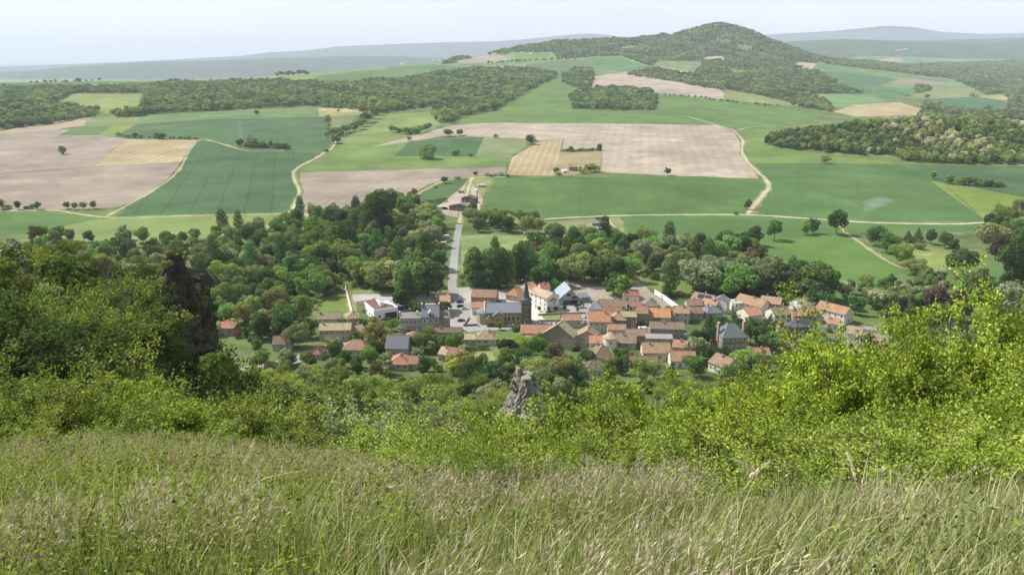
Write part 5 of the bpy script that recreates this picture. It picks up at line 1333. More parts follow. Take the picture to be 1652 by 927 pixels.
# ------------------------------------------------------------------ pylon and masts
def lattice(b, x0, y0, z0, w0, w1, z1, n, r):
    cs = []
    for i in range(n + 1):
        t = i / n; w = w0 + (w1 - w0) * t; z = z0 + (z1 - z0) * (1 - (1 - t) ** 1.2)
        cs.append([Vector((x0 + sx*w/2, y0 + sy*w/2, z)) for sx, sy in ((-1,-1),(1,-1),(1,1),(-1,1))])
    for i in range(n):
        for k in range(4):
            b.tube(cs[i][k], cs[i+1][k], r, r, 4, cap=False); b.tube(cs[i][k], cs[i+1][(k+1)%4], r*.6, r*.6, 3, cap=False); b.tube(cs[i+1][k], cs[i+1][(k+1)%4], r*.6, r*.6, 3, cap=False)
p = at1(389, 224, 900)
py_ = bpy.data.objects.new('electricity_pylon', None); COL.objects.link(py_); py_.location = p; tag(py_, 'grey lattice electricity pylon in the dark green wheat field', 'pylon')
b = MB(); lattice(b, 0, 0, -.5, 5.0, 1.2, 22, 8, .13); lattice(b, 0, 0, 22, 1.2, .9, 30, 3, .11); b.build('lattice_tower', M_ZINC, py_)
for z, w in ((22.5, 5.5), (26.2, 4.4)):
    b = MB()
    for s in (-1, 1):
        b.tube((s*.5, 0, z), (s*w, 0, z+.5), .12, .08, 4); b.tube((s*.5, 0, z+1.5), (s*w, 0, z+.6), .1, .08, 4); b.tube((s*w, 0, z+.5), (s*w, 0, z-1.4), .12, .12, 5)
    b.build('crossarm', M_ZINC, py_)
def mast(label, px, py, h, r=.3, ymin=900, dishes=True):
    p = at1(px, py, ymin); root = bpy.data.objects.new('antenna_mast', None); COL.objects.link(root); root.location = p; tag(root, label, 'mast')
    b = MB(); b.tube((0, 0, -1), (0, 0, h), r, r*.5, 8); b.build('pole', M_ZINC, root)
    if dishes:
        for k in range(3):
            b = MB(); t = k*2.1; b.box(math.cos(t)*.7-.25, math.cos(t)*.7+.25, math.sin(t)*.7-.2, math.sin(t)*.7+.2, h-2.6, h-.2); b.build('antenna_panel', M_ZINC, root)
    return root
mast('tall thin white antenna mast rising from the wooded knoll', 1444, 185, 26, .45)
mast('short antenna mast to the right of the tall one on the knoll', 1465, 188, 18, .4)
mast('slim grey street lamp post at the right end of the village', 1362, 540, 9, .12, 310, False)

# ------------------------------------------------------------------ rocks
def rock(name, label, prof, seed, col, moss=None):
    """prof: list of (z, [radius per angle]) rings round a centre line -> rugged rock"""
    rng = np.random.default_rng(seed)
    V = []; nA = len(prof[0][3])
    for (z, cx, cy, R) in prof:
        for i, r in enumerate(R):
            t = 2*math.pi*i/nA
            V.append((cx + r*math.cos(t), cy + r*math.sin(t), z))
    n = len(prof)
    Fc = [(j*nA+i, j*nA+(i+1)%nA, (j+1)*nA+(i+1)%nA, (j+1)*nA+i) for j in range(n-1) for i in range(nA)]
    V.append((prof[-1][1], prof[-1][2], prof[-1][0] + .3))
    me = bpy.data.meshes.new(name); me.from_pydata(V, [], Fc + [((n-1)*nA+i, (n-1)*nA+(i+1)%nA, n*nA) for i in range(nA)]); me.update()
    me.materials.append(col)
    o = link(name, me); tag(o, label, 'rock'); return o
def rock_mat(name, a, b_, c, moss):
    m, nt, p = mat_base(name); g = nd(nt, 'ShaderNodeNewGeometry'); P = g.outputs['Position']
    f = ramp(nt, noise(nt, P, .35, 8, .7), .35, .65, 0, 1); col = mixc(nt, f, a, b_)
    f2 = ramp(nt, noise(nt, P, 1.3, 6, .7), .5, .68, 0, .8); col = mixc(nt, f2, col, c)
    sp = nd(nt, 'ShaderNodeSeparateXYZ'); nt.links.new(g.outputs['Normal'], sp.inputs[0])
    col = mixc(nt, ramp(nt, sp.outputs[2], .55, .85, 0, .85), col, moss)
    nt.links.new(col, p.inputs['Base Color']); p.inputs['Roughness'].default_value = .95; p.inputs['Specular IOR Level'].default_value = .15
    b1 = nd(nt, 'ShaderNodeBump'); b1.inputs['Strength'].default_value = 1; b1.inputs['Distance'].default_value = .5
    nt.links.new(noise(nt, P, 1.6, 9, .75), b1.inputs['Height']); nt.links.new(b1.outputs[0], p.inputs['Normal'])
    return m
M_BASALT = rock_mat('basalt', (.042,.035,.028), (.085,.072,.058), (.14,.12,.095), (.13,.14,.06))
M_TUFF = rock_mat('lichen_rock', (.30,.27,.23), (.40,.375,.33), (.16,.12,.09), (.30,.29,.22))
rg = np.random.default_rng(11)
def rings(zs, cx, cy, fx, seed, nA=72, rough=.12, cols=26):
    rg = np.random.default_rng(seed); out = []
    ph = rg.uniform(0, 6, 8)
    for z in zs:
        rx, ry, dx, dy = fx(z); R = []
        for i in range(nA):
            t = 2*math.pi*i/nA
            r = 1/math.sqrt((math.cos(t)/rx)**2 + (math.sin(t)/ry)**2)
            f = 1 + rough*(math.sin(3*t+ph[0]+z*.13) + .7*math.sin(7*t+ph[1]-z*.21) + .5*math.sin(cols*t+ph[2]+math.sin(z*.6))*.8 + .6*math.sin(z*.9+ph[3]+2*t)*.6) + rg.normal(0, rough*.28)
            R.append(r*f)
        out.append((z, cx+dx, cy+dy, R))
    return out
def fx_c(z):
    t = (z - 40) / 62
    c = 1 - .9 * max(0, (z - 96.5) / 4.3) ** 1.6
    return ((13.0 - 2.2*t) * c, (27 - 5*t) * c, 5.0 * (1 - c), 0)
zs = list(np.arange(40, 97, 1.3)) + [97.6, 98.4, 99.2, 99.9, 100.4, 100.8]
rock('basalt_cliff', 'dark shaded basalt cliff dropping beside the wooded bench', rings(zs, -66.5, 127, fx_c, 4, 120, .10, 37), 4, M_BASALT)
def fx_s(z):
    t = max(0, (z - 88) / 16.5); return (7.0 - 6.3*t**.8, 7 - 5.8*t, 2.2*t, 0)
rock('rock_spur', 'jagged dark rock tooth on the cliff top', rings(list(np.arange(88, 104.5, .8)), -58.0, 128, fx_s, 9, 40, .12, 9), 9, M_BASALT)
def fx_o(z):
    t = (z - 60) / 38; c = 1 - .85 * max(0, (z - 93.5) / 4.2) ** 1.5; return ((4.2 - .6*t) * c, (10 - 4*t) * c, 0, 0)
rock('rock_buttress', 'lower dark buttress standing proud of the basalt cliff', rings(list(np.arange(55, 97.6, 1.0)), -57.2, 133, fx_o, 15, 56, .13, 19), 15, M_BASALT)
def fx_p(z):
    t = (z - 30) / 33
    if t < .72: return (13 - 11*t, 10 - 6*t, -4 + 5.5*t, 0)
    return (5.0 - 3.9*(t-.72)/.28, 4.8 - 2*(t-.72)/.28, 0, 0)
rock('rock_pinnacle', 'pale lichen-grey rock pinnacle standing out of the trees below the village', rings(list(np.arange(26, 62.5, .55)), 3.5, 178, fx_p, 21, 80, .10, 13), 21, M_TUFF)
def fx_q(z):
    t = (z - 60) / 4; return (1.7 - 1.2*t, 1.7 - 1.0*t, 0, 0)
rock('rock_crag', 'small grey knob perched on top of the pale pinnacle', rings(list(np.arange(59, 64.3, .45)), 1.6, 178, fx_q, 23, 30, .12, 7), 23, M_TUFF)

#@@TREES
# ------------------------------------------------------------------ woods that read as one mass
SRC = {}
def crown_source(shape, lod, var):
    """the crown of a real tree of the scene, reused for the woods"""
    me = crown_mesh(shape, lod, var)
    for o in bpy.data.objects:
        if o.data == me: return o
    return None

def forest(name, polys, spacing, hrange, tints, seed, world=None, pts=None, srcs=None, zs=None, shapes=(('broad', 0, 0), ('broad', 0, 1), ('oval', 0, 2), ('bush', 0, 1)), var=0.3, limit=None, holes=(), thin=None):
    rng = np.random.default_rng(seed)
    X = []; Y = []
    for pl in (polys or []):
        x, y = scatter(pl, spacing, rng); X.append(x); Y.append(y)
    if world is not None:
        x, y = scatter(None, spacing, rng, world=world); X.append(x); Y.append(y)
    if pts is not None: X, Y = [np.array(pts)[:, 0]], [np.array(pts)[:, 1]]
    X = np.concatenate(X); Y = np.concatenate(Y)
    if len(holes):
        for hp in holes:
            k = ~pip(hp, X, Y); X, Y = X[k], Y[k]
    if thin:
        q = np.sin(X / thin[0] + seed) * np.cos(Y / thin[0] / 1.7) + .6 * np.sin(X / thin[0] * 2.3 + Y / thin[0] * 1.1) + .4 * np.cos(X / thin[0] * 4.1 - Y / thin[0] * 2.7)
        k = q > thin[1]; X, Y = X[k], Y[k]
    Z = hz(X, Y) - .4
    if zs is not None: Z = np.array(zs)
    if limit is not None:
        H = np.minimum(rng.uniform(*hrange, len(X)), limit(X, Y)); k = H > .6; X, Y, Z, H = X[k], Y[k], Z[k], H[k]
    elif pts is not None: H = np.array(pts)[:, 2]
    else:
        H = rng.uniform(*hrange, len(X)) * (1 + .25 * np.sin(X / 31) * np.cos(Y / 43))
    me = bpy.data.meshes.new(name)
    me.vertices.add(len(X)); me.vertices.foreach_set('co', np.column_stack([X, Y, Z]).astype(np.float32).ravel())
    a = me.attributes.new('tree_height', 'FLOAT', 'POINT'); a.data.foreach_set('value', H.astype(np.float32))
    patch = (np.sin(X / 53 + seed) * np.cos(Y / 71) + .6 * np.sin(X / 23 + Y / 37) + rng.normal(0, 1.0, len(X)))
    kk = np.digitize(patch, np.quantile(patch, np.cumsum([t[2] for t in tints])[:-1])).astype(np.int32)
    a = me.attributes.new('tint', 'INT', 'POINT'); a.data.foreach_set('value', kk)
    o = link(name, me)
    ng = bpy.data.node_groups.new(name, 'GeometryNodeTree')
    ng.interface.new_socket('Geometry', in_out='INPUT', socket_type='NodeSocketGeometry'); ng.interface.new_socket('Geometry', in_out='OUTPUT', socket_type='NodeSocketGeometry')
    N = ng.nodes; L = ng.links
    gi = N.new('NodeGroupInput'); go = N.new('NodeGroupOutput')
    gj = N.new('GeometryNodeJoinGeometry')
    if srcs is None: srcs = [crown_source(*s) for s in shapes]; srcs = [s for s in srcs if s]
    gti = N.new('GeometryNodeJoinGeometry')
    for s in reversed(srcs):
        oi = N.new('GeometryNodeObjectInfo'); oi.inputs['Object'].default_value = s; oi.inputs['As Instance'].default_value = False
        g2 = N.new('GeometryNodeGeometryToInstance'); L.new(oi.outputs['Geometry'], g2.inputs[0]); L.new(g2.outputs[0], gti.inputs[0])
    na = N.new('GeometryNodeInputNamedAttribute'); na.data_type = 'INT'; na.inputs[0].default_value = 'tint'
    nh = N.new('GeometryNodeInputNamedAttribute'); nh.data_type = 'FLOAT'; nh.inputs[0].default_value = 'tree_height'
    rr = N.new('FunctionNodeRandomValue'); rr.data_type = 'FLOAT'; rr.inputs[2].default_value = 0; rr.inputs[3].default_value = 6.283; rr.inputs['Seed'].default_value = seed
    rw = N.new('FunctionNodeRandomValue'); rw.data_type = 'FLOAT'; rw.inputs[2].default_value = .95; rw.inputs[3].default_value = 1.35; rw.inputs['Seed'].default_value = seed + 9
    cx = N.new('ShaderNodeCombineXYZ'); L.new(rr.outputs[1], cx.inputs[2])
    sx = N.new('ShaderNodeCombineXYZ'); L.new(rw.outputs[1], sx.inputs[0]); L.new(rw.outputs[1], sx.inputs[1]); sx.inputs[2].default_value = 1
    sc = N.new('ShaderNodeVectorMath'); sc.operation = 'SCALE'; L.new(sx.outputs[0], sc.inputs[0]); L.new(nh.outputs[0], sc.inputs['Scale'])
    ri = N.new('FunctionNodeRandomValue'); ri.data_type = 'INT'; ri.inputs[4].default_value = 0; ri.inputs[5].default_value = len(srcs) - 1
    for i, t in enumerate(tints):
        cmp_ = N.new('FunctionNodeCompare'); cmp_.data_type = 'INT'; cmp_.operation = 'EQUAL'; L.new(na.outputs[0], cmp_.inputs[2]); cmp_.inputs[3].default_value = i
        ip = N.new('GeometryNodeInstanceOnPoints'); L.new(gi.outputs[0], ip.inputs['Points']); L.new(cmp_.outputs[0], ip.inputs['Selection']); L.new(gti.outputs[0], ip.inputs['Instance'])
        ip.inputs['Pick Instance'].default_value = True; L.new(ri.outputs[2], ip.inputs['Instance Index']); L.new(cx.outputs[0], ip.inputs['Rotation']); L.new(sc.outputs[0], ip.inputs['Scale'])
        sm = N.new('GeometryNodeSetMaterial'); L.new(ip.outputs[0], sm.inputs['Geometry'])
        key = ('leafmat', t[0], t[1])
        if key not in CR: CR[key] = leaf_mat('wood_' + t[0].replace(' ', '_'), tint=t[1], var=var, hue=.02, orand=(.6, 1.45))
        sm.inputs['Material'].default_value = CR[key]
        L.new(sm.outputs[0], gj.inputs[0])
    L.new(gj.outputs[0], go.inputs[0])
    md = o.modifiers.new('scatter', 'NODES'); md.node_group = ng
    tag(o, kind='stuff')
    print('FOREST', name, len(X))
    return o

# ------------------------------------------------------------------ single trees and hedges in the fields
def tpx(sp, px, py, hpx, label, lod=0, color=None, w=1.0, ymin=310.0, group=None):
    p = at1(px, py, ymin); h = hpx * mpp(p) / .97
    r = tree(sp, p.x, p.y, h, lod, None, color, w, label)
    if group: r['group'] = group
    return r
for a in [
 ('ragged', 102, 249, 14, 'lone thin tree in the middle of the bare ploughed field on the left', 1, 'loose green', 1.0),
 ('oak', 414, 186, 9, 'lone round tree in the pale green field above the pylon', 0, 'dark green', 1.2),
 ('oak', 546, 181, 5, 'tiny tree in the yellow field near the far wood', 0, None, 1.2),
 ('bush', 688, 256, 24, 'big round light green bush clump alone in the meadow', 1, (.13, .19, .045), 1.5),
 ('bush', 735, 251, 11, 'small dark bush right of the big round one in the meadow', 0, 'dark green', 1.3),
 ('bush', 760, 252, 5, 'tiny bush furthest right in the same meadow', 0, 'dark green', 1.3),
 ('ragged', 660, 227, 9, 'small open tree at the left tip of the pale field', 0, None, 1.2),
 ('oak', 723, 220, 12, 'left broad tree of the pair on the hedge of the pale field', 1, 'dark green', 1.5),
 ('oak', 742, 219, 11, 'right broad tree of the pair on the hedge of the pale field', 1, 'mid green', 1.4),
 ('bush', 800, 223, 7, 'small bush alone on the hedge line of the pale field', 0, 'mid green', 1.2),
 ('oak', 856, 233, 15, 'dark rounded tree clump at the head of the striped stubble field', 1, 'dark green', 1.5),
 ('oak', 1077, 283, 13, 'lone dark tree at the lower edge of the pale ploughed field', 1, 'dark green', 1.1),
 ('oak', 717, 296, 12, 'round dark tree on the track left of the farm yard', 1, 'dark green', 1.3),
 ('bush', 738, 289, 6, 'low bush beside the track above the farm yard', 0, 'dark green', 1.6),
 ('oak', 767, 284, 8, 'small dark tree at the track crossing above the farm yard', 0, 'dark green', 1.2),
 ('bush', 702, 303, 5, 'tiny bush on the wedge-shaped green field', 0, 'mid green', 1.4),
 ('oak', 668, 316, 13, 'left of two trees where the track enters the valley wood', 1, 'olive green', 1.3),
 ('oak', 1331, 264, 13, 'small twin-crowned tree at the foot of the wooded knoll', 1, 'olive green', 1.5),
 ('oak', 1206, 338, 16, 'dark tree at the junction of the winding track', 1, 'dark green', 1.0),
 ('bush', 1187, 346, 5, 'low bush beside the junction of the winding track', 0, 'dark green', 1.6),
 ('oak', 1249, 388, 34, 'solitary round tree in the field below the gravel road', 2, 'mid green', 1.0),
 ('oval', 1299, 379, 27, 'left tree of the three at the field road', 2, 'bright green', 1.0),
 ('oval', 1312, 377, 29, 'middle tree of the three at the field road', 2, 'leaf green', .9),
 ('oak', 1349, 379, 41, 'tallest and darkest tree of the three at the field road', 2, 'dark green', .95),
 ('oak', 1412, 397, 34, 'topmost tree of the row along the diagonal field edge', 2, 'mid green', 1.1),
 ('oak', 1430, 408, 34, 'second tree down the diagonal field edge', 2, 'mid green', 1.15),
 ('oak', 1455, 428, 36, 'third tree down the diagonal field edge', 2, 'mid green', 1.2),
 ('oak', 1475, 444, 30, 'olive lowest tree of the diagonal field edge', 2, 'olive green', 1.5),
 ('oak', 1552, 445, 44, 'big dark spreading tree standing alone in the green corner field', 2, 'dark green', 1.3),
 ('conifer', 1464, 391, 20, 'slim dark conifer above the small orchard', 1, 'dark green', 1.3),
 ('conifer', 1480, 390, 24, 'twin slim conifer beside the small orchard', 1, 'dark green', 1.2),
 ('bush', 1483, 402, 14, 'round bush at the orchard edge under the slim conifers', 1, 'olive', 1.4),
 ('oval', 1500, 394, 26, 'grey-green upright tree behind the orchard', 1, 'grey green', 1.0),
 ('oak', 1524, 400, 28, 'left of the two dense trees right of the orchard', 2, 'dark green', 1.0),
 ('oak', 1537, 406, 22, 'lower right of the two dense trees by the orchard', 1, 'dark green', 1.3),
 ('bush', 1448, 391, 8, 'small shrub beside the little hut above the orchard', 0, 'dark green', 1.2),
 ('willow', 1600, 405, 50, 'huge pale-crowned tree at the right side of the picture', 2, (.16, .20, .085), 1.35),
 ('copper', 1605, 419, 42, 'dark purple-brown tree in front of the huge pale-crowned one', 2, 'copper brown', .9),
 ('oak', 1622, 418, 34, 'dark round tree touching the purple-brown one', 2, 'dark green', 1.1),
 ('oak', 1594, 372, 30, 'grey-green tree beside the far end of the gravel road', 1, 'dark green', .9),
 ('oval', 1645, 362, 13, 'small round tree on the gravel road at the right edge', 1, None, 1.3),
 ('oak', 1640, 466, 90, 'very tall dark tree at the right edge of the picture', 2, 'dark green', .8),
 ('ragged', 1575, 490, 55, 'tall open grey-green tree over the right end of the village', 2, (.085, .12, .045), .9),
 ('oak', 1492, 470, 34, 'mid green tree behind the copper trees', 2, 'mid green', 1.0),
 ('copper', 1505, 510, 58, 'broad brownish copper tree right of the village', 2, 'copper brown', 1.3),
 ('conifer', 1542, 521, 62, 'tall dark brownish conifer right of the village', 2, (.035, .038, .024), 1.5),
 ('acacia', 1420, 508, 48, 'white blossoming tree behind the right-hand bushes, leftmost', 2, 'white-flecked', 1.1),
 ('acacia', 1455, 505, 38, 'cream blossoming tree left of the copper tree', 2, 'cream-blossomed', 1.1),
 ('acacia', 1522, 500, 40, 'small blossoming tree squeezed between copper tree and dark conifer', 2, 'cream-blossomed', .8),
 ('oak', 1520, 530, 40, 'dark round tree above the pale grey villa roof', 2, 'dark green', 1.1),
 ('oak', 1588, 535, 44, 'bright tree right of the pale grey villa', 2, 'fresh green', 1.2),
 ('acacia', 1620, 510, 50, 'pale blossoming tree at the far right over the village', 2, 'white-flecked', 1.3),
]:
    sp, px, py, h, lb, lod, cl, w = a
    tpx(sp, px, py, h, lb, lod, cl, w, ymin=330, group=None)

def hedge_px(name_phrase, group, items, lod=0, ymin=500):
    for sp, px, py, h, w in items:
        p = at1(px, py, ymin); hh = h * mpp(p) / .97
        tree(sp, p.x, p.y, hh, lod, (group, name_phrase), None, w)
rn = random.Random(5)
def run(pts, step, sps, hr, wr=(1.1, 1.6)):
    out = []
    for a, b in zip(pts[:-1], pts[1:]):
        n = max(1, int(math.dist(a, b) / step))
        for i in range(n):
            t = (i + rn.random() * .6) / n
            out.append((rn.choice(sps), a[0] + (b[0]-a[0])*t + rn.uniform(-1, 1), a[1] + (b[1]-a[1])*t + rn.uniform(-.6, .6), rn.uniform(*hr), rn.uniform(*wr)))
    return out
hedge_px('by the left bare field', 'round trees along the left field edge', [('oak',0,338,18,1),('bush',12,337,8,1.8),('oval',29,338,15,1),('bush',41,337,6,1.8),('bush',52,337,9,1.2),('oak',61,338,13,1.2)], 1)
hedge_px('of the roadside four', 'four round trees by the track', [('oak',108,337,12,1.2),('oak',121,338,12,1.1),('oak',135,338,13,1.1),('oak',151,337,14,1.1)], 1)
hedge_px('of the clump by the pylon', 'clump below the pylon', run([(385,235),(400,238),(430,238),(466,241)], 6, ['bush','bush','oval'], (8, 13)) + [('acacia',408,236,16,1.3),('oak',448,240,12,1.2),('oak',461,240,10,1.1)])
hedge_px('above the tan stubble field', 'hedge above the stubble', run([(188,219),(215,222),(245,223),(318,225)], 8, ['bush'], (4, 7)) + [('oak',218,223,9,1.1),('oak',254,224,11,1.2),('oak',262,225,10,1.3)])
hedge_px('of the curving track gully', 'trees in the gully', run([(525,222),(548,218)], 7, ['bush','oval'], (10, 16)) + run([(529,190),(532,215)], 6, ['bush'], (6, 9)) + [('acacia',538,231,16,1.2),('oak',544,232,14,1.2),('oak',527,249,9,1)] + run([(552,217),(575,210),(590,202)], 6, ['willow','oak'], (13, 17)) + run([(590,200),(605,190),(612,184)], 6, ['oak'], (14, 19)), 0)
hedge_px('of the thicket on the light meadow', 'meadow thicket', run([(628,213),(650,217),(672,216),(695,208)], 6, ['bush','oak'], (10, 14)), 0)
hedge_px('on the pale ploughed field', 'hedge above the isolated farm', run([(906,245),(972,243)], 5, ['bush'], (5, 8)) + [('oval',921,245,10,1.2),('oval',967,243,12,1.1)])
hedge_px('around the isolated farmhouse', 'farmhouse garden trees', [('oak',897,281,11,1.2),('bush',901,283,7,1.4),('oval',936,276,8,1)] + run([(940,279),(968,276)], 6, ['oak','bush'], (9, 14)))
hedge_px('of the right wheat field thicket', 'thicket in the right wheat field', [('oak',1505,289,14,1.2),('ragged',1531,297,16,1.2)] + run([(1545,298),(1570,299),(1618,302)], 6, ['bush','oak'], (10, 15)))
hedge_px('at the farm track crossing', 'scrub at the track crossing', run([(783,285),(800,284),(822,285)], 7, ['bush'], (4, 7)))
hedge_px('under the ridge village', 'far hedge', run([(787,104),(830,101),(890,98),(930,97)], 6, ['oak'], (3.5, 5.5)), 0, 1500)
hedge_px('of the left plateau skyline', 'plateau row', run([(50,135),(125,133),(165,131)], 9, ['oak'], (3, 6)) + [('oak',127,134,8,1.4)], 0, 1500)
hedge_px('of the dark row beyond the lime field', 'dark plateau row', run([(447,124),(498,121)], 5, ['oak'], (6, 9)), 0, 1500)
hedge_px('of the hill field ditch hedge', 'ditch hedge', run([(1060,153),(1110,156),(1168,164),(1215,169),(1260,172)], 8, ['bush'], (3, 5)), 0, 1000)
# little hut above the orchard
house('tiny hut with reddish roof above the small orchard', 1446, 394, 6, 3, 2.2, 1, 'gable', 0, '#b08070', '#cfcac0', 1, 1, 0, name='hut', cat='hut', group=None, door=False, ymin=450)

# ------------------------------------------------------------------ the tree belt of the valley
OPEN = [at(*zip(*resample(f[1], True, 20)))[:, :2] for f in FIELDS if f[0] in ('meadow_field','crop_field','wheat_field','lawn','ploughed_plot','car_park','gravel_court','gravel_lot','farm_yard','sports_ground','ploughed_field')]
DONE = []
def belt(poly, spacing, mix, hr, zone, seed, lod=2, clear=1.0, avoid=True, wr=(.95, 1.2), margin=2.5, ymin=310.0):
    rng = random.Random(seed)
    X, Y = scatter(poly, spacing, np.random.default_rng(seed), ymin)
    if avoid:
        k = np.ones(len(X), bool)
        for o in OPEN: k &= ~pip(o, X, Y)
        X, Y = X[k], Y[k]
    n = 0
    names = [m[0] for m in mix]; ws = [m[1] for m in mix]
    for x, y in zip(X, Y):
        if blocked(x, y, margin): continue
        if any((x - a) ** 2 + (y - b) ** 2 < (r + 2.2) ** 2 for a, b, r in HOUSES_XY): continue
        if any(abs(x - a) < r * .9 and 0 < b - y < r + 9 for a, b, r in HOUSES_XY) and rng.random() < .8: continue
        if any((x - a) ** 2 + (y - b) ** 2 < (spacing * .62) ** 2 for a, b in DONE): continue
        sp = rng.choices(names, ws)[0]
        h = rng.uniform(*hr) * {'poplar': 1.4, 'bush': .45, 'acacia': .85, 'ragged': .9}.get(sp, 1)
        tree(sp, x, y, h * 1.05, lod if sp != 'bush' else 1, zone, None, rng.uniform(*wr), rng=rng); DONE.append((x, y)); n += 1
    return n
TG = 'trees of the valley belt'
# tall front row of the belt, placed one by one
FRONT = [('poplar',752,462,62,1.35),('poplar',766,461,60,1.2),('poplar',738+22,458,56,1.1),('poplar',787,464,62,1.3),('poplar',797,465,64,1.3),('poplar',807,465,64,1.3),('poplar',818,463,58,1.2),('poplar',835,455,60,1.3),('poplar',846,454,60,1.2),('poplar',856,456,54,1.2),
  ('oval',870,468,42,1.1),('oval',885,462,52,1.3),('oak',900,462,40,1.1),('conifer',878,405,28,1.6),('oval',943,452,52,1.2),('oak',930,455,50,1.3),('oak',965,458,44,1.2),('oval',990,456,46,1.3),('willow',985,440,40,1.3),('oak',1010,455,42,1.2),
  ('willow',612,468,54,1.3),('oak',586,460,46,1.35),('willow',640,470,52,1.35),('oval',655,480,62,1.1),('oval',672,478,66,1.15),('oval',690,478,66,1.15),('oval',705,477,62,1.1),('oval',716,474,52,1.0),('oval',648,500,34,1.3),
  ('poplar',548,420,62,1.5),('poplar',563,415,58,1.5),('poplar',604,380,66,1.7),('poplar',616,378,70,1.7),('poplar',632,350,44,1.5),('oval',640,345,36,1.3),('oval',655,352,38,1.3),('oval',610,345,36,1.5),('oval',622,343,36,1.5),
  ('poplar',1080,475,60,1.3),('willow',1130,470,50,1.5),('willow',1160,465,52,1.4),('acacia',1125,468,52,1.5),('acacia',1175,470,50,1.4),('oval',1177,420,44,1.5),('oval',1195,418,42,1.5),('oak',1190,482,56,1.6),('oak',1165,478,40,1.6),
  ('oval',1232,478,60,1.5),('oval',1250,480,64,1.4),('oval',1268,482,66,1.4),('oval',1285,482,64,1.3),('oval',1315,488,68,1.4),('oval',1330,485,64,1.3),('oval',1300,490,48,1.4),('oak',1320,500,34,1.5),('oak',990,475,34,1.4),('oak',1006,482,36,1.5),('oak',975,458,34,1.3)]
rr_ = random.Random(77)
for sp, px, py, h, w in FRONT:
    p = at1(px, py); hh = h * mpp(p) / .97
    if blocked(p.x, p.y, 3.0): p.x += 5 if px > 735 else -5; p.z = float(hz(p.x, p.y))
    tree(sp, p.x, p.y, hh, 2 if h > 40 else 1, (TG, 'in the front tree line'), None, w if sp != 'poplar' else w * 1.0, rng=rr_); DONE.append((p.x, p.y))
mixA = [('oak', 4), ('oval', 3.5), ('poplar', 1.2), ('willow', 1.5), ('acacia', 2.4), ('ragged', 1), ('bush', 1)]
belt([(40,385),(180,372),(250,380),(330,385),(330,420),(250,440),(150,440),(60,420)], 15, [('oak',3),('oval',2),('acacia',1),('ragged',2),('bush',2)], (10, 14), (TG, 'beyond the cliff at the left'), 1)
belt([(320,388),(440,362),(480,350),(560,352),(560,400),(430,425),(320,430)], 13.5, mixA, (11, 15), (TG, 'in the upper left valley wood'), 2)
belt([(560,352),(640,330),(700,345),(722,372),(722,420),(560,425)], 14, mixA, (12, 17), (TG, 'around the campsite'), 3)
belt([(320,430),(430,425),(560,400),(600,425),(720,425),(722,474),(560,466),(520,485),(430,470),(320,470)], 12.5, [('oak', 4), ('oval', 4), ('poplar', 2.0), ('willow', 1), ('acacia', 1)], (13, 18), (TG, 'left of the straight road'), 4)
belt([(300,470),(430,470),(520,485),(498,512),(500,530),(470,545),(440,550),(390,545),(330,540)], 12, [('oak', 5), ('oval', 3), ('willow', .5), ('bush', 1), ('acacia', .6), ('conifer', .4)], (11, 16), (TG, 'between cliff and triangle meadow'), 5)
belt([(745,345),(800,352),(870,355),(880,378),(800,376),(745,376)], 13, [('oak',3),('willow',2),('oval',1),('pine',.3)], (11, 15), (TG, 'above the roadside meadow'), 6)
belt([(742,440),(790,418),(885,408),(880,385),(935,392),(1010,388),(1040,400),(1050,430),(1080,462),(1030,452),(920,450),(890,465),(745,466)], 13, mixA, (12, 17), (TG, 'in the wood behind the church'), 7)
belt([(1010,388),(1110,395),(1215,392),(1262,440),(1340,468),(1340,492),(1245,488),(1230,478),(1120,452),(1080,462),(1050,430)], 13, mixA, (12, 17), (TG, 'in the wood behind the orchard'), 8)
belt([(1060,455),(1120,470),(1180,480),(1120,486)], 14, [('bush', 3), ('oak', 2), ('conifer', 1)], (6, 9), (TG, 'in the orchard'), 9, avoid=False)
belt([(1340,470),(1440,462),(1560,455),(1660,450),(1660,500),(1500,520),(1400,520),(1345,500)], 12, [('oak', 3), ('oval', 3), ('acacia', 2), ('bush', 2)], (9, 13), (TG, 'behind the last houses'), 10, avoid=False)
belt([(1590,352),(1660,345),(1720,350),(1720,420),(1640,415),(1600,400)], 17, [('oak', 3), ('willow', 1), ('oval', 2)], (12, 16), (TG, 'around the huge pale crown'), 11, avoid=False)

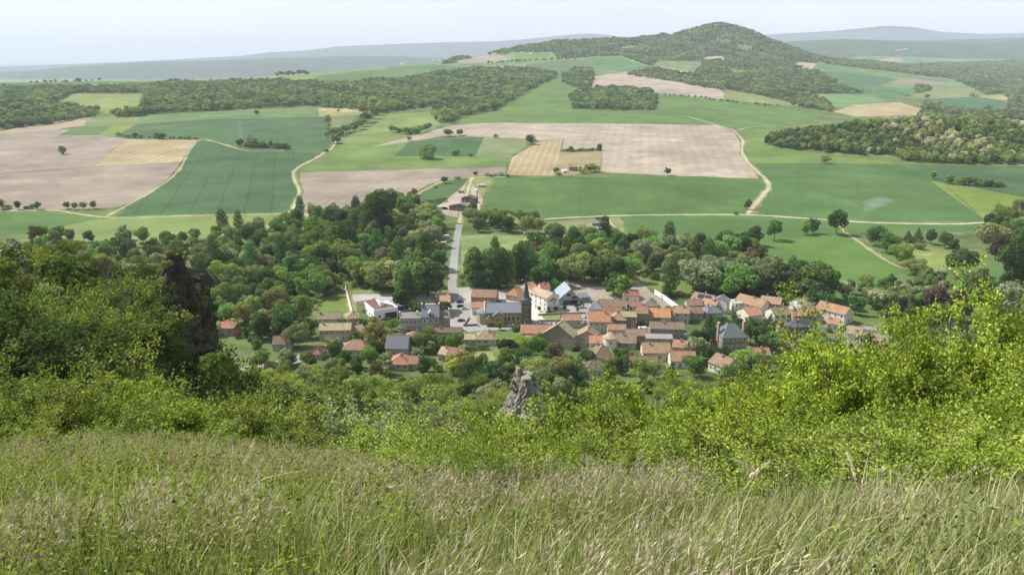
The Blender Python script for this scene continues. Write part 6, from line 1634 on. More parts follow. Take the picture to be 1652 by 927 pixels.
# ------------------------------------------------------------------ gardens of the village
GT = 'garden trees of the village'
VT = [('ragged',613,562,50,1.3,'large light yellow-green plane tree leaning over the street left of the town hall',(.20,.26,.07)),
 ('oak',665,503,20,1.2,'rounded dark tree behind the town hall, upper one','dark green'),('oak',679,508,24,1.3,'rounded dark tree behind the town hall, larger lower one','dark green'),
 ('bush',656,508,11,1.8,'dark spreading bush left of the round trees behind the town hall','dark green'),('pine',711,508,22,1.9,'flat dark umbrella tree behind the right end of the town hall','blue-green'),
 ('oval',643,488,24,1.1,'tall dark tree at the edge of the gravel court','deep green'),('bush',550,530,20,1.2,'round dark garden tree between long barn and three-chimney house','dark green'),
 ('acacia',535,562,22,1.1,'pale blossoming tree in front of the three-chimney house','white-flecked'),('oak',694,545,20,.9,'bright green tree in front of the town hall','fresh green'),
 ('oak',732,568,32,1.2,'large bright green tree right of the hipped tan house','fresh green'),('oak',704,560,22,1.0,'mid green tree left of the large bright one','mid green'),
 ('pine',818,582,36,1.2,'dark wide umbrella pine below the church street','blue-green'),('oak',838,572,36,1.1,'yellow-green tree behind the umbrella pine',(.14,.21,.04)),
 ('oak',843,590,30,1.2,'dark tree right of the umbrella pine','dark green'),('oak',805,532,14,1.0,'round green tree at the hedge below the church','mid green'),
 ('bush',833,534,13,1.3,'dark clipped tree at the street below the church','dark green'),('ragged',893,585,34,1.1,'grey-green feathery tree in front of the tan barn',(.10,.13,.06)),
 ('oak',946,590,30,1.1,'round green tree at the bottom of the village street','mid green'),('oak',870,590,24,1.4,'spreading green tree in front of the long terrace','mid green'),
 ('willow',865,612,40,1.5,'broad pale willow beside the rock pinnacle','pale green'),('ragged',905,625,46,1.4,'broad olive tree right of the rock pinnacle',(.10,.125,.035)),
 ('oak',790,615,34,1.5,'wide dark tree left of the rock pinnacle','dark green'),('oval',1127,570,44,1.2,'tall dark tree left of the stone manor','deep green'),
 ('conifer',1143,560,56,1.2,'tall blackish fir beside the stone manor','very dark'),('acacia',1120,585,46,1.2,'blossoming chestnut below the blackish fir','cream-blossomed'),
 ('oak',1162,585,30,1.1,'dark tree at the left corner of the stone manor','dark green'),('oak',1196,592,32,1.1,'bright round tree in front of the stone manor',(.11,.18,.04)),
 ('oak',1210,555,44,1.1,'dark tree right of the stone manor','dark green'),('oval',1225,560,46,1.1,'dark upright tree between manor and mansard house','deep green'),
 ('oak',1245,568,38,1.2,'round dark tree left of the mansard house','dark green'),('conifer',1242,530,26,1.3,'small dark conifer behind the mansard house','dark green'),
 ('oak',1160,530,24,1.2,'mid green tree behind the stone manor','mid green'),('oak',1188,535,24,1.4,'wide dark tree right behind the stone manor','dark green'),
 ('bush',1058,524,14,1.1,'round bush in front of the orange hall','dark green'),('oak',962,498,14,1.1,'green tree beside the slate dormer house','fresh green'),
 ('oak',895,470,22,1.0,'fresh green tree between the white house and the slate hall','fresh green'),('bush',998,577,14,1.1,'bright small tree right of the round tower','bright green'),
 ('bush',1008,572,12,1.0,'dark bush between tower and tan cottage','dark green'),('bush',1017,575,10,1.2,'garden bush beside the white steps','mid green'),
 ('bush',1037,525,9,1.5,'low bush by the stone house','dark green'),('bush',1097,524,9,1.8,'low hedge bush under the salmon-roofed house','dark green'),
 ('bush',1175,508,10,1.2,'bush in front of the narrow white house','bright green'),('oak',1157,505,12,1.2,'small tree left of the narrow white house','mid green'),
 ('bush',1108,500,13,1.3,'blossom-grey bush beside the low brown house','olive'),('conifer',1076,481,28,1.1,'small dark spruce behind the long white wall','dark green'),
 ('bush',1083,478,14,1.3,'orchard bush right of the small spruce','bright green'),('bush',1097,478,11,1.4,'flowering shrub in the orchard',(.16,.13,.07)),
 ('oak',1262,490,18,1.3,'left rounded tree behind the salmon terrace','mid green'),('oak',1276,495,20,1.3,'right rounded tree behind the salmon terrace','fresh green'),
 ('oval',870,502,9,1.2,'leftmost small street tree by the church garden','leaf green'),('oval',885,503,9,1.2,'second small street tree by the church garden','leaf green'),
 ('oval',897,502,9,1.2,'third small street tree by the church garden','leaf green'),('oval',911,501,10,1.2,'fourth small street tree by the church garden','bright green'),('oval',932,503,10,1.2,'rightmost small street tree by the church garden','bright green'),
 ('conifer',906,514,12,.8,'slim dark cypress on the church terrace','very dark'),('bush',926,513,6,1.5,'yellow bush on the church terrace',(.3,.32,.04)),
 ('bush',802,492,9,1.4,'bush between the brown hall and the little garage','dark green'),('bush',812,492,8,1.4,'second bush beside the little garage','dark green'),
 ('bush',792,494,9,1.0,'green tree in front of the brown hall','bright green'),
 ('oak',482,560,42,1.2,'blossoming broad tree left of the three-chimney house',(.10,.13,.05)),('oak',497,545,34,1.1,'dark tree behind the left end of the three-chimney house','dark green'),
 ('conifer',444,555,32,.7,'slim black cypress among the trees on the left','very dark'),('oak',461,545,26,1.1,'small dark-trunked tree beside the slim cypress','dark green'),
 ('willow',395,520,24,1.3,'grey-green spreading tree behind the isolated orange house','silvery green'),('bush',383,545,14,1.0,'reddish brown bush beside the isolated orange house',(.10,.06,.035)),
 ('oak',425,535,36,1.3,'bright tree between isolated house and cypress','fresh green'),('oak',360,522,22,1.2,'dark tree behind the isolated orange house','dark green')]
for sp, px, py, h, w, lb, cl in VT:
    tpx(sp, px, py, h, lb, 2 if h > 28 else 1, cl, w, group=GT); q = at1(px, py); DONE.append((q.x, q.y))
def clipped_hedge(label, pts, h, w, col):
    P = [at1(*q) for q in pts]; rng = np.random.default_rng(len(label)); PT = []; ND = []
    for a, c in zip(P[:-1], P[1:]):
        n = int((c - a).length * 90); t = rng.random(n); dv = (c - a).normalized(); nn = Vector((-dv.y, dv.x, 0)); s = rng.integers(0, 3, n)
        u = rng.uniform(-1, 1, n); v = rng.random(n)
        for i in range(n):
            b0 = a + (c - a) * t[i]
            if s[i] == 0: q = b0 + nn * (u[i]*w/2) + Vector((0,0,h)); d = (0,0,1)
            else: sg = 1 if s[i] == 1 else -1; q = b0 + nn * (sg*w/2) + Vector((0,0,h*v[i])); d = tuple(nn*sg)
            PT.append(tuple(q)); ND.append(d)
    PT = np.array(PT) + rng.normal(0, .08, (len(PT), 3)); N = np.array(ND) + rng.normal(0, .5, (len(PT), 3))
    me = quads_mesh('hedge', PT, N, .22, rng, .15); me.materials.append(M_LEAF)
    o = link('hedge', me); o.color = (*col, 1); tag(o, label, 'hedge', None); return o
clipped_hedge('clipped dark hedge on the street below the church chapel', [(786, 527), (810, 525)], 1.6, 1.4, (.05,.09,.03))
clipped_hedge('long clipped hedge along the street to the right of the church', [(827, 532), (850, 527), (878, 528)], 1.6, 2.0, (.055,.10,.03))
clipped_hedge('dark hedge along the top of the cut lawn', [(750, 565), (790, 564)], 1.8, 1.5, (.045,.08,.025))
clipped_hedge('boxy green hedge between the tan cottages on the left', [(572, 530), (588, 527)], 2.2, 2.5, (.05,.10,.03))
clipped_hedge('hedge beside the farm caravans', [(684, 328), (700, 329), (722, 325)], 3.5, 2.5, (.03,.06,.02))
belt([(400,585),(520,560),(700,560),(900,560),(1000,585),(1180,580),(1330,560),(1400,540),(1420,590),(1200,612),(1000,625),(830,625),(600,612),(430,612)], 9.5, [('oak', 4), ('oval', 2), ('acacia', .8), ('bush', 2.5), ('ragged', 1), ('conifer', .3)], (6.5, 11), (GT, 'below the village houses'), 21, avoid=True, margin=1.0, ymin=300)
belt([(395,545),(520,562),(640,552),(760,545),(760,600),(620,610),(430,600)], 7.5, [('oak', 4), ('oval', 2), ('bush', 3), ('acacia', 1)], (6.5, 10), (GT, 'round the lower left houses'), 26, avoid=True, margin=.8)
belt([(500,535),(560,520),(640,530),(720,545),(900,560),(930,570),(1100,560),(1180,530),(1240,525),(1340,530),(1340,560),(1180,580),(900,580),(500,575)], 9, [('oak', 1.5), ('oval', 1), ('bush', 6)], (4.0, 8), (GT, 'between the village houses'), 22, avoid=True, margin=1.0)
belt([(980,478),(1100,490),(1250,495),(1340,505),(1340,540),(1100,545),(960,520)], 9.5, [('oak', 1), ('bush', 5), ('conifer', .3)], (4, 7), (GT, 'in the right-hand gardens'), 23, avoid=True, margin=.8)
belt([(745,500),(760,510),(860,505),(860,480),(760,465)], 18, [('bush', 3), ('oval', 1)], (4.5, 7), (GT, 'around the church car park'), 24, avoid=False, margin=1.0)

belt([(1340,545),(1500,535),(1660,520),(1720,520),(1700,600),(1500,625),(1250,615),(1290,585)], 11.5, [('oak', 4), ('oval', 2), ('acacia', 1), ('bush', 2)], (8, 12), (GT, 'beyond the right-hand bushes'), 25, avoid=True, margin=1.0, ymin=300)
# ------------------------------------------------------------------ branching trees and bushes of the hill slope
def branching(name, seed, H, spread, stems, kids, leaf_n, leaf_s, sigma, droop=.15, up=.8):
    """a skeleton of tapered limbs with leaves gathered round its twigs (unit: metres)"""
    rng = random.Random(seed); tb = MB(); tips = []
    def limb(p, d, L, r, lvl):
        n = 3; q = p
        for i in range(n):
            d = (d + Vector((rng.gauss(0, .22), rng.gauss(0, .22), rng.gauss(.05, .14)))).normalized()
            e = q + d * L / n
            r1 = r * (1 - .28 * (i + 1) / n * 1.6)
            tb.tube(q, e, r * (1 - .28 * i / n * 1.6), max(r1, .004), 5 if lvl < 2 else 3, cap=False)
            if lvl < 3:
                for _ in range(kids[lvl] if i else max(1, kids[lvl] - 1)):
                    a = rng.uniform(0, 6.28); t = Vector((math.cos(a), math.sin(a), rng.uniform(-.15, up))).normalized()
                    limb(q.lerp(e, rng.random()), (d * .55 + t * .8).normalized(), L * rng.uniform(.45, .68), r * .45, lvl + 1)
            if lvl == 3 or (lvl == 2 and i == 2): tips.append((e, d))
            q = e
    for s in range(stems):
        a = 6.28 * s / stems + rng.uniform(-.4, .4)
        limb(Vector((math.cos(a)*.12*spread, math.sin(a)*.12*spread, -.3)), Vector((math.cos(a)*spread, math.sin(a)*spread, 1.0)).normalized(), H * rng.uniform(.5, .68), H * .014 + .01, 0)
    T = np.array([tuple(t[0]) for t in tips]); D = np.array([tuple(t[1]) for t in tips])
    nr = np.random.default_rng(seed)
    per = max(1, leaf_n // len(T)); T = np.repeat(T, per, 0); D = np.repeat(D, per, 0)
    P = T + nr.normal(0, sigma, T.shape) * np.array([1, 1, .8])
    k = P[:, 2] > .02; P, D = P[k], D[k]
    ax = D * .6 + nr.normal(0, .7, D.shape) + np.array([0, 0, -droop]); ax /= np.linalg.norm(ax, axis=1)[:, None]
    side = np.cross(ax, nr.normal(0, .6, ax.shape) + np.array([0, 0, 1.0])); side /= np.maximum(np.linalg.norm(side, axis=1), 1e-6)[:, None]
    nm = np.cross(side, ax); s = leaf_s * nr.uniform(.6, 1.35, len(P))[:, None]
    V = np.stack([P, P + ax*s*.5 + side*s*.26 + nm*s*.05, P + ax*s, P + ax*s*.5 - side*s*.26 + nm*s*.05], 1).reshape(-1, 3)
    me = np_mesh(name + '_crown', V, np.arange(len(V)).reshape(-1, 4)); me.materials.append(M_LEAFN)
    tm = tb.mesh(name + '_trunk'); tm.materials.append(M_BARK)
    zt = np.quantile(P[:, 2], .998)
    print('BR', name, len(tips), len(P), 'top', round(float(zt), 2))
    return tm, me, float(zt)
BUSH = [branching('bush', 30 + i, 4.6, sp_, st, (2, 2, 1), 12000, .15, .115) for i, (sp_, st) in enumerate([(.9, 6), (.7, 5), (1.2, 7), (.8, 5)])]
TALL = [branching('tall_bush', 80 + i, 10.0, sp_, st, (2, 2, 2), 22000, .21, .17) for i, (sp_, st) in enumerate([(.35, 4), (.5, 5), (.4, 4), (.6, 6)])]
SLOPE = [branching('slope_tree', 60 + i, 8.0, sp_, st, (2, 2, 2), 11000, .30, .27) for i, (sp_, st) in enumerate([(.35, 2), (.5, 3), (.8, 5), (.45, 3), (.7, 4)])]
def branchy(kind, var, x, y, h, w, color, name, zone=None, label=None):
    tm, cm, zt = (BUSH if kind == 'bush' and h < 4.6 else TALL if y < 122 else SLOPE)[var % 4 if y < 122 else var]
    root = bpy.data.objects.new(name, None); COL.objects.link(root)
    z = float(hz(x, y)); root.location = (x, y, z); root.rotation_euler = (0, 0, random.uniform(0, 6.28)); s = h / zt
    if kind == 'bush' and h >= 4.6: w *= .95
    t = link('trunk', tm, root); t.scale = (s*w, s*w, s); c = link('crown', cm, root); c.scale = (s*w, s*w, s)
    k = random.uniform(.88, 1.12); c.color = (color[0]*k, color[1]*k, color[2]*k, 1)
    root['category'] = 'bush' if name.endswith('bush') or name == 'shrub' else 'tree'
    if zone: root['group'] = zone[0]
    px, py = project(x, y, z)
    if label: root['label'] = label
    else: TREES.append((root, px, py, zone[1], zone[2]))
    return root
YG, YG2, MG, LG, DGc, GG = (.31, .385, .055), (.24, .32, .05), (.195, .265, .060), (.28, .345, .075), (.090, .13, .040), (.26, .285, .15)
BD = (.125, .175, .042)  # mid green darkened: shade round the bench and cliff put into leaf colour
def ground_z(y): return float(np.interp(y, _ny, _nz))
NB = [(805,26,668,.9,YG2),(838,27,642,1.0,YG),(880,25,640,1.0,YG2),(912,22,668,.9,LG),(955,27,628,.9,YG2),(992,28,598,.95,YG),(1022,25,630,.9,YG2),(1062,29,606,1.0,YG),(1098,27,600,.95,YG2),(1128,22,662,1.0,YG2),
 (1160,26,606,1.0,YG),(1200,28,590,1.0,YG2),(1235,25,604,1.0,YG),(1262,29,578,.9,YG),(1300,25,580,1.0,YG2),(1330,27,545,.9,YG2),(1352,24,560,.9,YG),(1395,28,484,1.0,YG2),(1415,25,520,.9,YG),(1452,27,530,1.0,YG),(1490,25,562,1.0,YG2),
 (1530,27,556,1.0,YG),(1566,29,530,1.0,YG2),(1596,25,555,1.0,YG),(1628,27,505,1.0,YG2),(1660,25,470,1.0,YG),(1705,24,480,1.0,YG2),(1760,22,520,1.1,YG),(1140,19,730,.9,YG2),(1185,20,700,1.0,YG2),(1255,20,690,1.1,YG2),(1310,21,672,1.1,LG),
 (1370,20,660,1.1,YG2),(1430,20,640,1.1,YG2),(1480,19,650,1.0,YG),(1540,19,640,1.1,YG2),(1600,18,650,1.0,YG),(1650,18,630,1.1,YG2),(1700,18,640,1.1,YG2),(780,22,668,.7,LG),(1070,22,668,.9,LG),(1010,21,690,.8,YG2),(1215,17.5,742,.7,MG),(1520,17,712,.9,YG2),(1620,16.5,715,.8,LG),(765,12,692,.3,MG),(600,18,700,.8,LG),(690,17,706,.8,YG2),(480,19,688,.9,LG),(900,14.5,715,.8,YG2),(985,16,708,.9,LG),(1060,14,728,.7,YG2),(1110,16.5,700,.8,YG2),(1185,14.5,722,.7,MG),(1330,15,690,.9,YG2),(60,20,652,.9,LG),(200,20,655,1.0,MG),(330,19.5,664,.9,LG),(1430,15,696,.9,LG),(1570,14.5,690,.8,YG),(1640,15,690,.9,YG2),(420,20,676,.8,MG),(1180,11.5,698,.9,YG2),(1128,12.5,708,.8,LG),(1240,12,716,.8,YG2),(1480,12,688,.8,YG2),(1560,12.5,700,.9,LG),(1395,13,706,.8,LG),(1010,12,735,.6,MG),(860,13,722,.7,YG2),(640,14,722,.5,LG),(1192,9,716,.8,YG2),(1142,8.6,738,.7,LG),(1252,9.5,730,.75,YG2),(771,9,704,.28,MG),(960,10.5,730,.6,YG2),(900,11,728,.6,LG),(1520,10,700,.8,YG2),(1445,10,712,.7,LG),(1602,10.5,694,.8,YG),(1330,10.5,724,.6,LG),(1050,10.8,726,.5,YG2)]
for i, (px, y, top, w, c) in enumerate(NB):
    top = top + (18 if y > 18 and px < 1320 else -12 if y > 21 else 4); w *= .82
    x = (px - CX) / F * y * 1.1; gz = float(hz(x, y)); h = HC - float(slope(top)) * y - gz
    d = y * cP - (gz + h/2 - HC) * sP; x = (px - CX) / F * d
    branchy('bush', i % 4, x, y, max(.9, h), min(w * max(1.0, 3.2 / max(h, 1) * .8), 1.5), c, 'hill_bush', ('sunlit bushes at the edge of the meadow', 'along the grass edge', 'yellow-green bush' if c in (YG, YG2) else 'fresh green bush'))

TOP = [(-200,370),(0,376),(60,372),(110,392),(150,400),(200,425),(222,436),(240,470),(262,520),(290,552),(320,556),(345,553),(380,557),(420,570),(440,570),(500,578),(560,590),(640,606),(720,604),(790,600),(870,600),(900,607),(950,618),(1050,608),(1120,612),(1200,612),(1300,620),(1400,600),(1700,590)]
def hlimit(X, Y):
    """room under the outline that the hillside wood shows in the photo"""
    z = hz(X, Y); d = Y * cP - (z - HC) * sP; px = CX + F * X / d
    return HC - slope(np.interp(px, [t[0] for t in TOP], [t[1] for t in TOP])) * Y - z
CAND = []
def slope_zone(world, spacing, hr, seed, zone, cols, wr=(.9, 1.25), skip=None):
    X, Y = scatter(None, spacing, np.random.default_rng(seed), world=world)
    lim = hlimit(X, Y); rng = random.Random(seed)
    for x, y, l in zip(X, Y, lim):
        if abs(x) > .68 * y + 10 or (skip and skip(x, y)): continue
        if any((x - a) ** 2 + (y - b) ** 2 < (r + 3) ** 2 for a, b, r in HOUSES_XY): continue
        h = min(rng.uniform(*hr), l * rng.uniform(.82, 1.04))
        if h < 1.6: continue
        c, cn = rng.choice(cols)
        CAND.append((h / y, x, y, h, rng.uniform(*wr) * (1.35 if h < 4 else 1), c, cn, zone, rng.randrange(5)))
def in_rock(x, y): return ((x + 66) / 12) ** 2 + ((y - 127) / 26) ** 2 < 1 and not (x < -66 and y > 118) or ((x + 54) / 8) ** 2 + ((y - 131) / 12) ** 2 < 1 or ((x - 1) / 11) ** 2 + ((y - 174) / 15) ** 2 < 1
COLS_S = [(MG, 'mid green'), (LG, 'light green'), (GG, 'grey-green'), (MG, 'mid green'), (DGc, 'dark green')]
SG = 'trees on the hill slope'
slope_zone([(-150,62),(-52,60),(-52,150),(-150,160)], 8.0, (7, 12), 31, (SG, 'on the basalt bench'), [(BD, 'mid green'), (DGc, 'dark green'), (BD, 'mid green')], skip=in_rock)
slope_zone([(-60,102),(-38,102),(-34,150),(-54,152)], 5.2, (13, 19), 27, (SG, 'at the foot of the basalt cliff'), [(BD, 'mid green'), (DGc, 'dark green')])
slope_zone([(-88,80),(-52,80),(-58,108),(-90,112)], 5.5, (6, 10), 29, (SG, 'in front of the basalt cliff'), [(BD, 'mid green'), (DGc, 'dark green'), (DGc, 'dark green')])
slope_zone([(-84,116),(-66,116),(-68,146),(-84,150)], 5.5, (4, 7), 28, (SG, 'on top of the basalt cliff'), [(MG, 'mid green'), (LG, 'light green')])
slope_zone([(-54,64),(-28,64),(-38,112),(-54,112)], 6.0, (9, 15), 30, (SG, 'on the shaded flank below the bench'), [(MG, 'mid green'), (DGc, 'dark green'), (LG, 'light green')], skip=in_rock)
slope_zone([(-46,40),(-14,30),(0,34),(0,66),(-60,66)], 5.6, (3.5, 7.5), 32, (SG, 'just below the grass on the left'), [(LG, 'light green'), (MG, 'mid green'), (YG2, 'yellow-green')], skip=in_rock)
slope_zone([(0,36),(50,34),(75,66),(0,66)], 6.5, (3.0, 6.0), 33, (SG, 'just below the grass in the centre'), COLS_S)
slope_zone([(-52,66),(105,66),(130,110),(-52,110)], 7.2, (5, 9), 34, (SG, 'on the upper slope'), COLS_S, skip=in_rock)
slope_zone([(-50,110),(130,110),(150,170),(-46,170)], 8.5, (6, 10), 35, (SG, 'half way down the slope'), COLS_S, skip=in_rock)
slope_zone([(-190,165),(170,170),(190,245),(-190,245)], 10.5, (7, 11), 36, (SG, 'on the lower slope'), COLS_S, skip=in_rock)
slope_zone([(-215,245),(200,245),(220,318),(-215,318)], 11.5, (7, 10), 37, (SG, 'at the foot of the slope'), COLS_S, skip=in_rock)
CAND.sort(key=lambda q: -q[0])
PALE = (.40, .40, .26)
for _, x, y, h, w, c, cn, zone, v in CAND[:290]:
    if y > 95 and (v + int(x)) % 3:
        sp = ('oak', 'oval', 'ragged', 'oak', 'acacia')[(v * 3 + int(y)) % 5]
        r = tree(sp, x, y, h, 2, None, (cn, c) and c, w, z=None, label='x'); del r['label']; r.name = 'hillside_tree'; r['group'] = zone[0]
        px, py = project(x, y, float(hz(x, y))); TREES.append((r, px, py, zone[1], cn + (' blossoming tree' if sp == 'acacia' else ' rounded tree' if sp != 'ragged' else ' open tree')))
        for ch_ in r.children:
            if ch_.name.startswith('crown'): ch_.color = (c[0] * random.uniform(.8, 1.15), c[1] * random.uniform(.8, 1.1), c[2], 1)
        continue
    branchy('slope', v, x, y, h, w, c, 'hillside_tree', (zone[0], zone[1], cn + (' small tree' if h < 4 else ' tree')))
# front fringe of bushes on the left, close below the grass
LF = [(20,36,640,1.2,MG),(70,33,655,1.2,LG),(120,35,610,1.0,MG),(170,36,585,1.0,LG),(215,33,635,1.1,YG2),(262,37,622,1.0,MG),(310,34,650,1.2,LG),(352,38,612,.9,MG),(392,36,640,1.0,LG),(432,38,625,1.0,MG),(470,40,640,1.0,LG),(508,38,655,1.1,DGc),(545,40,660,1.1,GG),(590,42,655,1.1,MG),(632,44,648,1.2,MG),(672,34,690,1.2,LG),(700,44,655,1.1,GG),(745,30,682,.9,LG),(-30,34,620,1.2,LG),(-80,32,600,1.2,MG)]
for i, (px, y, top, w, c) in enumerate(LF):
    x = (px - CX) / F * y * 1.1; gz = float(hz(x, y)); h = HC - float(slope(top)) * y - gz; d = y * cP - (gz + h/2 - HC) * sP; x = (px - CX) / F * d
    branchy('slope' if i % 2 else 'bush', i % 4, x, y, max(1.5, h), w * (1.1 if h > 3 else 1.6), c, 'hill_bush', ('sunlit bushes at the edge of the meadow', 'fringing the left grass', {MG: 'mid green bush', LG: 'light green bush', YG2: 'yellow-green bush', DGc: 'dark green bush', GG: 'grey-green bush'}[c]))
# bare grey tree over the bench
def dead_tree(label, x, y, h, seed):
    b = MB(); rng = random.Random(seed)
    def limb(p, d, L, r, lvl):
        q = p
        for i in range(3):
            d = (d + Vector((rng.gauss(0, .18), rng.gauss(0, .18), .05))).normalized(); e = q + d * L / 3
            b.tube(q, e, r*(1-.25*i), r*(1-.25*(i+1)), 5, cap=False)
            if lvl < 3:
                for _ in range(2): a = rng.uniform(0, 6.28); limb(e, (d*.7 + Vector((math.cos(a), math.sin(a), .4))*.6).normalized(), L*.55, r*.45, lvl+1)
            q = e
    limb(Vector((0, 0, -.5)), Vector((.1, 0, 1)), h*.6, h*.016, 0)
    r = bpy.data.objects.new('bare_tree', None); COL.objects.link(r); r.location = (x, y, float(hz(x, y))); tag(r, label, 'tree')
    b.build('branches', simple('dead_wood', (.16, .14, .12), .95, .3, 5, .1), r)
d0 = 92; dead_tree('bare leafless tree rising out of the bushes on the bench', (142-CX)/F*d0*1.03, d0, HC - float(slope(398))*d0 - 99.5, 3)
dead_tree('grey leafless shrub on the slope left of the rock pinnacle', (770-CX)/F*150*1.05, 150, 9, 8)

# woods
T_W = [('olive', (.25,.31,.11), .36), ('green', (.165,.25,.09), .40), ('dark', (.12,.18,.07), .24)]
T_K = [('pale', (.48,.48,.32), .13), ('olive_knoll', (.28,.32,.10), .35), ('green_knoll', (.17,.25,.075), .32), ('dark_knoll', (.10,.16,.055), .2)]
T_F = [('light_far', (.27,.31,.12), .3), ('mid_far', (.19,.25,.09), .4), ('dark_far', (.12,.18,.07), .3)]
S0 = (('broad', 0, 0), ('broad', 0, 1), ('broad', 0, 2), ('oval', 0, 1), ('bush', 0, 1))
front = at([1248,1258,1300,1340,1380,1440,1456,1470,1500,1560,1652,1780,1900], [236,240,243,246,250,251,258,262,264,265,266,272,278], 700)[:, :2]
back = np.array([(1250.,1330.),(900,1330),(760,1310),(620,1300),(480,1260),(385,1190),(355,1130)])
kn = np.vstack([front, back])
forest('knoll_wood', None, 8.5, (8, 13), T_K, 41, world=kn, shapes=(('broad', 1, 0), ('broad', 1, 1), ('broad', 1, 2), ('oval', 1, 1), ('oval', 1, 0)))
forest('ridge_wood', [[(-260,150),(60,142),(125,144),(234,139),(237,150),(117,151),(78,174),(110,172),(158,180),(155,189),(60,203),(20,208),(-260,222)],
   [(180,183),(236,180),(234,187),(190,190)],
   [(234,139),(300,134),(330,136),(430,131),(495,135),(560,136),(655,129),(700,121),(760,113),(850,112),(897,119),(896,127),(840,149),(790,158),(740,167),(700,171),(612,184),(570,178),(500,171),(440,174),(380,177),(330,180),(250,184),(224,187),(232,165)],
   [(700,184),(712,170),(760,161),(830,146),(866,139),(842,153),(800,177),(745,189),(727,202),(705,198)],
   [(906,124),(928,112),(955,113),(958,124),(954,140),(925,141),(908,133)],
   [(920,157),(935,146),(1000,143),(1050,149),(1058,166),(1056,178),(1000,179),(925,175)]], 12.5, (8, 17), T_W, 42, shapes=S0)
forest('hill_wood', [[(712,104),(730,95),(760,92),(820,84),(820,88),(780,92),(735,102)], [(745,100),(800,80),(810,86),(890,84),(900,96),(960,92),(1000,90),(1050,108),(1060,98),(1100,99),(1134,101),(1230,108),(1290,113),(1340,92),(1310,86),(1270,72),(1250,66),(1200,46),(1150,36),(1100,44),(1040,60),(1000,64),(930,66),(870,70),(830,74)]], 15, (9, 17), T_F, 43, shapes=S0, thin=(95, -1.25),
   holes=[r[1] for r in REG if r[2][0] == 'field' and r[1][:, 1].mean() > 2500])
forest('valley_head_wood', [[(1012,121),(1050,112),(1120,119),(1134,101),(1230,106),(1272,112),(1318,116),(1372,146),(1400,150),(1345,153),(1305,156),(1340,170),(1342,181),(1250,168),(1170,148),(1100,134)],
   [(1315,96),(1400,99),(1450,105),(1530,103),(1652,98),(1900,98),(1900,196),(1640,196),(1625,180),(1628,163),(1590,154),(1570,143),(1535,129),(1430,115),(1335,104)],
   [(1460,156),(1480,141),(1518,146),(1510,153)], [(1490,159),(1570,150),(1580,156),(1500,163)], [(1480,178),(1494,168),(1569,183),(1620,178),(1640,196),(1640,230),(1560,215),(1500,200)]], 15.5, (9, 17), T_F, 44, shapes=S0, thin=(75, -.95),
   holes=[r[1] for r in REG if r[2][0] == 'field' and r[1][:, 1].mean() > 1700 and r[1][:, 0].mean() > 500])
T_S = [('slope_light', LG, .3), ('slope_mid', MG, .35), ('slope_grey', GG, .2), ('slope_dark', DGc, .15)]
SSRC = [next(o for o in bpy.data.objects if o.data == q[1]) for q in SLOPE if any(o.data == q[1] for o in bpy.data.objects)]
forest('hillside_wood', None, 0, (0, 0), T_S, 47, pts=[(q[1], q[2], q[3] / SLOPE[0][2]) for q in CAND[290:] if int(q[1] * 7) % 3 == 0], srcs=SSRC, var=.45)
forest('hillside_rounded_wood', None, 0, (0, 0), T_S + [('slope_pale', PALE, .12)], 48, pts=[(q[1], q[2], q[3]) for q in CAND[290:] if int(q[1] * 7) % 3], shapes=(('broad', 2, 0), ('broad', 2, 1), ('oval', 2, 1), ('oval', 2, 2), ('broad', 2, 3)), var=.4)
_pz = []
for rk in [o for o in bpy.data.objects if o.get('category') == 'rock']:
    g_ = random.Random(rk.name); tufa = 'pinnacle' in rk.name or 'crag' in rk.name
    for v in rk.data.vertices:
        if g_.random() < ((.03 if tufa else .10) if v.normal.z > .25 else .006 if tufa else .02): _pz.append((v.co.x, v.co.y, g_.uniform(.5, 1.1 if tufa else 2.0), v.co.z - .2))
forest('cliff_scrub', None, 0, (0, 0), [('scrub_cliff', (.13,.18,.05), .6), ('scrub_cliff_dry', (.22,.22,.11), .4)], 49, pts=[q[:3] for q in _pz], zs=[q[3] for q in _pz], shapes=(('bush', 1, 0), ('bush', 1, 1)))
U_T = [('scrub_light', (.25,.30,.075), .3), ('scrub_mid', (.16,.21,.055), .45), ('scrub_grey', (.28,.30,.17), .25)]
forest('undergrowth', None, 3.6, (.8, 2.0), U_T, 45, world=[(-70,27),(70,27),(130,100),(215,300),(225,330),(-225,330),(-190,160),(-120,60)], shapes=(('bush', 1, 0), ('bush', 1, 1), ('bush', 1, 2)), limit=lambda X, Y: np.minimum(hlimit(X, Y), 3.4),
   holes=[np.array([(-72,114),(-48,114),(-46,150),(-72,150)]), np.array([(-8,162),(12,162),(12,190),(-8,190)])])
forest('valley_undergrowth', [[(40,392),(320,392),(480,356),(640,338),(722,372),(722,470),(560,468),(498,512),(440,548),(320,545),(100,440)], [(745,440),(880,385),(1010,390),(1215,394),(1340,470),(1340,490),(1120,452),(920,450),(745,464)]], 6.5, (2.0, 4.5), U_T, 46, shapes=(('bush', 0, 1), ('bush', 1, 0)), holes=[o for o in OPEN] + [np.vstack([c + 5, (c - 5)[::-1]]) for c, w in ROADW if w > 6])
label_trees()
print('KINDS', {k: v for k, v in __import__('collections').Counter(o.name.split('.')[0] for o in bpy.data.objects if o.get('category')).items() if v > 20}, 'CAND', len(CAND), 'objs', len(bpy.data.objects))

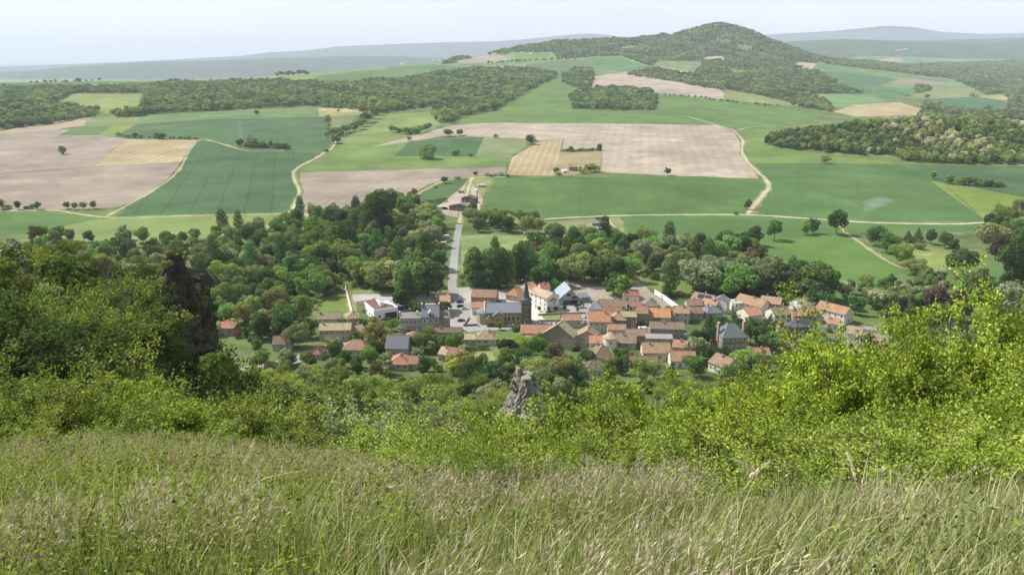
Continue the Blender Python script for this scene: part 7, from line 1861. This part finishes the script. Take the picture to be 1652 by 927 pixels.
#@@GRASS
# ------------------------------------------------------------------ the meadow at our feet
M_G1 = leaf_mat('grass_green', tint=(.19, .255, .075), var=.45, trans=.35, hue=.0)
M_G2 = leaf_mat('grass_yellow_green', tint=(.33, .36, .14), var=.4, trans=.35, hue=.0)
M_G3 = leaf_mat('grass_pale', tint=(.33, .38, .20), var=.35, trans=.3, hue=.0)
M_G4 = leaf_mat('grass_straw', tint=(.50, .43, .27), var=.35, trans=.2, hue=.0)
M_G5 = leaf_mat('seed_purple', tint=(.46, .37, .33), var=.35, trans=.25, hue=.0)
M_G6 = leaf_mat('seed_pale', tint=(.66, .58, .46), var=.3, trans=.25, hue=.0)
M_G7 = leaf_mat('herb_leaf', tint=(.25, .32, .055), var=.5, trans=.35, hue=.0)
M_G8 = leaf_mat('herb_leaf_dark', tint=(.085, .14, .03), var=.4, trans=.35, hue=.0)

def field_xy(n, rng, y0=1.2, y1=27, pw=1.0):
    y = y0 + (y1 - y0) * rng.random(n) ** pw
    x = rng.uniform(-1, 1, n) * (y * .74 + 1.6)
    return x, y
def patchn(x, y, s, ph): return (np.sin(x*s + ph) * np.cos(y*s*1.3 + 2*ph) + .6*np.sin(x*s*2.1 - y*s*1.7 + ph) + .35*np.cos(x*s*4.7 + y*s*3.9))

def blades(name, n, seed, mats, choose, hr, wmul=1.0, lean=.35, keep=None):
    rng = np.random.default_rng(seed)
    x, y = field_xy(n, rng)
    # blades stand in tufts
    cx = x + rng.normal(0, .06, n); x = np.where(rng.random(n) < .6, np.round(cx / .22) * .22 + rng.normal(0, .035, n), x)
    if keep is not None:
        k = keep(x, y, rng); x, y = x[k], y[k]; n = len(x)
    z = hz(x, y) - .02
    H = rng.uniform(*hr, n) * (1 + .22 * patchn(x, y, 1.1, .7)) * np.where(y > 19, 1.15, 1); H = np.clip(H, .12, 1.2)
    a = rng.uniform(0, 2*np.pi, n); L = np.abs(rng.normal(0, lean, n)) + .08
    wind = np.array([.16, -.05])
    dx = np.cos(a) * L + wind[0]; dy = np.sin(a) * L + wind[1]
    w = (.0030 + .00062 * y) * rng.uniform(.6, 1.4, n) * wmul
    # blade side is turned at random
    b = rng.uniform(0, 2*np.pi, n); sx, sy = np.cos(b), np.sin(b)
    V = np.empty((n, 7, 3))
    for i, (t, ww) in enumerate(((0, 1), (.38, .9), (.74, .6))):
        px_ = x + dx * H * t ** 1.8; py_ = y + dy * H * t ** 1.8; pz = z + H * t * (1 - .18 * t * L)
        V[:, 2*i, 0] = px_ - sx*w*ww; V[:, 2*i, 1] = py_ - sy*w*ww; V[:, 2*i, 2] = pz
        V[:, 2*i+1, 0] = px_ + sx*w*ww; V[:, 2*i+1, 1] = py_ + sy*w*ww; V[:, 2*i+1, 2] = pz
    V[:, 6, 0] = x + dx*H; V[:, 6, 1] = y + dy*H; V[:, 6, 2] = z + H * (1 - .3 * L)
    tri = np.array([(0,1,3),(0,3,2),(2,3,5),(2,5,4),(4,5,6)])
    Fc = (np.arange(n) * 7)[:, None, None] + tri[None]
    me = np_mesh(name, V.reshape(-1, 3), Fc.reshape(-1, 3))
    mi = np.repeat(choose(x, y, rng), 5).astype(np.int32); me.polygons.foreach_set('material_index', mi)
    me.polygons.foreach_set('use_smooth', np.ones(len(mi), bool))
    o = link(name, me, None, mats); tag(o, kind='stuff'); return o

def ch_green(x, y, rng):
    u = x / (y + .5); q = patchn(x, y, .9, .3) * .35 + rng.normal(0, .45, len(x))
    r = rng.random(len(x))
    out = np.where(q > .25, 1, 0)
    out = np.where(r < np.interp(u, [-.6, -.2, .1, .35, .65], [.05, .12, .18, .38, .45]), 2, out)
    out = np.where(rng.random(len(x)) < np.interp(u, [-.6, -.2, .2, .6], [.07, .22, .27, .28]), 3, out)
    return out
blades('meadow_grass', 150000, 101, [M_G1, M_G2, M_G3, M_G4], ch_green, (.28, .62), keep=lambda x, y, r: r.random(len(x)) < np.interp(x / (y + .5), [-.6, -.25], [.6, 1]))
blades('tall_grass', 26000, 102, [M_G2, M_G3, M_G4], lambda x, y, r: r.choice([0, 1, 2], len(x), p=[.45, .3, .25]), (.55, .9), .7, .28, keep=lambda x, y, r: patchn(x, y, .8, 1.9) + r.normal(0, .5, len(x)) > .1)

def seedheads(name, n, seed):
    rng = np.random.default_rng(seed)
    x, y = field_xy(n * 2, rng, 2.2, 26)
    u = x / (y + .5)
    k = (patchn(x, y, .75, 4.2) * 1.3 + rng.normal(0, .3, len(x)) + np.interp(u, [-.7, -.25, .15, .35, .7], [.0, .3, .45, -.4, -1.1]) - .9 * (y < 7) * (u < -.15)) > .15
    x, y = x[k][:n], y[k][:n]; n = len(x)
    z = hz(x, y); H = rng.uniform(.55, .92, n); az = rng.normal(.15, .8, n); L = rng.uniform(.1, .38, n)
    dx, dy = np.cos(az) * L, np.sin(az) * L
    th = .0016 + .00028 * y
    VV = []; FF = []; MM = []
    S = []
    for t0, t1 in ((0, .5), (.5, 1.0)):
        for sgn in (-1, 1):
            for t in (t0, t1):
                pass
        p0 = np.stack([x + dx*H*t0**2, y + dy*H*t0**2, z + H*t0], 1); p1 = np.stack([x + dx*H*t1**2, y + dy*H*t1**2, z + H*t1*(1 - .1*t1)], 1)
        s = np.stack([th, np.zeros(n), np.zeros(n)], 1)
        S.append(np.stack([p0 - s, p0 + s, p1 + s*.7, p1 - s*.7], 1))
    V = [np.concatenate(S, 0).reshape(-1, 3)]; nq = 2 * n; mi = [np.full(nq, 2)]
    m = 26
    t = rng.uniform(.66, 1.03, (n, m)); P = np.stack([x[:, None] + dx[:, None]*H[:, None]*t**2, y[:, None] + dy[:, None]*H[:, None]*t**2, z[:, None] + H[:, None]*t*(1 - .1*t)], 2)
    side = rng.normal(0, 1, (n, m, 3)) * np.array([1, 1, .35]) * .026 * (1.12 - t)[..., None] * 6; side[..., 0] += .03 * (1.1 - t)
    P = P + side
    D = side * .45 + np.array([.014, 0, .034]) + rng.normal(0, .006, side.shape); D /= np.linalg.norm(D, axis=2)[..., None]
    l = (rng.uniform(.022, .05, (n, m)) * (1 + .02 * y[:, None]))[..., None]; W_ = np.cross(D, rng.normal(0, 1, D.shape)); W_ /= np.linalg.norm(W_, axis=2)[..., None]
    w = l * .085
    Q = np.stack([P, P + D*l*.5 + W_*w, P + D*l, P + D*l*.5 - W_*w], 2).reshape(-1, 3)
    V.append(Q); mi.append(np.repeat((patchn(x, y, 1.3, 1) + rng.normal(0, .6, n) > 0).astype(int), m))
    V = np.concatenate(V); me = np_mesh(name, V, np.arange(len(V)).reshape(-1, 4))
    me.polygons.foreach_set('material_index', np.concatenate(mi).astype(np.int32))
    o = link(name, me, None, [M_G5, M_G6, M_G4]); tag(o, kind='stuff'); return o
seedheads('seeding_grass', 6200, 103)

def herbs(name, n, seed):
    rng = np.random.default_rng(seed)
    x, y = field_xy(n * 2, rng, 1.4, 24); u = x / (y + .5)
    k = patchn(x, y, .8, 2.7) + rng.normal(0, .35, len(x)) + np.interp(u, [-.7, -.35, -.1, .2, .7], [1.5, 1.1, -.4, -1.1, -1.6]) > .15
    x, y = x[k][:n], y[k][:n]; n = len(x)
    hh = .60 * (1 + .35 * patchn(x, y, 1.6, .2)); P = np.column_stack([x, y, hz(x, y) + np.clip(hh, .08, .8) * rng.random(n) ** .6])
    N = rng.normal(0, .5, (n, 3)) + np.array([-.1, -.1, .8])
    me = quads_mesh(name, P, N, (.011 + .0011 * y), rng, .2, 1.0)
    me.polygons.foreach_set('material_index', (patchn(x, y, 2.1, 5) + rng.normal(0, .7, n) > 1.1).astype(np.int32))
    o = link(name, me, None, [M_G7, M_G8]); tag(o, kind='stuff'); return o
herbs('meadow_herbs', 110000, 104)

# long bent dry stalks, thick enough to pick out one by one
def bent_stalk(label, px, py, L, az, bend, seed):
    rng = random.Random(seed); p = at1(px, py, 2.0); b = MB()
    r = bpy.data.objects.new('dry_stalk', None); COL.objects.link(r); r.location = p; tag(r, label, 'grass stalk', 'dry stalks in the meadow')
    q = Vector((0, 0, -.02)); d = Vector((math.cos(az) * .25, math.sin(az) * .25, 1)).normalized(); n = 7
    for i in range(n):
        e = q + d * L / n; b.tube(q, e, .0042 * (1 - i/n*.6), .0042 * (1 - (i+1)/n*.6), 4, cap=False); q = e
        d = (d + Vector((math.cos(az), math.sin(az), -.35)) * bend / n * (1 + i * .3)).normalized()
    b.build('stem', M_G4, r)
    b = MB()
    for i in range(46):
        t = rng.random(); c = q - d * t * .22; o_ = Vector((rng.gauss(0, 1), rng.gauss(0, 1), rng.gauss(0, .5))).normalized() * .02
        e = c + o_ + d * .035; s = d.cross(o_).normalized() * .004; b.add([c + o_ * .3, c + o_ * .8 + s + d * .015, e, c + o_ * .8 - s + d * .015], [(0, 1, 2, 3)])
    tag(b.build('seed_head', M_G6, r), kind='stuff')
for a in [('long straw stalk leaning right near the lower left corner', 195, 905, .75, .6, .5, 1), ('pale stalk bowed over at the far left', 20, 870, .6, -.1, 1.0, 2), ('tall pale seeding stalk in the left centre of the meadow', 372, 890, .95, 1.2, .3, 3),
          ('bent stalk with drooping pale head in the centre left', 560, 860, .85, .2, 1.1, 4), ('thick dry stalk arching up to the right, right of centre', 1140, 925, 1.0, .55, .6, 5), ('long thin stalk leaning across the right foreground', 1290, 900, 1.0, 2.6, .7, 6),
          ('straw stalk leaning to the right near the right edge', 1480, 910, .95, .5, .7, 7), ('upright brown seeding stalk on the right', 1390, 880, .8, 1.8, .25, 8)]:
    bent_stalk(*a)

# ------------------------------------------------------------------ a wisp of bonfire smoke over the wheat
def smoke(px, py, wpx, hpx, dens):
    q = at1(px, 356, 500); d = q.y * cP - (q.z - HC) * sP; z = HC - float(slope(py)) * q.y; x = (px - CX) / F * d; k = d / F
    bm = bmesh.new(); bmesh.ops.create_icosphere(bm, subdivisions=3, radius=1)
    for v in bm.verts: v.co = Vector((v.co.x * wpx * k / 2 * (1 + .2 * math.sin(v.co.z * 3 + 1)), v.co.y * wpx * k / 2, v.co.z * hpx * k / 2 + v.co.x * 2))
    me = bpy.data.meshes.new('smoke'); bm.to_mesh(me); bm.free()
    m = bpy.data.materials.new('smoke'); m.use_nodes = True; nt = m.node_tree; nt.nodes.clear(); o = nd(nt, 'ShaderNodeOutputMaterial'); v = nd(nt, 'ShaderNodeVolumePrincipled')
    v.inputs['Color'].default_value = (.85, .9, 1, 1); v.inputs['Density'].default_value = dens; nt.links.new(v.outputs[0], o.inputs['Volume']); me.materials.append(m)
    ob = link('smoke', me); ob.location = (x, q.y, z); tag(ob, kind='stuff')
smoke(1412, 326, 40, 16, .012); smoke(1404, 334, 26, 14, .010); smoke(1392, 345, 14, 14, .008)
#@@HAZE
# ------------------------------------------------------------------ the air
hb = MB(); hb.box(-26000, 26000, -3000, 40500, -780, 640)
hm = bpy.data.materials.new('haze'); hm.use_nodes = True
hn = hm.node_tree; hn.nodes.clear()
ho = nd(hn, 'ShaderNodeOutputMaterial'); hv = nd(hn, 'ShaderNodeVolumePrincipled')
hv.inputs['Color'].default_value = (0.80, 0.865, 1.0, 1)
hv.inputs['Density'].default_value = 0.00006
hv.inputs['Anisotropy'].default_value = 0.0
hn.links.new(hv.outputs[0], ho.inputs['Volume'])
hz_o = hb.build('haze', hm)
tag(hz_o, kind='stuff')
